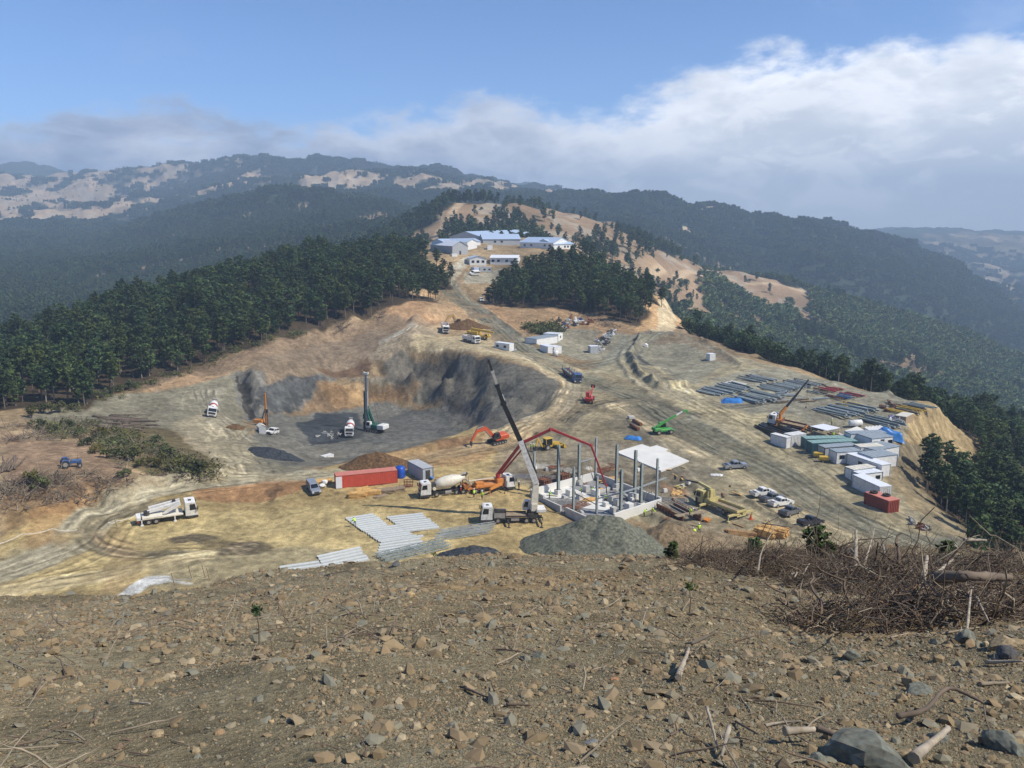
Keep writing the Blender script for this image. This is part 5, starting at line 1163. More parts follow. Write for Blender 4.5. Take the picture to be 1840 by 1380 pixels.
def small_rig():
    r = empty('drilling_rig', (0, 0, 0)); T(r, 'small orange drilling rig with thin mast beside the grey shed', 'drilling rig'); put(r, (478, 768), (462, 764), level=True)
    crawler(r, 2.8, .4, 1.7); h = MB(); h.box(-1.9, .6, -.9, .9, 1.05, 2.0, ch=.06); h.build('house', K['orange'], r); m = MB(); m.bar((1.5, 0, .3), (1.6, 0, 9.5), .35, .4)
    for k in range(7): m.box(1.3, 1.8, -.25, .25, 1 + k * 1.2, 1.1 + k * 1.2)
    ma = m.build('mast', K['orange'], r); s = MB(); s.bar((.2, 0, 1.8), (1.5, 0, 5.5), .2); s.build('backstay', K['dark'], r); q = MB(); q.box(1.75, 2.2, -.3, .3, 4.0, 5.0); q.cyl((2.0, 0, 0), (2.0, 0, 4), .1, n=8); q.build('drill_head', K['dark'], ma)
small_rig()

e1 = T(excavator(K['orred'], True, 1.0), 'bright orange excavator with rock breaker at the edge of the pit', 'excavator', 'excavators'); put(e1, (868, 800), (918, 789)); e1.scale = (.95,) * 3
tan_ = mat('ochre_paint', (.42, .26, .09), .6, dirt=.5)
e2 = T(excavator(tan_), 'ochre excavator digging at the cut bank behind the dump trucks', 'excavator', 'excavators'); put(e2, (806, 586), (838, 583)); e2.scale = (.95,) * 3
D1 = T(dump_truck(), 'white dump truck facing the camera below the cut bank', 'dump truck', 'white dump trucks'); put(D1, (801, 602), (798, 588))
D2 = T(copytree(D1), 'white dump truck beside the yellow mobile crane', 'dump truck', 'white dump trucks'); put(D2, (864, 619), (829, 611))

def mobile_crane():
    r = empty('mobile_crane', (0, 0, 0)); T(r, 'yellow mobile crane with lowered boom behind a white dump truck', 'mobile crane'); put(r, (878, 611), (840, 605))
    chassis(r, -5.5, 4.6, K['yellow']); wheels(r, [(x, s * 1.02) for x in (3.2, 1.6, -2.4, -3.8) for s in (-1, 1)]); q = MB(); q.box(-5.4, 4.4, -1.2, 1.2, 1.0, 1.4); q.build('deck', K['yellow'], r); q = MB(); q.prism([(3.8, 1.0), (5.4, 1.0), (5.5, 1.5), (5.0, 2.1), (3.8, 2.1)], -.9, .9); c_ = q.build('cab', K['yellow'], r); g = MB(); g.prism([(4.2, 1.5), (5.4, 1.5), (4.95, 2.0), (4.2, 2.0)], -.92, .92); g.build('cab_glass', K['glass'], c_)
    t = MB(); t.box(-2.6, .6, -1.1, 1.1, 1.5, 2.6, ch=.08); t.build('turret', K['yellow'], r); b = MB(); b.bar((-3.2, .2, 3.2), (5.8, .2, 3.0), .7, .8, .6, .65); bo = b.build('boom', K['yellow'], r); b = MB(); b.bar((5.8, .2, 3.0), (7.4, .2, 2.95), .4, .45); b.build('boom_section', K['yellow'], bo); w = MB(); w.box(-4.4, -2.9, -1.2, 1.2, 1.7, 2.6, ch=.1); w.build('counterweight', K['yellow'], r)
mobile_crane()

def backhoe():
    r = empty('backhoe_loader', (0, 0, 0)); T(r, 'yellow backhoe loader behind the steel columns', 'backhoe loader'); put(r, (1001, 805), (972, 810))
    b = MB(); b.prism([(.5, .8), (2.6, .8), (2.6, 1.5), (.5, 1.75)], -.45, .45); b.box(-1.6, .5, -.6, .6, .7, 1.2); b.build('body', K['yellow'], r); c_ = MB()
    for x in (-1.1, .55):
        for y in (-.7, .7): c_.bar((x, y, 1.1), (x, y * .95, 2.7), .1)
    c_.build('cab_frame', K['yellow'], r); g = MB(); g.box(-1.05, .5, -.68, .68, 1.25, 2.6); g.build('cab_glass', K['glass'], r); rf = MB(); rf.box(-1.35, .75, -.85, .85, 2.68, 2.85, ch=.05); rf.build('roof', K['yellow'], r)
    wheels(r, [(-.9, -.85), (-.9, .85)], .75, .5); wheels(r, [(2.0, -.8), (2.0, .8)], .5, .35)
    l = MB(); l.bar((1.0, -.6, 1.3), (3.6, -.6, .6), .14, .25); l.bar((1.0, .6, 1.3), (3.6, .6, .6), .14, .25); l.build('loader_arm', K['yellow'], r); q = MB(); q.prism([(3.4, .1), (4.3, 0), (4.0, .35), (3.75, .9), (3.5, .9)], -1.1, 1.1); q.build('bucket', K['yellow'], r)
    a = MB(); a.bar((-1.7, 0, .8), (-3.0, 0, 3.1), .25, .35); a.bar((-3.0, 0, 3.1), (-3.5, 0, 1.2), .2, .3); a.build('backhoe_arm', K['yellow'], r); q = MB(); q.prism([(-3.7, 1.3), (-3.3, 1.3), (-3.1, .6), (-3.5, .3), (-3.9, .6)], -.3, .3); q.build('bucket', K['dark'], r)
backhoe()

def telehandler(col, front, rear, label, up=(3.2, 4.6), jib=True, name='telehandler', size=1.0):
    r = empty(name, (0, 0, 0)); T(r, label, 'telehandler'); put(r, front, rear)
    b = MB(); b.box(-2.4, 2.2, -.75, .75, .7, 1.25, ch=.08); b.box(-2.6, -1.0, -1.1, 1.1, .9, 1.7, ch=.1); b.box(1.2, 2.5, -1.1, 1.1, .8, 1.2); b.build('body', col, r); c_ = MB(); c_.prism([(-.9, 1.1), (1.0, 1.1), (1.1, 1.7), (.7, 2.75), (-.8, 2.75)], .2, 1.1); cc = c_.build('cab', col, r); g = MB(); g.prism([(-.6, 1.6), (1.0, 1.6), (.66, 2.6), (-.6, 2.6)], .18, 1.12); g.build('cab_glass', K['glass'], cc)
    wheels(r, [(x, s * 1.0) for x in (1.7, -1.6) for s in (-1, 1)], .62, .42); bm_ = MB(); bm_.bar((-2.0, -.35, 2.0), (up[0], -.35, up[1]), .4, .5, .3, .38); bo = bm_.build('boom', col, r)
    p = Vector((up[0], -.35, up[1])); d = (p - Vector((-2.0, -.35, 2.0))).normalized()
    s = MB(); s.bar(p, p + d * 1.8, .24, .3); s.build('boom_section', K['white'] if jib else col, bo)
    e = p + d * 1.8; q = MB()
    if jib: q.bar(e, e + Vector((1.3, 0, .25)), .3, .3); q.bar(e + Vector((1.2, 0, .2)), e + Vector((1.6, 0, -.7)), .12, .4)
    else: q.box(e.x - .1, e.x + .1, e.y - .6, e.y + .6, e.z - .5, e.z + .4); q.box(e.x, e.x + 1.1, e.y - .45, e.y - .3, e.z - .5, e.z - .42); q.box(e.x, e.x + 1.1, e.y + .3, e.y + .45, e.z - .5, e.z - .42)
    q.build('fork', col if jib else K['dark'], bo); return r
telehandler(K['green'], (1205, 778), (1177, 780), 'bright green telehandler with raised boom on the open ground')
telehandler(K['red'], (1062, 716), (1056, 729), 'small red telehandler with workers on the open ground', (1.6, 3.2), False)

def blue_truck():
    r = empty('flatbed_truck', (0, 0, 0)); T(r, 'blue flatbed truck loaded with dark steel bars by the pit rim', 'flatbed truck'); put(r, (1041, 692), (1013, 670)); chassis(r, -5.2, 3.6); truck_cab(r, 2.6, K['blue']); mudguards(r, [-2.2, -3.6]); wheels(r, [(x, s * 1.02) for x in (3.4, -2.2, -3.6) for s in (-1, 1)]); flatbed(r, -5.1, 2.3, 1.2, .75, K['blue'])
    s = MB()
    for x in (-4.9, -3.1, -1.3, .5, 2.1):
        for y in (-1.22, 1.22): s.bar((x, y, 1.3), (x, y, 2.7), .09)
    s.build('stake', K['dark'], r)
    for k in range(6):
        o = MB(); y = -.95 + (k % 3) * .95; z = 1.35 + (k // 3) * .4; 
        for j in range(3): o.box(-5.0 + .2 * k, 1.9, y - .35 + j * .26, y - .19 + j * .26, z, z + .3)
        b = o.build('steel_bar_bundle', K['gsteel'] if k % 2 else K['rust'], None, label=f'bundle of steel bars {["on the left","in the middle","on the right"][k%3]} of the {["lower","upper"][k//3]} layer on the blue flatbed truck', cat='steel bars', group='steel bars on the blue truck'); b.matrix_basis = r.matrix_basis.copy()
blue_truck()

def tractor():
    r = empty('tractor', (0, 0, 0)); T(r, 'small blue farm tractor in the cleared area on the left', 'tractor'); put(r, (139, 839), (113, 840)); b = MB(); b.box(.1, 1.9, -.35, .35, .8, 1.45, ch=.06); b.box(-1.4, .2, -.4, .4, .6, 1.0); b.build('bonnet', K['blue'], r); f = MB()
    for s in (-1, 1): f.prism([(-1.6, 1.0), (-1.4, 1.65), (-.6, 1.75), (-.1, 1.35), (-.3, 1.25), (-.7, 1.6), (-1.3, 1.5), (-1.5, 1.0)], s * .85 - .25, s * .85 + .25)
    f.build('mudguard', K['blue'], r); s = MB(); s.box(-.9, -.4, -.25, .25, 1.0, 1.15); s.box(-.95, -.85, -.25, .25, 1.1, 1.6); s.build('seat', K['dark'], r); w = MB(); w.cyl((-.1, 0, 1.5), (-.05, 0, 1.53), .22, n=12); w.bar((.2, 0, 1.3), (-.08, 0, 1.5), .04); w.build('steering_wheel', K['black'], r); e = MB(); e.cyl((1.2, .25, 1.4), (1.2, .25, 2.2), .04, n=6); e.build('exhaust', K['dark'], r)
    wheels(r, [(-.9, -.85), (-.9, .85)], .8, .4); wheels(r, [(1.6, -.65), (1.6, .65)], .45, .25)
tractor()

def orange_crane():
    r = empty('crane_truck', (0, 0, 0)); T(r, 'orange crane truck with black raised boom in the storage yard', 'crane truck'); put(r, (1393, 764), (1432, 773)); chassis(r, -4.8, 2.8, K['orange']); truck_cab(r, 2.4, K['white']); mudguards(r, [3.2, -2.2, -3.4]); wheels(r, [(x, s * 1.02) for x in (3.2, -2.2, -3.4) for s in (-1, 1)]); flatbed(r, -4.7, 1.0, 1.15, .5, K['rust'])
    q = MB(); q.box(1.2, 2.3, -1.0, 1.0, 1.0, 1.9); q.box(1.4, 2.0, -.4, .4, 1.9, 3.3); q.build('crane_column', K['orange'], r); Yb = r.location.y; a = Vector((1.7, 0, 3.2)); w0 = r.matrix_basis @ a
    ps = [a, local(r, at_depth(1413, 731, w0.y)), local(r, at_depth(1434, 706, w0.y)), local(r, at_depth(1453, 682, w0.y))]
    b = MB(); b.bar(ps[0], ps[1], .6, .75, .5, .6); bo = b.build('boom', K['orange'], r)
    for k, (w, m) in enumerate(((.42, K['black']), (.28, K['black']))): s = MB(); s.bar(ps[k+1], ps[k+2], w, w * 1.15, w * .8, w * .9); s.build('boom_section', m, bo)
    h = MB(); h.cyl(ps[3], ps[3] + Vector((0, 0, -7)), .025, n=5); h.box(ps[3].x - .12, ps[3].x + .12, -.12 + ps[3].y, .12 + ps[3].y, ps[3].z - 7.5, ps[3].z - 7); h.build('hook', K['dark'], bo); outriggers(r, [1.7, -4.4], 2.4, K['orange'])
orange_crane()

P0 = pickup(K['silver'], True, 'silver blue pickup with closed canopy beside the white sacks and timber', 'pickups parked on the site'); put(P0, (572, 894), (555, 869))
P1 = pickup(K['silver'], False, 'silver pickup standing alone near the white slab', 'pickups parked on the site'); put(P1, (1340, 840), (1302, 843))
PG = 'pickups parked on the site'
def pk(proto, m, label, f, r_):
    o = copytree(proto); tag(o, label, None, PG)
    if m: recolour(o, K['silver'], m)
    put(o, f, r_); return o
pk(P1, K['white'], 'white pickup at the back left end of the parked row', (1391, 888), (1349, 894)); pk(P1, K['greyp'], 'dark grey pickup half hidden between the two white ones', (1408, 897), (1366, 904))
pk(P1, K['white'], 'white pickup in the middle of the row in front of the dark grey one', (1424, 905), (1380, 912)); pk(P1, K['greyp'], 'grey off road pickup with pale load bed near the right end of the row', (1440, 918), (1398, 926)); pk(P1, K['navy'], 'black pickup parked apart at the front right of the row', (1477, 938), (1434, 945))
WW = pickup(K['white'], False, 'white estate car beside the grey shed on the pit edge', 'white cars', wagon=True); put(WW, (475, 785), (502, 778))
W2 = copytree(WW); tag(W2, 'small white car driving down the road from the camp', 'car', 'white cars'); put(W2, (869, 545), (861, 535))
mb_ = T(minibus(), 'white minibus parked below the camp buildings', 'minibus'); put(mb_, (840, 495), (863, 494))
# ------------------------------------------------------------------ cabins, containers, camp
def frame_from(A, B, pick=sg):
    a, b = pick(*A), pick(*B); d = Vector((b.x - a.x, b.y - a.y, 0)); L = d.length; yaw = math.atan2(d.y, d.x); return a, b, L, yaw
def cabin(A, B, depth, h, label, name='site_cabin', cat='cabin', wall=None, roof=None, fr=None, wins=(), doors=(), group=None, gable=0.0, axis='x', over=.12, endwins=(), ribs=False, lift=None, L=None, enddoor=False, extra=None):
    """A, B: ends of the visible long foot line in the photo (left, right); the body runs back from it"""
    a, b, Lm, yaw = frame_from(A, B); L = L or Lm; wall = wall or K['wall']; roof = roof or K['roof']
    o = empty(name, (0, 0, 0), label=label, cat=cat, group=group); c_ = (a + b) / 2; f = Vector((math.cos(yaw), math.sin(yaw), 0)); n = Vector((-f.y, f.x, 0))
    ce = c_ + n * depth / 2; zs = [H(*(c_ + f * sx * L / 2 + n * sy * depth)[:2]) for sx in (-1, 1) for sy in (0, 1)]; z0 = max(min(zs) - .05, c_.z - 1.0)
    o.location = (ce.x, ce.y, z0); o.rotation_euler = (0, 0, yaw); hx, hy = L / 2, depth / 2; b0 = min(-1.0, min(zs) - z0 - .5)
    w = MB(); w.box(-hx, hx, -hy, hy, b0 if gable else 0.0, h)
    if ribs:
        n_ = int(L / .42)
        for k in range(n_):
            x = -hx + (k + .5) * L / n_
            for s in (-1, 1): w.box(x - .1, x + .1, s * (hy + .04) - .04, s * (hy + .04) + .04, .15, h - .12)
        m_ = int(depth / .42)
        for k in range(m_): y = -hy + (k + .5) * depth / m_; w.box(-hx - .036, -hx, y - .07, y + .07, .15, h - .12); w.box(hx, hx + .036, y - .07, y + .07, .15, h - .12)
    if not gable and min(zs) < z0 - .02 or True:
        for sx in (-1, 1):
            for sy in (-1, 1): w.box(sx * (hx - .15) - .14, sx * (hx - .15) + .14, sy * (hy - .15) - .14, sy * (hy - .15) + .14, b0, .0)
    if gable:
        if axis == 'x': w.add([(-hx, -hy, h), (-hx, hy, h), (-hx, 0, h + gable - .03), (hx, -hy, h), (hx, hy, h), (hx, 0, h + gable - .03)], [(0, 1, 2), (3, 5, 4)])
        else: w.add([(-hx, -hy, h), (hx, -hy, h), (0, -hy, h + gable - .03), (-hx, hy, h), (hx, hy, h), (0, hy, h + gable - .03)], [(0, 1, 2), (3, 5, 4)])
    w.build('wall', wall, o); r = MB(); e = over
    if gable:
        t = .08
        if axis == 'x':
            for s in (-1, 1): k = gable / hy * e; r.add([(-hx - e, s * (hy + e), h - k), (hx + e, s * (hy + e), h - k), (hx + e, 0, h + gable), (-hx - e, 0, h + gable), (-hx - e, s * (hy + e), h - k + t), (hx + e, s * (hy + e), h - k + t), (hx + e, 0, h + gable + t), (-hx - e, 0, h + gable + t)], [(0, 1, 2, 3), (4, 5, 6, 7), (0, 1, 5, 4), (1, 2, 6, 5), (2, 3, 7, 6), (3, 0, 4, 7)])
        else:
            for s in (-1, 1): k = gable / hx * e; r.add([(s * (hx + e), -hy - e, h - k), (s * (hx + e), hy + e, h - k), (0, hy + e, h + gable), (0, -hy - e, h + gable), (s * (hx + e), -hy - e, h - k + t), (s * (hx + e), hy + e, h - k + t), (0, hy + e, h + gable + t), (0, -hy - e, h + gable + t)], [(0, 1, 2, 3), (4, 5, 6, 7), (0, 1, 5, 4), (1, 2, 6, 5), (2, 3, 7, 6), (3, 0, 4, 7)])
    else:
        r.box(-hx - e * .4, hx + e * .4, -hy - e * .4, hy + e * .4, h, h + .09)
        if L > 4:
            for k in range(int(L / 1.2)): x = -hx + .6 + k * 1.2; r.box(x - .03, x + .03, -hy, hy, h + .09, h + .12)
    r.build('roof', roof, o)
    if fr:
        q = MB()
        for sx in (-1, 1):
            for sy in (-1, 1): q.box(sx * hx - .07, sx * hx + .07, sy * hy - .07, sy * hy + .07, -.02, h - .003)
        for sy in (-1, 1): q.box(-hx + .072, hx - .072, sy * hy - .05, sy * hy + .05, h - .14, h - .003); q.box(-hx + .072, hx - .072, sy * hy - .05, sy * hy + .05, -.02, .12)
        for sx in (-1, 1): q.box(sx * hx - .05, sx * hx + .05, -hy + .072, hy - .072, h - .14, h - .003); q.box(sx * hx - .05, sx * hx + .05, -hy + .072, hy - .072, -.02, .12)
        q.build('corner_frame', fr, o)
    def opening(nm, x, z0_, ww, hh, side=None):
        q = MB(); g = MB()
        if side is None:
            q.box(x - ww/2 - .06, x + ww/2 + .06, -hy - .045, -hy - .004, z0_ - .06, z0_ + hh + .06); g.box(x - ww/2, x + ww/2, -hy - .06, -hy - .046, z0_, z0_ + hh)
        else:
            sx = side; q.box(sx * (hx + .025) - .02, sx * (hx + .025) + .02, x - ww/2 - .06, x + ww/2 + .06, z0_ - .06, z0_ + hh + .06); g.box(sx * (hx + .053) - .006, sx * (hx + .053) + .006, x - ww/2, x + ww/2, z0_, z0_ + hh)
        w_ = q.build(nm, K['white'] if nm == 'window' else K['frame'], o); g.build('pane' if nm == 'window' else 'door_leaf', K['glass'] if nm == 'window' else K['dark'], w_)
    for x in wins: opening('window', x * L, h * .42, min(1.2, L * .2) * (1.25 if gable else 1), h * .32)
    for x in doors: opening('door', x * L, .1, .95, min(2.1, h * .8))
    for sx, y in endwins: opening('window', y * depth, h * .42, 1.1, h * .3, sx)
    if enddoor: opening('door', 0, .1, .95, min(2.1, h * .8), enddoor)
    return o
CG = 'prefabricated site cabins'; SGp = 'shipping containers'
# containers and cabins in the near yard
c = cabin((605, 878), (714, 867), 2.44, 2.6, 'long faded red shipping container behind the timber stacks', 'shipping_container', 'container', K['cred'], K['credr'], K['credd'], ribs=True, group=SGp)
q = MB(); q.box(-6.2 + 0, -5.0, -1.33, -1.305, .1, 2.45); hx = [k for k in c.children if k.name.startswith('wall')][0]; q.build('door', K['roofw'], c)
cabin((735, 850), (758, 864), 2.4, 2.7, 'pale grey site cabin with open door beside the blue tank', wall=K['wallg'], roof=K['wallg'], group=CG, L=6.6, fr=K['frame'], enddoor=1)
t = MB(); t.lathe((0, 0, 0), (0, 0, 2.5), [(0, 1.0), (.03, 1.05), (.85, 1.05), (.95, .75), (1, .35)], 20); o = empty('water_tank', sg(719, 858) + Vector((0, 0, 0)), label='upright bright blue plastic water tank between container and cabin', cat='tank'); 
for k in range(6): t.lathe((0, 0, .3 + k * .33), (0, 0, .36 + k * .33), [(0, 1.05), (.5, 1.08), (1, 1.05)], 20)
t.build('body', K['tank'], o, True); q = MB(); q.cyl((0, 0, 2.5), (0, 0, 2.62), .32, n=12); q.build('lid', K['blue'], o); q = MB(); q.box(-1.1, 1.1, -1.1, 1.1, -.4, -.003); q.build('stand', K['dark'], o)
cabin((466, 779), (478, 780), 2.6, 2.3, 'small pale grey shed beside the white estate car', 'shed', 'shed', K['wallg'], K['cream'], group=None, gable=.5, axis='y')
cabin((583, 822), (600, 821), 1.6, .7, 'low white storage box on the near edge of the pit', 'storage_box', 'box', K['white'], K['white'])
# right hand compound
cabin((1412, 806), (1420.5, 804), 4.6, 2.6, 'short white generator container at the left end of the compound', 'generator_container', 'container', K['white'], K['white'], K['wallg'], group=SGp)
cabin((1421, 802), (1447, 798), 2.4, 2.6, 'white container joined behind the generator container', 'shipping_container', 'container', K['white'], K['white'], K['wallg'], ribs=True, group=SGp)
cabin((1447, 808), (1530, 799), 2.5, 2.6, 'faded teal container behind the darker teal one', 'shipping_container', 'container', K['teal'], K['tealr'], K['teal'], ribs=True, group=SGp)
tc_ = cabin((1459, 816), (1540, 806), 2.44, 2.6, 'dark teal shipping container with a white marking on its side', 'shipping_container', 'container', K['teal'], K['tealr'], K['teal'], ribs=True, group=SGp)
q = MB()
for k in range(8): q.box(-2.9 + k * .2, -2.78 + k * .2, -1.31, -1.303, 1.9, 2.12)
q.build('marking', K['white'], tc_)
cabin((1527, 799), (1592, 792), 2.5, 2.6, 'long grey roofed cabin at the back of the compound', roof=K['roof'], group=CG, fr=K['frame'])
cabin((1565, 808), (1604, 802), 5.2, 2.6, 'blue roofed cabin with three windows at the back right of the compound', roof=K['roof'], wins=(-.33, .36), doors=(0,), group=CG, fr=K['frame'])
cabin((1481, 824), (1540, 815), 2.5, 2.5, 'cabin with dark end wall behind the two window cabin', wall=K['wallg'], roof=K['roof'], group=CG, fr=K['dark'])
cabin((1502, 834), (1546, 830), 2.8, 2.7, 'white cabin with two windows and an open brown door', roof=K['roof'], wins=(-.27, .33), doors=(.03,), group=CG, fr=K['frame'])
cabin((1545, 823), (1587, 817), 2.5, 2.5, 'low flat white cabin between the window cabin and the tall block', roof=K['cream'], group=CG, fr=K['frame'])
cabin((1572, 829), (1615, 823), 5.0, 2.8, 'plain white block cabin at the right rear corner', roof=K['roof'], group=CG, fr=K['frame'])
cabin((1566, 842), (1611, 838), 4.2, 2.7, 'plain white cabin with blue grey roof by the slope edge', roof=K['roof'], group=CG, fr=K['frame'])
cabin((1581, 857), (1600, 854.6), 9.5, 2.6, 'long white cabin seen end on with windows along its left side', roof=K['roofw'], group=CG, fr=K['wallg'], endwins=[(-1, -.2), (-1, .1)], L=2.5)
cabin((1532, 865), (1573, 854), 2.4, 2.5, 'pale roofed cabin behind the blue edged white one', roof=K['cream'], group=CG, fr=K['frame'])
cabin((1544, 873), (1585, 862), 2.4, 2.5, 'white cabin with blue edges in front of the pale roofed one', roof=K['roofw'], group=CG, fr=K['frame'], wins=(.3,))
cabin((1577, 896.5), (1602, 895), 8.2, 2.6, 'long plain white container behind the dark red one', 'shipping_container', 'container', K['white'], K['roofw'], K['wallg'], group=SGp, ribs=True, L=2.6)
rc = cabin((1592.5, 923), (1616, 920.7), 5.6, 2.6, 'dark red container with two tyres on its roof', 'shipping_container', 'container', K['credd'], K['credr'], K['credd'], group=SGp, ribs=True, L=2.6)
for k, (dx, dy) in enumerate(((-.3, 1.6), (.5, -.6))):
    q = MB(); n = 18
    V = []; 
    for i in range(n):
        a = 2 * math.pi * i / n
        for j in range(6): b = 2 * math.pi * j / 6; rr = .55 + .2 * math.cos(b); V.append((rr * math.cos(a), rr * math.sin(a), .2 + .2 * math.sin(b)))
    q.add(V, [(i*6 + j, ((i+1) % n)*6 + j, ((i+1) % n)*6 + (j+1) % 6, i*6 + (j+1) % 6) for i in range(n) for j in range(6)])
    t = q.build('tyre', K['tyre'], None, True, label=['black tyre lying on the far end of the dark red container roof', 'black tyre lying on the near end of the dark red container roof'][k], cat='tyre', group='tyres on the container roof'); t.matrix_basis = rc.matrix_basis @ Matrix.Translation((dx, dy, 2.72))
for k, (p, lb) in enumerate((((1470, 823), 'yellow generator trailer behind the other one'), ((1480, 830), 'yellow generator trailer in front by the dark cabin end'))):
    o = empty('generator', (0, 0, 0), label=lb, cat='generator', group='yellow generators'); orient(o, sg(*p), -.25); q = MB(); q.box(-1.0, 1.0, -.55, .55, .45, 1.35, ch=.12); q.build('housing', K['yellow'], o); wheels(o, [(-.2, -.55), (-.2, .55)], .3, .18); q = MB(); q.bar((1.0, 0, .5), (1.8, 0, .35), .08); q.build('drawbar', K['dark'], o)
# canopy, tanks, crate, tarps
o = empty('sun_canopy', sg(1481, 786), -.05, label='white sheet canopy on posts in the rebar yard', cat='canopy'); q = MB(); q.box(-2.4, 2.4, -2.4, 2.4, 2.5, 2.58, m=Matrix.Rotation(.6, 4, 'Z')); q.build('sheet', K['roofw'], o)
for sx in (-1, 1):
    for sy in (-1, 1): q = MB(); q.box(sx * 2.2 - .05, sx * 2.2 + .05, sy * 2.2 - .05, sy * 2.2 + .05, -.3, 2.5, m=Matrix.Rotation(.6, 4, 'Z')); q.build('post', K['wood'], o)
o = empty('fuel_tank', (0, 0, 0), label='white cylindrical tank lying behind the canopy', cat='tank'); orient(o, sg(1537, 767), 0); q = MB(); q.lathe((-1.6, 0, 1.0), (1.6, 0, 1.0), [(0, .5), (.06, .8), (.94, .8), (1, .5)], 16); q.build('body', K['white'], o, True); q = MB(); q.box(-1.2, -1, -.6, .6, 0, .4); q.box(1, 1.2, -.6, .6, 0, .4); q.build('cradle', K['dark'], o)
cabin((1627, 762), (1640, 759), 2.6, 2.3, 'brown board crate at the corner of the storage yard', 'site_crate', 'crate', K['crate'], K['cream'])
cabin((1268.5, 646.5), (1275.5, 649), 2.2, 2.4, 'small white container alone inside the earth ring', 'shipping_container', 'container', K['white'], K['roofw'], group=SGp, L=2.4)
# cabins by the upper road
cabin((891, 625), (913, 631), 2.4, 2.6, 'white cabin with two windows beside the upper road', roof=K['roofw'], wins=(-.3, .2), group=CG, L=7)
cabin((964, 617), (1002, 616), 5.5, 2.6, 'grey blue roofed cabin block above the cross roads', roof=K['roof'], group=CG, fr=K['wallg'])
cabin((1003, 614), (1011, 610), 6, 2.8, 'white cabin joined to the right end of the grey blue block', roof=K['roofw'], group=CG, wins=(0,))
cabin((983, 635), (1000, 635), 5.8, 2.6, 'white cabin left of the round white tank', roof=K['roofw'], group=CG, L=3.2)
cabin((996, 635.5), (1009, 635), 4.0, 2.5, 'white cabin right of the round white tank', roof=K['roofw'], group=CG)
t = MB(); t.lathe((0, 0, 0), (0, 0, 2.0), [(0, .95), (.9, .95), (1, .6)], 16); o = empty('water_tank', sg(998, 640), label='round white water tank in front of two white cabins', cat='tank'); t.build('body', K['white'], o, True); q = MB(); q.cyl((0, 0, 2), (0, 0, 2.12), .3, n=10); q.build('lid', K['wallg'], o)
cabin((1061, 635), (1075, 635), 3.0, 2.6, 'grey white cabin at the end of the heap of machine parts', roof=K['roofw'], group=CG, wall=K['wallg'])
t = MB(); t.box(-.5, .5, -.5, .5, 0, .9, ch=.08); t.bar((0, 0, .9), (0, 0, 2.2), .12); o = t.build('concrete_marker', K['conc'], None, label='pale concrete marker block with post beside the white road cabin', cat='marker'); o.location = sg(926, 632)
# camp on the hill
BG = 'long camp buildings on the hill'
def camp(A, B, dep, h, lab, **k): return cabin(A, B, dep, h, lab, 'camp_building', 'building', k.pop('wall', K['wall']), k.pop('roof', K['roofb']), group=BG, gable=k.pop('gable', 1.3), over=.4, **k)
camp((864, 431), (975, 430), 20, 4.6, gable=3.2, lab= 'rearmost long camp building with pale blue roof', wall=K['wallg'])
camp((868, 437), (935, 440), 17, 3.6, gable=2.9, lab= 'left grey walled camp hall with two white panels', wall=K['wallg'], wins=(-.18, .0))
camp((934, 445), (994, 448), 18, 3.8, gable=2.9, lab= 'white camp hall with small windows in the middle of the row', wins=(-.35, -.15, .25, .4))
camp((995, 448), (1031, 449), 17, 3.6, gable=2.8, lab= 'white camp hall with four windows at the right end', wins=(-.25, .05, .2, .4))
camp((813, 458), (841, 457), 36, 5.0, 'grey end gabled hall with white roof and open door left of the track', wall=K['wallg'], roof=K['roofw'], axis='y', gable=2.6, doors=(0,))
camp((776, 449), (797, 450), 26, 5.0, 'white roofed hall behind the trees at the left of the camp', roof=K['roofb'], axis='y', gable=1.6)
camp((840, 449), (857, 446), 22, 4.6, 'pale blue roofed hall behind the gabled one', roof=K['roofb'], axis='y', gable=1.5)
camp((844, 476), (874, 477.5), 10, 4.0, 'white camp office with three windows and a white gable corner', wins=(-.3, 0, .3), axis='y')
camp((881, 475), (930, 476), 10, 3.8, 'long low white camp building partly behind the pines', roof=K['roofw'], wins=(-.4, -.2, .1))
cabin((862, 488), (884, 489), 4, 2.6, 'small grey hut above the camp car park', 'hut', 'hut', K['wallg'], K['roofw'], K['dark'], wins=(-.1, .3))
cabin((852, 489), (861, 489), 3, 2.6, 'small blue grey hut beside the minibus', 'hut', 'hut', K['roofb'], K['roofw'])
cabin((876, 449), (885, 449), 4, 2.6, 'white cabin in front of the left camp hall', roof=K['roofw'], group=CG); cabin((812, 461), (822, 461), 2, 1.6, 'low white box before the gabled hall', 'storage_box', 'box', K['white'], K['white'])
cabin((825, 428), (842, 429), 3, 2.4, 'small white hut with blue stripe behind the camp halls', 'hut', 'hut', K['wall'], K['frame'])
t = MB(); t.lathe((0, 0, 0), (0, 0, 2.6), [(0, 1.2), (.85, 1.2), (1, .6)], 14); o = empty('water_tank', G(792, 430, 100, 900), label='blue water tank behind the left camp halls', cat='tank'); t.build('body', K['tank'], o, True)
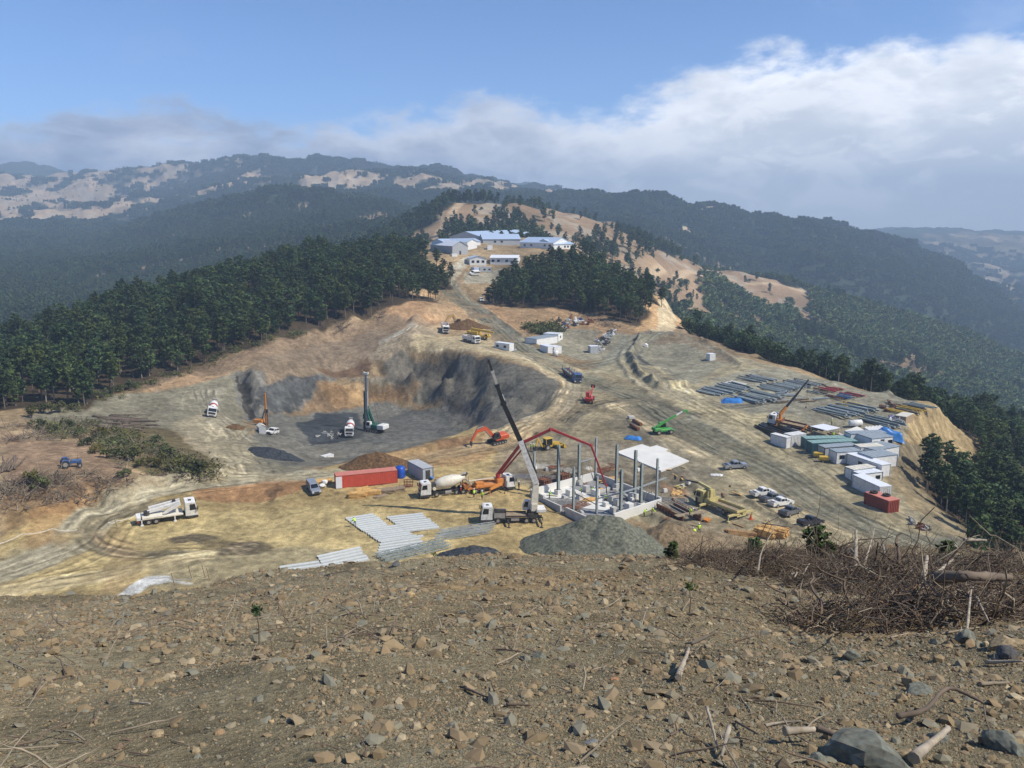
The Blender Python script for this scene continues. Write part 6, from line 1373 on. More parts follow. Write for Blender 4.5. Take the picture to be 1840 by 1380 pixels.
# ------------------------------------------------------------------ building under construction
def building_site():
    gp = lambda px, row: Vector((*sg(px, row)[:2], -52.6))
    def onz(px, row, z=-52.6): Y = -z / tanr(row) * 1.0; Y = z / -tanr(row); return Vector((uof(px, row) * Y, Y, z))
    Wc, Nc, Ec = onz(954, 894), onz(1070, 862), onz(1187, 908); Sc = Wc + (Ec - Nc)
    o = empty('foundation', (Wc + Ec) / 2, label='pale concrete foundation walls and floor of the new building', cat='foundation'); ctr = o.location.copy()
    L = lambda v: Vector(v) - ctr
    fl = MB(); up = Vector((0, 0, 1)); P_ = [L(v) for v in (Wc, Nc, Ec, Sc)]
    fl.add([p + up * .10 for p in P_] + [p - up * 1.2 for p in P_], [(0, 1, 2, 3), (7, 6, 5, 4)] + [(i, (i+1) % 4, 4 + (i+1) % 4, 4 + i) for i in range(4)]); fl.build('floor_slab', K['concd'], o)
    def wall(a, b, h, t=.35, m='conc', name='foundation_wall', z=0):
        q = MB(); a, b = L(a), L(b); d = (b - a).normalized(); n = Vector((-d.y, d.x, 0)) * t / 2; V = [a + n, a - n, b - n, b + n]; q.add([v + up * (z - .5) for v in V] + [v + up * h for v in V], [(3, 2, 1, 0), (4, 5, 6, 7), (0, 1, 5, 4), (1, 2, 6, 5), (2, 3, 7, 6), (3, 0, 4, 7)]); q.build(name, K[m], o)
    mid = lambda a, b, t: a.lerp(b, t)
    wall(Wc, Nc, 1.7, m='concw'); wall(Nc, Ec, 1.55); wall(Ec, mid(Ec, Sc, .72), 1.3, m='concw'); wall(Wc, mid(Wc, Sc, .22), 1.6); wall(mid(Wc, Sc, .225), mid(Wc, Sc, .5), 1.1); wall(mid(Wc, Sc, .58), mid(Wc, Sc, .95), 1.3)
    wall(mid(Wc, Nc, .03) , mid(Wc, Nc, .03) + (mid(Ec, Sc, .2) - mid(Wc, Nc, .03)) * .001 + Vector((.5, 0, 0)), 1.2)
    wall(mid(Wc, Sc, .3), mid(Wc, Sc, .3) + (Ec - Sc) * .35, .5, m='concd', name='inner_wall'); wall(mid(Nc, Ec, .35), mid(Nc, Ec, .35) + (Sc - Ec) * .4, .6, name='inner_wall')
    pale = MB(); a = mid(Wc, Nc, .15); 
    q = [mid(Wc, Nc, .1), mid(Wc, Nc, .55), mid(Wc, Nc, .55) + (Sc - Wc) * .5, mid(Wc, Nc, .1) + (Sc - Wc) * .28]; pale.add([L(v) + up * .32 for v in q] + [L(v) + up * .0 for v in q], [(0, 1, 2, 3), (7, 6, 5, 4)] + [(i, (i+1) % 4, 4 + (i+1) % 4, 4 + i) for i in range(4)]); pale.build('floor_screed', K['concw'], o)
    q = [mid(Nc, Ec, .3) + (Sc - Ec) * .5, mid(Nc, Ec, .6) + (Sc - Ec) * .25, mid(Nc, Ec, .8) + (Sc - Ec) * .6, mid(Nc, Ec, .5) + (Sc - Ec) * .85]; pale = MB(); pale.add([L(v) + up * .28 for v in q] + [L(v) for v in q], [(0, 1, 2, 3), (7, 6, 5, 4)] + [(i, (i+1) % 4, 4 + (i+1) % 4, 4 + i) for i in range(4)]); pale.build('floor_screed', K['concw'], o)
    for k, (px, row, s) in enumerate([(1024, 893, 1.3), (1041, 899, 1.1), (1053, 884, 1.1), (1070, 893, 1.3), (1099, 904, 1.3), (1109, 909, 1.2), (1130, 918, 1.3), (1136, 900, 1.3), (1107, 881, 1.2), (1088, 912, .9), (1102, 922, 1.0)]):
        p = onz(px, row); q = MB(); w = s * .48; q.box(-w, w, -w, w, 0, 1.25 * s * .9, ch=.03); t = q.build('concrete_plinth', K['conc'] if k % 3 else K['concw'], o); t.location = L(p) + up * .1; t.rotation_euler = (0, 0, math.atan2((Nc - Wc).y, (Nc - Wc).x))
    # steel columns
    rz = math.atan2((Nc - Wc).y, (Nc - Wc).x); G_ = 'steel columns of the new building'; tops = {}
    cl = [(960, 892, 813, 0, 'leftmost steel column of the new building'), (1003, 890, 801, 1, 'thick steel column on a plinth in the rear left wall'), (1040, 871, 798, 1, 'thick steel column right of the plinth column in the rear wall'), (1070, 863, 787, 0, 'steel column at the rear corner beside the red boom'), (1107, 881, 800, 1, 'steel column left of the white slab'), (1140, 898, 811, 1, 'steel column in front of the white slab'),
          (1179, 906, 826, 0, 'rightmost steel column of the new building'), (1151, 914, 834, 1, 'steel column left of the rightmost one'), (1115, 927, 844, 1, 'steel column nearest the grey gravel heap'), (1072, 924, 857, 0, 'short steel column in the middle of the front row'), (1030, 924, 840, 0, 'thin steel column at the left of the front row')]
    for i, (px, row, top, pl, lb) in enumerate(cl):
        p = onz(px, row); hh = (row - top) / 9.75 * (p.length / 160) * 1.08; c_ = empty('steel_column', p, rz, label=lb, cat='column', group=G_); w = .2 if i in (0, 3, 6, 9, 10) else .27; q = MB()
        z0 = 1.2 if pl else .1
        q.box(-w, w, -w * .8, -w * .8 + .05, z0 + .05, hh); q.box(-w, w, w * .8 - .05, w * .8, z0 + .05, hh); q.box(-.03, .03, -w * .8 + .053, w * .8 - .053, z0 + .05, hh); q.build('shaft', K['gsteel'] if i % 3 else K['steel'], c_)
        q = MB(); q.box(-w * 1.5, w * 1.5, -w * 1.3, w * 1.3, z0, z0 + .047); q.build('base_plate', K['dark'], c_)
        if pl: q = MB(); q.box(-.6, .6, -.55, .55, 0, 1.197, ch=.02); q.build('plinth', K['concw' if i % 2 else 'conc'], c_)
        for zz in (.45, .78): q = MB(); q.box(w + .003, w + .25, -.12, .12, hh * zz, hh * zz + .2); q.build('bracket', K['dark'], c_)
        tops[i] = (p, hh)
    def beam(i, j, z1, z2, w=.22, lb='', m='steel', t0=0, t1=1):
        a = tops[i][0] + up * z1; b = tops[j][0] + up * z2; a, b = a.lerp(b, t0), a.lerp(b, t1); q = MB(); c0 = (a + b) / 2; q.bar(a - c0, b - c0, w, w * 1.1); t = q.build('cross_beam', K[m], None, label=lb, cat='beam', group='cross beams between the columns'); t.location = c0
    beam(9, 8, 3.0, 4.4, lb='pale cross beam between the short front column and the column by the heap'); beam(8, 7, 4.4, 4.3, lb='pale cross beam in the middle of the front right row'); beam(7, 6, 4.3, 4.6, lb='pale cross beam running to the rightmost column', t1=1.6); beam(2, 3, 4.8, 4.9, .16, 'thin cross beam between the two rear columns')
    beam(10, 9, 4.2, 1.8, .12, 'thin sloping brace between the two front left columns', 'dark')
    for k, (i, j, lb) in enumerate(((2, 3, 'thin slanting prop pair below the rear cross beam'), (7, 6, 'thin slanting prop pair beside the rightmost column'))):
        a, b = tops[i][0], tops[j][0]; m_ = (a + b) / 2; q = MB(); c0 = m_.copy(); q.cyl(a.lerp(b, .08) - c0, m_ + up * 4.6 - c0, .05, n=6); q.cyl(a.lerp(b, .92) - c0, m_ + up * 4.6 - c0, .05, n=6); t = q.build('prop', K['rim'], None, label=lb, cat='prop', group='slanting props'); t.location = c0
    # formwork cages, timber, rebar
    for k, (px, row, lb) in enumerate(((978, 878, 'brown timber formwork cage left of the plinth column'), (1011, 868, 'brown timber formwork cage right of the plinth column'))):
        p = sg(px, row); c_ = MB()
        for x in (-.9, -.3, .3, .9):
            for y in (-.9, .9): c_.box(x - .07, x + .07, y - .07, y + .07, 0, 2.4)
        for z in (.5, 1.2, 1.9):
            for s in (-1, 1): c_.box(-1.1, 1.1, s * .98 - .05, s * .98 + .05, z, z + .14); c_.box(s * 1.05 - .04, s * 1.05 + .04, -.92, .92, z, z + .14)
        c_.box(-.75, .75, -.75, .75, 0, 2.0); t = c_.build('formwork', K['rust'], None, label=lb, cat='formwork', group='formwork cages'); t.location = p; t.rotation_euler = (0, 0, rz)
    r_ = random.Random(5)
    for k, (px, row, w, d, lb, m) in enumerate([(1060, 902, 2.4, 1.4, 'small stack of fresh timber inside the foundation', 'wood'), (1093, 866, 4, 2.2, 'loose fresh planks behind the rear corner of the foundation', 'wood'), (1098, 899, 2.6, .9, 'narrow plank pile between the concrete plinths', 'ply'), (1215, 888, 2.6, 1.6, 'plank pile by the cab of the yellow crane truck', 'wood'), (1227, 875, 3, 1.6, 'pale boards right of the rightmost column', 'pyel'), (1270, 936, 1.6, 1.0, 'small orange board pile near the yellow crane truck', 'orange')]):
        p = sg(px, row) if not (950 < px < 1140) else onz(px, row) + up * .35; q = MB()
        for j in range(14):
            x = r_.uniform(-w/2, w/2) * .3; y = (j % 7 - 3) * d / 7; z = .02 + (j // 7) * .14 + .01 * j; an = r_.uniform(-.15, .15); q.box(x - w/2, x + w/2, y - .08, y + .08, z, z + .09, m=Matrix.Rotation(an, 4, 'Z'))
        t = q.build('timber_pile', K[m], None, label=lb, cat='timber pile', group='timber piles round the foundation'); t.location = p; t.rotation_euler = (0, 0, rz + r_.uniform(-.5, .5))
    for k, (px, row, w, d, lb) in enumerate([(1010, 905, 6, 3.5, 'steel bar mat lying in the left part of the foundation'), (1035, 912, 5, 3, 'steel bar mat near the thin front column'), (958, 858, 9, 3, 'long steel bars stacked behind the left column'), (1085, 842, 8, 3.5, 'steel bars laid out behind the rear corner'), (1210, 900, 5, 3, 'steel bar mat at the right corner of the foundation'), (1000, 838, 5, 2, 'short steel bars in front of the backhoe')]):
        p = (onz(px, row) + up * .4) if 960 < px < 1150 and row > 880 else sg(px, row) + up * .1; q = MB()
        for j in range(16): y = (j / 15 - .5) * d; q.bar((-w/2 + r_.uniform(-.4, .4), y, .05 * (j % 2)), (w/2 + r_.uniform(-.4, .4), y + r_.uniform(-.1, .1), .05 * (j % 3)), .06)
        for j in range(4): x = (j / 3 - .5) * w * .9; q.bar((x, -d/2, .12), (x, d/2, .12), .05)
        t = q.build('rebar_mat', K['rust' if k % 2 else 'rim'], None, label=lb, cat='steel bars', group='steel bar mats round the foundation'); t.location = p; t.rotation_euler = (0, 0, rz + (.1 if k % 2 else -.9))
    # shuttered trench at the front right with walkway
    a, b = sg(1196, 912), sg(1243, 938); d = (b - a); yaw = math.atan2(d.y, d.x); Lh = d.length; o2 = empty('shuttered_trench', (a + b) / 2, yaw, label='brown shuttered trench with pale rails and a walkway at the front right of the building', cat='trench formwork')
    for s in (-1, 1): q = MB(); q.box(-Lh/2, Lh/2, s * 1.8 - .06, s * 1.8 + .06, -.4, 1.1); [q.box(-Lh/2 + i * Lh / 9 - .06, -Lh/2 + i * Lh / 9 + .06, s * 1.95 - .08, s * 1.95 + .08, -.4, 1.25) for i in range(10)]; q.build('shutter_panel', K['rust'], o2)
    for y in (-1.4, -.3, 1.0, 2.3): q = MB(); q.box(-Lh/2 - .5, Lh/2 + .5, y - .07, y + .07, 1.26, 1.38); q.build('rail', K['rim'], o2)
    q = MB(); q.box(Lh/2 - 1.0, Lh/2 + .2, -3.2, 3.4, 1.39, 1.46); q.build('walkway', K['oldwood'], o2)
building_site()

def heap(name, loc, rx, ry, h, m, label, cat, seed=0, yaw=0.0, flat=1.0):
    n1, n2 = 72, 30; V = []; 
    for j in range(n2 + 1):
        for i in range(n1):
            a = 2 * math.pi * i / n1; t = j / n2; V.append((math.cos(a) * rx * t, math.sin(a) * ry * t, 0))
    V = np.array(V); t = np.repeat(np.linspace(0, 1, n2 + 1), n1); w = 1 + .35 * fbm(np.cos(np.tile(np.arange(n1), n2 + 1) * 2 * math.pi / n1) * 1.3 + seed, np.sin(np.tile(np.arange(n1), n2 + 1) * 2 * math.pi / n1) * 1.3, 3, seed)
    prof = np.clip(1 - t, 0, 1) ** flat; V[:, :2] *= w[:, None]
    c_, s_ = math.cos(yaw), math.sin(yaw); X = V[:, 0] * c_ - V[:, 1] * s_; Y = V[:, 0] * s_ + V[:, 1] * c_
    Z = h * prof * (1 + .25 * fbm(X / 3 + seed, Y / 3, 3, seed + 5)) + fbm(X / .9, Y / .9, 4, seed + 9) * .32 * np.clip(t * 3, .2, 1) - .35 * (t > .97) + base_h(X + loc[0], Y + loc[1]) - loc[2] - .25 * (t > .9)
    ii = np.arange(n2)[:, None] * n1 + np.arange(n1)[None]; i2 = np.arange(n2)[:, None] * n1 + (np.arange(n1)[None] + 1) % n1
    F = np.stack([ii, ii + n1, i2 + n1, i2], -1).reshape(-1, 4)
    me = mesh_np(name, np.stack([X, Y, Z], -1), F, m, True); o = link(name, me); o.location = loc; tag(o, label, cat); return o
def soil(name, col): return mat(name, col, 1.0, var=.6, scale=2.2, bump=1.0, dirt=.6, dirtcol=tuple(c_ * .55 for c_ in col), spec=.1)
GG = soil('grey_green_gravel', (.155, .16, .12)); DG = soil('dark_gravel', (.055, .062, .07)); BR = soil('brown_soil', (.15, .09, .045)); TB = soil('tan_soil', (.22, .165, .10))
p = at_depth(1088, 926, 129); heap('gravel_heap', (p.x, p.y, -52.4), 14, 10, 6.6, GG, 'big grey green gravel heap in front of the new building', 'gravel heap', 3, flat=1.1)
p = at_depth(1200, 945, 131); heap('soil_heap', (p.x, p.y, -53), 10, 6.5, 4.3, TB, 'brown soil heap right of the grey green gravel heap', 'soil heap', 8)
p = at_depth(850, 976, 124); heap('gravel_heap', (p.x, p.y, -52.2), 6.5, 3.5, 2.6, DG, 'low dark gravel heap behind the brow left of the big heap', 'gravel heap', 11)
heap('gravel_heap', tuple(sg(492, 820)), 9, 4.5, 2.4, DG, 'dark blue grey gravel heap on the near side of the pit', 'gravel heap', 5, -.5)
heap('soil_heap', tuple(sg(675, 838)), 8, 5, 3.4, BR, 'dark brown soil heap behind the long red container', 'soil heap', 6)
heap('soil_heap', tuple(sg(423, 768)), 2.8, 2.2, 1.1, BR, 'small brown soil heap left of the orange drilling rig', 'soil heap', 15)
heap('soil_heap', tuple(sg(840, 590)), 9, 5, 3.5, BR, 'dark soil bank behind the yellow mobile crane', 'soil heap', 16)

# ------------------------------------------------------------------ girders, beams and stores
def girder_mesh(L, w, kind):
    q = MB()
    if kind == 0: q.box(-L/2, L/2, -w/2, w/2, .12, .15); q.box(-L/2, L/2, -w/2 - .03, -w/2, .0, .27); q.box(-L/2, L/2, w/2, w/2 + .03, .0, .27)
    elif kind == 1:
        for y in (-w/2, w/2):
            for z in (.06, .62): q.box(-L/2, L/2, y - .06, y + .06, z - .06, z + .06)
            n = int(L / .9)
            for k in range(n): x = -L/2 + k * L / n; q.bar((x, y, .1 if k % 2 else .58), (x + L / n, y, .58 if k % 2 else .1), .06)
        for k in range(int(L / 1.8)): x = -L/2 + .5 + k * 1.8; q.box(x - .04, x + .04, -w/2 + .06, w/2 - .06, .58, .66)
    else: q.box(-L/2, L/2, -w/2, w/2, 0, .03); q.box(-L/2, L/2, -w/2, w/2, .27, .30); q.box(-L/2, L/2, -.02, .02, .03, .27); q.box(-L/2 - .03, -L/2, -w/2 - .05, w/2 + .05, 0, .32); q.box(L/2, L/2 + .03, -w/2 - .05, w/2 + .05, 0, .32)
    return q
GP = 'steel girders laid out on the near yard'; ORD = ['first', 'second', 'third', 'fourth', 'fifth', 'sixth', 'seventh', 'eighth']
def girders(s0, e0, ds, n, kind, m, label, w=.75, zl=0):
    for k in range(n):
        a = sg(s0[0] + ds[0] * k, s0[1] + ds[1] * k); b = sg(e0[0] + ds[0] * k + random.uniform(-3, 3), e0[1] + ds[1] * k); d = b - a; L = d.length
        t = girder_mesh(L, w, kind).build('steel_girder', m, None, label=label + ', ' + ORD[k] + ' from back', cat='girder', group=GP); t.location = (a + b) / 2 + Vector((0, 0, .05 + zl)); t.rotation_euler = (0, -math.asin(d.z / L), math.atan2(d.y, d.x))
PG_ = mat('pale_girder_paint', (.56, .585, .57), .55, metal=.1, var=.1)
girders((622, 934), (672, 926), (4.3, 3.2), 7, 0, PG_, 'pale steel girder in the block with the lone worker on it')
girders((652, 955), (720, 946), (4.6, 3.1), 7, 0, PG_, 'pale steel girder in the middle block in front of the timber stacks')
girders((684, 976), (760, 965), (-1.5, 5.0), 5, 0, PG_, 'pale steel girder in the spaced rows nearest the slope')
girders((696, 932), (760, 925), (4.6, 3.4), 8, 0, PG_, 'pale steel girder in the right hand block of the yard')
girders((676, 1003), (793, 975), (7, 4.0), 3, 1, K['gsteel'], 'long lattice girder at the foot of the yard')
girders((781, 972), (880, 957), (5, -6), 3, 1, K['steel'], 'long lattice girder by the dark gravel heap')
girders((571, 1003), (648, 986), (3, 5), 5, 0, PG_, 'pale girder in the small stack at the lower left of the yard'); girders((503, 1022), (572, 1012), (8, 5), 2, 0, PG_, 'pale girder half hidden behind the brow')
def yard(poly, dirpx, mats_, label, group, sp=1.35, L=11.5, fill=.93, layers=1, w=.38, name='steel_beam', cat='steel beam', jit=.05, gap=1.0):
    W_ = wpoly(poly); a, b = sg(*dirpx[0]), sg(*dirpx[1]); e1 = np.array((b.x - a.x, b.y - a.y)); e1 /= np.linalg.norm(e1); e2 = np.array((-e1[1], e1[0])); c0 = W_.mean(0); me = {}
    cs = (W_ - c0) @ np.stack([e1, e2], 1); cnt = 0
    u = cs[:, 0].min() + L / 2
    while u < cs[:, 0].max():
        v = cs[:, 1].min()
        while v < cs[:, 1].max():
            p = c0 + e1 * (u + random.uniform(-1, 1)) + e2 * v
            if inside(np.array([p[0]]), np.array([p[1]]), W_)[0] and random.random() < fill:
                for l in range(layers if random.random() < .6 else 1):
                    mi = random.choice(mats_)
                    if mi not in me: t = girder_mesh(L, w, 2).build(name, K[mi]); me[mi] = t.data; bpy.data.objects.remove(t)
                    o = link(name, me[mi]); tag(o, label + {'gsteel': ', dull green grey', 'steel': ', bright galvanised', 'dark': ', almost black', 'rust': ', rusty', 'yellow': ', yellow', 'red': ', red', 'blue': ', blue', 'orange': ', orange', 'black': '', 'oldwood': ', weathered timber', 'rim': ', pale grey'}[mi], cat, group); yaw = math.atan2(e1[1], e1[0]) + random.gauss(0, jit)
                    zz = max(H(p[0] + e1[0] * s, p[1] + e1[1] * s) for s in (-3, 0, 3)); o.location = (p[0], p[1], zz + .12 + l * .34); o.rotation_euler = (0, 0, yaw); o.scale = (random.uniform(.6, 1.05), 1, 1); cnt += 1
            v += .8 * sp * random.uniform(.75, 1.3)
        u += L + gap
    return cnt
D = ((1290, 690), (1335, 702))
n = yard([(1262, 707), (1300, 690), (1350, 697), (1400, 712), (1380, 722), (1320, 722)], D, ['gsteel', 'steel', 'gsteel'], 'grey steel beam in the front left block of the storage yard', 'steel beams in the storage yard', .85, layers=2)
n += yard([(1335, 676), (1480, 690), (1500, 705), (1430, 715), (1360, 697)], D, ['gsteel', 'steel', 'dark', 'gsteel'], 'grey steel beam in the rear block of the storage yard', 'steel beams in the storage yard', .85)
n += yard([(1480, 735), (1510, 725), (1580, 740), (1600, 762), (1530, 765), (1490, 752)], D, ['gsteel', 'steel', 'gsteel'], 'grey steel beam in the right block behind the compound', 'steel beams in the storage yard', .95, layers=2)
n += yard([(1600, 735), (1640, 728), (1688, 742), (1650, 752), (1610, 748)], D, ['steel', 'gsteel', 'dark', 'yellow', 'rust'], 'steel beam near the far corner of the storage yard', 'steel beams in the storage yard', 1.2, 8)
n += yard([(1455, 702), (1500, 698), (1550, 712), (1510, 717), (1470, 714)], D, ['red', 'rust', 'gsteel', 'blue', 'dark'], 'mixed painted beam in the coloured row of the yard', 'painted beams in the storage yard', 1.0, 6)
n += yard([(1505, 728), (1535, 724), (1545, 736), (1520, 736)], D, ['yellow'], 'yellow painted beam in the small yellow pile', 'yellow beams in the storage yard', .9, 4)
n += yard([(1355, 768), (1378, 762), (1440, 790), (1420, 800), (1400, 798)], ((1360, 768), (1410, 796)), ['black', 'black', 'dark'], 'long black bar in the stack behind the generator container', 'black bars in the rebar yard', .8, 11, .95, 2, .3, 'steel_bar', 'steel bar')
n += yard([(1395, 765), (1440, 762), (1520, 785), (1500, 795), (1450, 795)], ((1400, 765), (1450, 790)), ['rust', 'dark', 'oldwood', 'rim'], 'rusty bar or timber rail in the rebar yard', 'rails in the rebar yard', 1.6, 9, .8, 1, .3, 'yard_rail', 'rail')
n += yard([(1390, 705), (1440, 712), (1480, 718), (1440, 726), (1380, 722)], ((1390, 718), (1440, 712)), ['oldwood', 'steel', 'rust'], 'short board or plate in front of the rear beam block', 'boards in the storage yard', 1.4, 5, .7, 1, .6, 'yard_board', 'board')
print('YARD', n)
def sheet(pts, label, m, z=.3, name='concrete_slab', cat='slab', group=None):
    P2 = [sg(*q_) for q_ in pts]; c0 = sum(P2, Vector()) / len(P2); n = len(P2); q = MB(); q.add([Vector((p.x - c0.x, p.y - c0.y, p.z - c0.z + z)) for p in P2] + [Vector((p.x - c0.x, p.y - c0.y, p.z - c0.z - .4)) for p in P2], [tuple(range(n)), tuple(range(n, 2*n))[::-1]] + [(i, (i+1) % n, n + (i+1) % n, n + i) for i in range(n)]); t = q.build(name, m, None, label=label, cat=cat, group=group); t.location = c0; return t
sheet([(1107, 814), (1153, 800), (1168, 805), (1180, 802), (1200, 809), (1196, 812), (1238, 830), (1188, 848)], 'broad white concrete slab behind the steel columns', K['concw'], .28)
sheet([(1518, 776), (1540, 768), (1570, 784), (1550, 790)], 'pale cast slab beside the sheet canopy in the rebar yard', K['concw'], group='slabs in the rebar yard'); sheet([(1497, 786), (1508, 779), (1532, 792), (1510, 794)], 'small pale slab left of the larger one', K['conc'], group='slabs in the rebar yard')
sheet([(1290, 691), (1315, 684), (1342, 690), (1330, 698)], 'pale patch of spread sand bags at the rear of the yard', K['conc'], .15, 'sand_sheet', 'sand')
for k in range(5): sheet([(1553 + k * 6, 772 - k * .6), (1557 + k * 6, 770 - k * .6), (1572 + k * 6, 780 - k * .6), (1568 + k * 6, 782 - k * .6)], 'white wrapped panel pack beside the blue sheeted pile', K['white'], .6, 'panel_pack', 'panel pack', 'white panel packs')
def tarp(px, row, sx, sy, h, label, m='tarp'):
    n1 = 20; u, v = np.meshgrid(np.linspace(-1, 1, n1), np.linspace(-1, 1, n1)); X = u * sx / 2; Y = v * sy / 2; e = np.maximum(np.abs(u), np.abs(v)); Z = h * (1 - smooth(.55, 1, e)) * (1 + .3 * fbm(u * 2 + px, v * 2, 3, 3)) + .05 + fbm(u * 4, v * 4 + px, 2, 8) * .15
    ii = np.arange(n1 - 1)[:, None] * n1 + np.arange(n1 - 1)[None]; F = np.stack([ii, ii + 1, ii + n1 + 1, ii + n1], -1).reshape(-1, 4)
    o = link('tarpaulin', mesh_np('tarpaulin', np.stack([X.ravel(), Y.ravel(), Z.ravel()], -1), F, K[m])); orient(o, sg(px, row), -.3); tag(o, label, 'tarpaulin', 'tarpaulins'); o.data.update(); return o
tarp(1599, 786, 6.5, 4, 1.8, 'bright blue tarpaulin over a pile at the right end of the rebar yard'); tarp(1316, 722, 6, 4, .8, 'blue tarpaulin over a low pile in front of the storage yard'); tarp(1138, 788, 4, 2.2, .5, 'small blue tarpaulin left of the green telehandler'); tarp(1288, 854, 2.6, 1.2, .2, 'crumpled white sheet lying near the silver pickup', 'white'); tarp(1160, 622, 1.8, 1.4, .9, 'white covered bundle at the rim of the earth ring', 'white')
for k, (px, row) in enumerate(((1140, 770), (1145, 762))):
    q = MB(); q.lathe((-2, 0, .45), (2, 0, .45), [(0, .38), (0, .45), (1, .45), (1, .38)], 14); t = q.build('steel_pipe', K['rust'], None, True, label=['rusty steel pipe, the nearer one of the pair','rusty steel pipe, the farther one of the pair'][k], cat='pipe', group='rusty pipes'); orient(t, sg(px, row), -1.2)
q = MB(); q.box(-.8, .8, -.6, .6, 0, .7, ch=.05); t = q.build('concrete_block', K['conc'], None, label='grey block behind the rusty pipes', cat='block'); orient(t, sg(1134, 752), .3)
# timber and boards in front of the red container
def boards(px, row, w, d, n, m, label, yaw=0, h=.12, group='timber stacks', j_=.12, pick=sg):
    q = MB(); r_ = random.Random(int(px)); per = max(1, int(d / .25))
    for j in range(n): y = (j % per - per / 2) * d / per; z = .02 + (j // per) * h * 1.15; x = r_.uniform(-.25, .25); q.box(x - w/2, x + w/2, y - .1, y + .1, z, z + h, m=Matrix.Rotation(r_.gauss(0, j_), 4, 'Z'))
    t = q.build('timber_stack', K[m], None, label=label, cat='timber stack', group=group); orient(t, pick(px, row), yaw); return t
for a in [(643, 893, 2.6, 1.6, 34, 'wood', 'bright yellow timber stack nearest the white container door', .1, .14), (652, 883, 2.2, 1.2, 20, 'wood', 'loose bright timber against the red container wall', .5, .12), (668, 888, 2.8, 1.4, 26, 'wood', 'neat tan timber stack below the middle of the container', .05, .14), (690, 884, 3.6, 1.5, 22, 'oldwood', 'greyish board stack right of the tan timber', .2, .12), (706, 881, 3.8, 1.5, 20, 'oldwood', 'grey board stack near the right end of the container', .25, .12), (683, 893, 2.2, .8, 8, 'oldwood', 'few scattered grey boards in front of the stacks', .7, .1), (578, 866, 3, 1.2, 12, 'wood', 'timber heap behind the silver blue pickup', .3, .12), (805, 862, 4, 2.2, 18, 'ply', 'plywood panels behind the big mixer truck', .4, .12), (1376, 962, 3.0, 1.5, 42, 'wood', 'left stack of fresh orange timber near the black pickup', -.75, .14), (1392, 960, 3.6, 1.6, 48, 'wood', 'right stack of fresh orange timber near the black pickup', -.75, .14), (1328, 962, 4.2, 1.3, 26, 'ply', 'long low timber stack beside the small green shrub', .05, .14)]: boards(a[0], a[1], a[2] * 1.2, a[3] * 1.35, int(a[4] * 1.5), *a[5:], j_=.07)
q = MB(); q.box(-.9, .9, -.6, .6, 0, .12)
for x in (-.85, -.3, .3, .85):
    for y in (-.55, .55): q.box(x - .05, x + .05, y - .05, y + .05, .12, 1.3)
for z in (.6, 1.2): q.box(-.95, .95, -.62, -.56, z, z + .1); q.box(-.95, .95, .56, .62, z, z + .1)
t = q.build('stillage', K['rust'], None, label='dark rusty stillage right of the board stacks', cat='stillage'); orient(t, sg(734, 874), .1)
for k, (px, row, s, lb) in enumerate(((579, 876, .8, 'white sack behind the silver blue pickup, the nearer one'), (583, 870, .7, 'white sack behind the silver blue pickup, the farther one'), (776, 862, .5, 'blue drum cover beside the grey cabin'))): t = link('sack', (lambda bm: (lambda me: (bm.to_mesh(me), bm.free(), me.materials.append(K['white'] if k < 2 else K['tarp']), me)[-1])(bpy.data.meshes.new('sack')))(rock_v(30 + k, 3, .8))); t.location = sg(px, row) + Vector((0, 0, .4)); t.scale = (s * 1.2, s, s); tag(t, lb, 'sack', 'sacks' if k < 2 else None)
# heap of machine parts and the equipment park above the cross roads
def junk(poly, n, label, group, name, cat, s=1.0, pal=('rim', 'dark', 'white', 'rust', 'steel', 'gsteel')):
    W_ = wpoly(poly); a, b = W_.min(0), W_.max(0); k = 0; 
    while k < n:
        p = np.array([random.uniform(a[0], b[0]), random.uniform(a[1], b[1])])
        if not inside(p[:1], p[1:], W_)[0]: continue
        q = MB()
        for j in range(5):
            c_ = Vector((random.uniform(-1, 1), random.uniform(-.6, .6), random.uniform(.3, 1.3))) * s
            if j % 2: q.cyl(c_, c_ + Vector((random.uniform(-2, 2), random.uniform(-1, 1), random.uniform(-.3, .6))) * s, .16 * s, n=8)
            else: q.bar(c_, c_ + Vector((random.uniform(-1.6, 1.6), random.uniform(-.8, .8), random.uniform(-.4, .4))) * s, .5 * s, .4 * s)
        q.box(-1.1 * s, 1.1 * s, -.5 * s, .5 * s, 0, .5 * s); t = q.build(name, K[random.choice(pal)], None, label=label, cat=cat, group=group); orient(t, Vector((p[0], p[1], 0)), random.uniform(0, 6.28)); k += 1
junk([(1062, 632), (1078, 634), (1104, 600), (1108, 592), (1098, 591), (1072, 612)], 42, 'machine part in the long heap beside the grey white cabin', 'machine parts in the long heap', 'machine_part', 'machine part', .8, ('rim', 'dark', 'white', 'steel', 'dark'))
junk([(992, 594), (1010, 596), (1025, 585), (1060, 588), (1064, 578), (1030, 572), (1000, 574)], 26, 'parked piece of plant equipment above the site cabins', 'equipment park above the cabins', 'plant_equipment', 'equipment', 1.1, ('ply', 'dark', 'white', 'rust', 'steel', 'blue'))
junk([(1620, 938), (1635, 935), (1668, 952), (1660, 956)], 7, 'discarded wheel part or plate by the edge below the dark red container', 'scrap below the red container', 'scrap_piece', 'scrap', .6, ('dark', 'rim', 'rust'))
junk([(1595, 752), (1620, 748), (1630, 760), (1600, 766)], 12, 'wrapped bundle among the stores left of the board crate', 'bundles left of the board crate', 'store_bundle', 'bundle', .7, ('plum', 'white', 'dark', 'rim'))
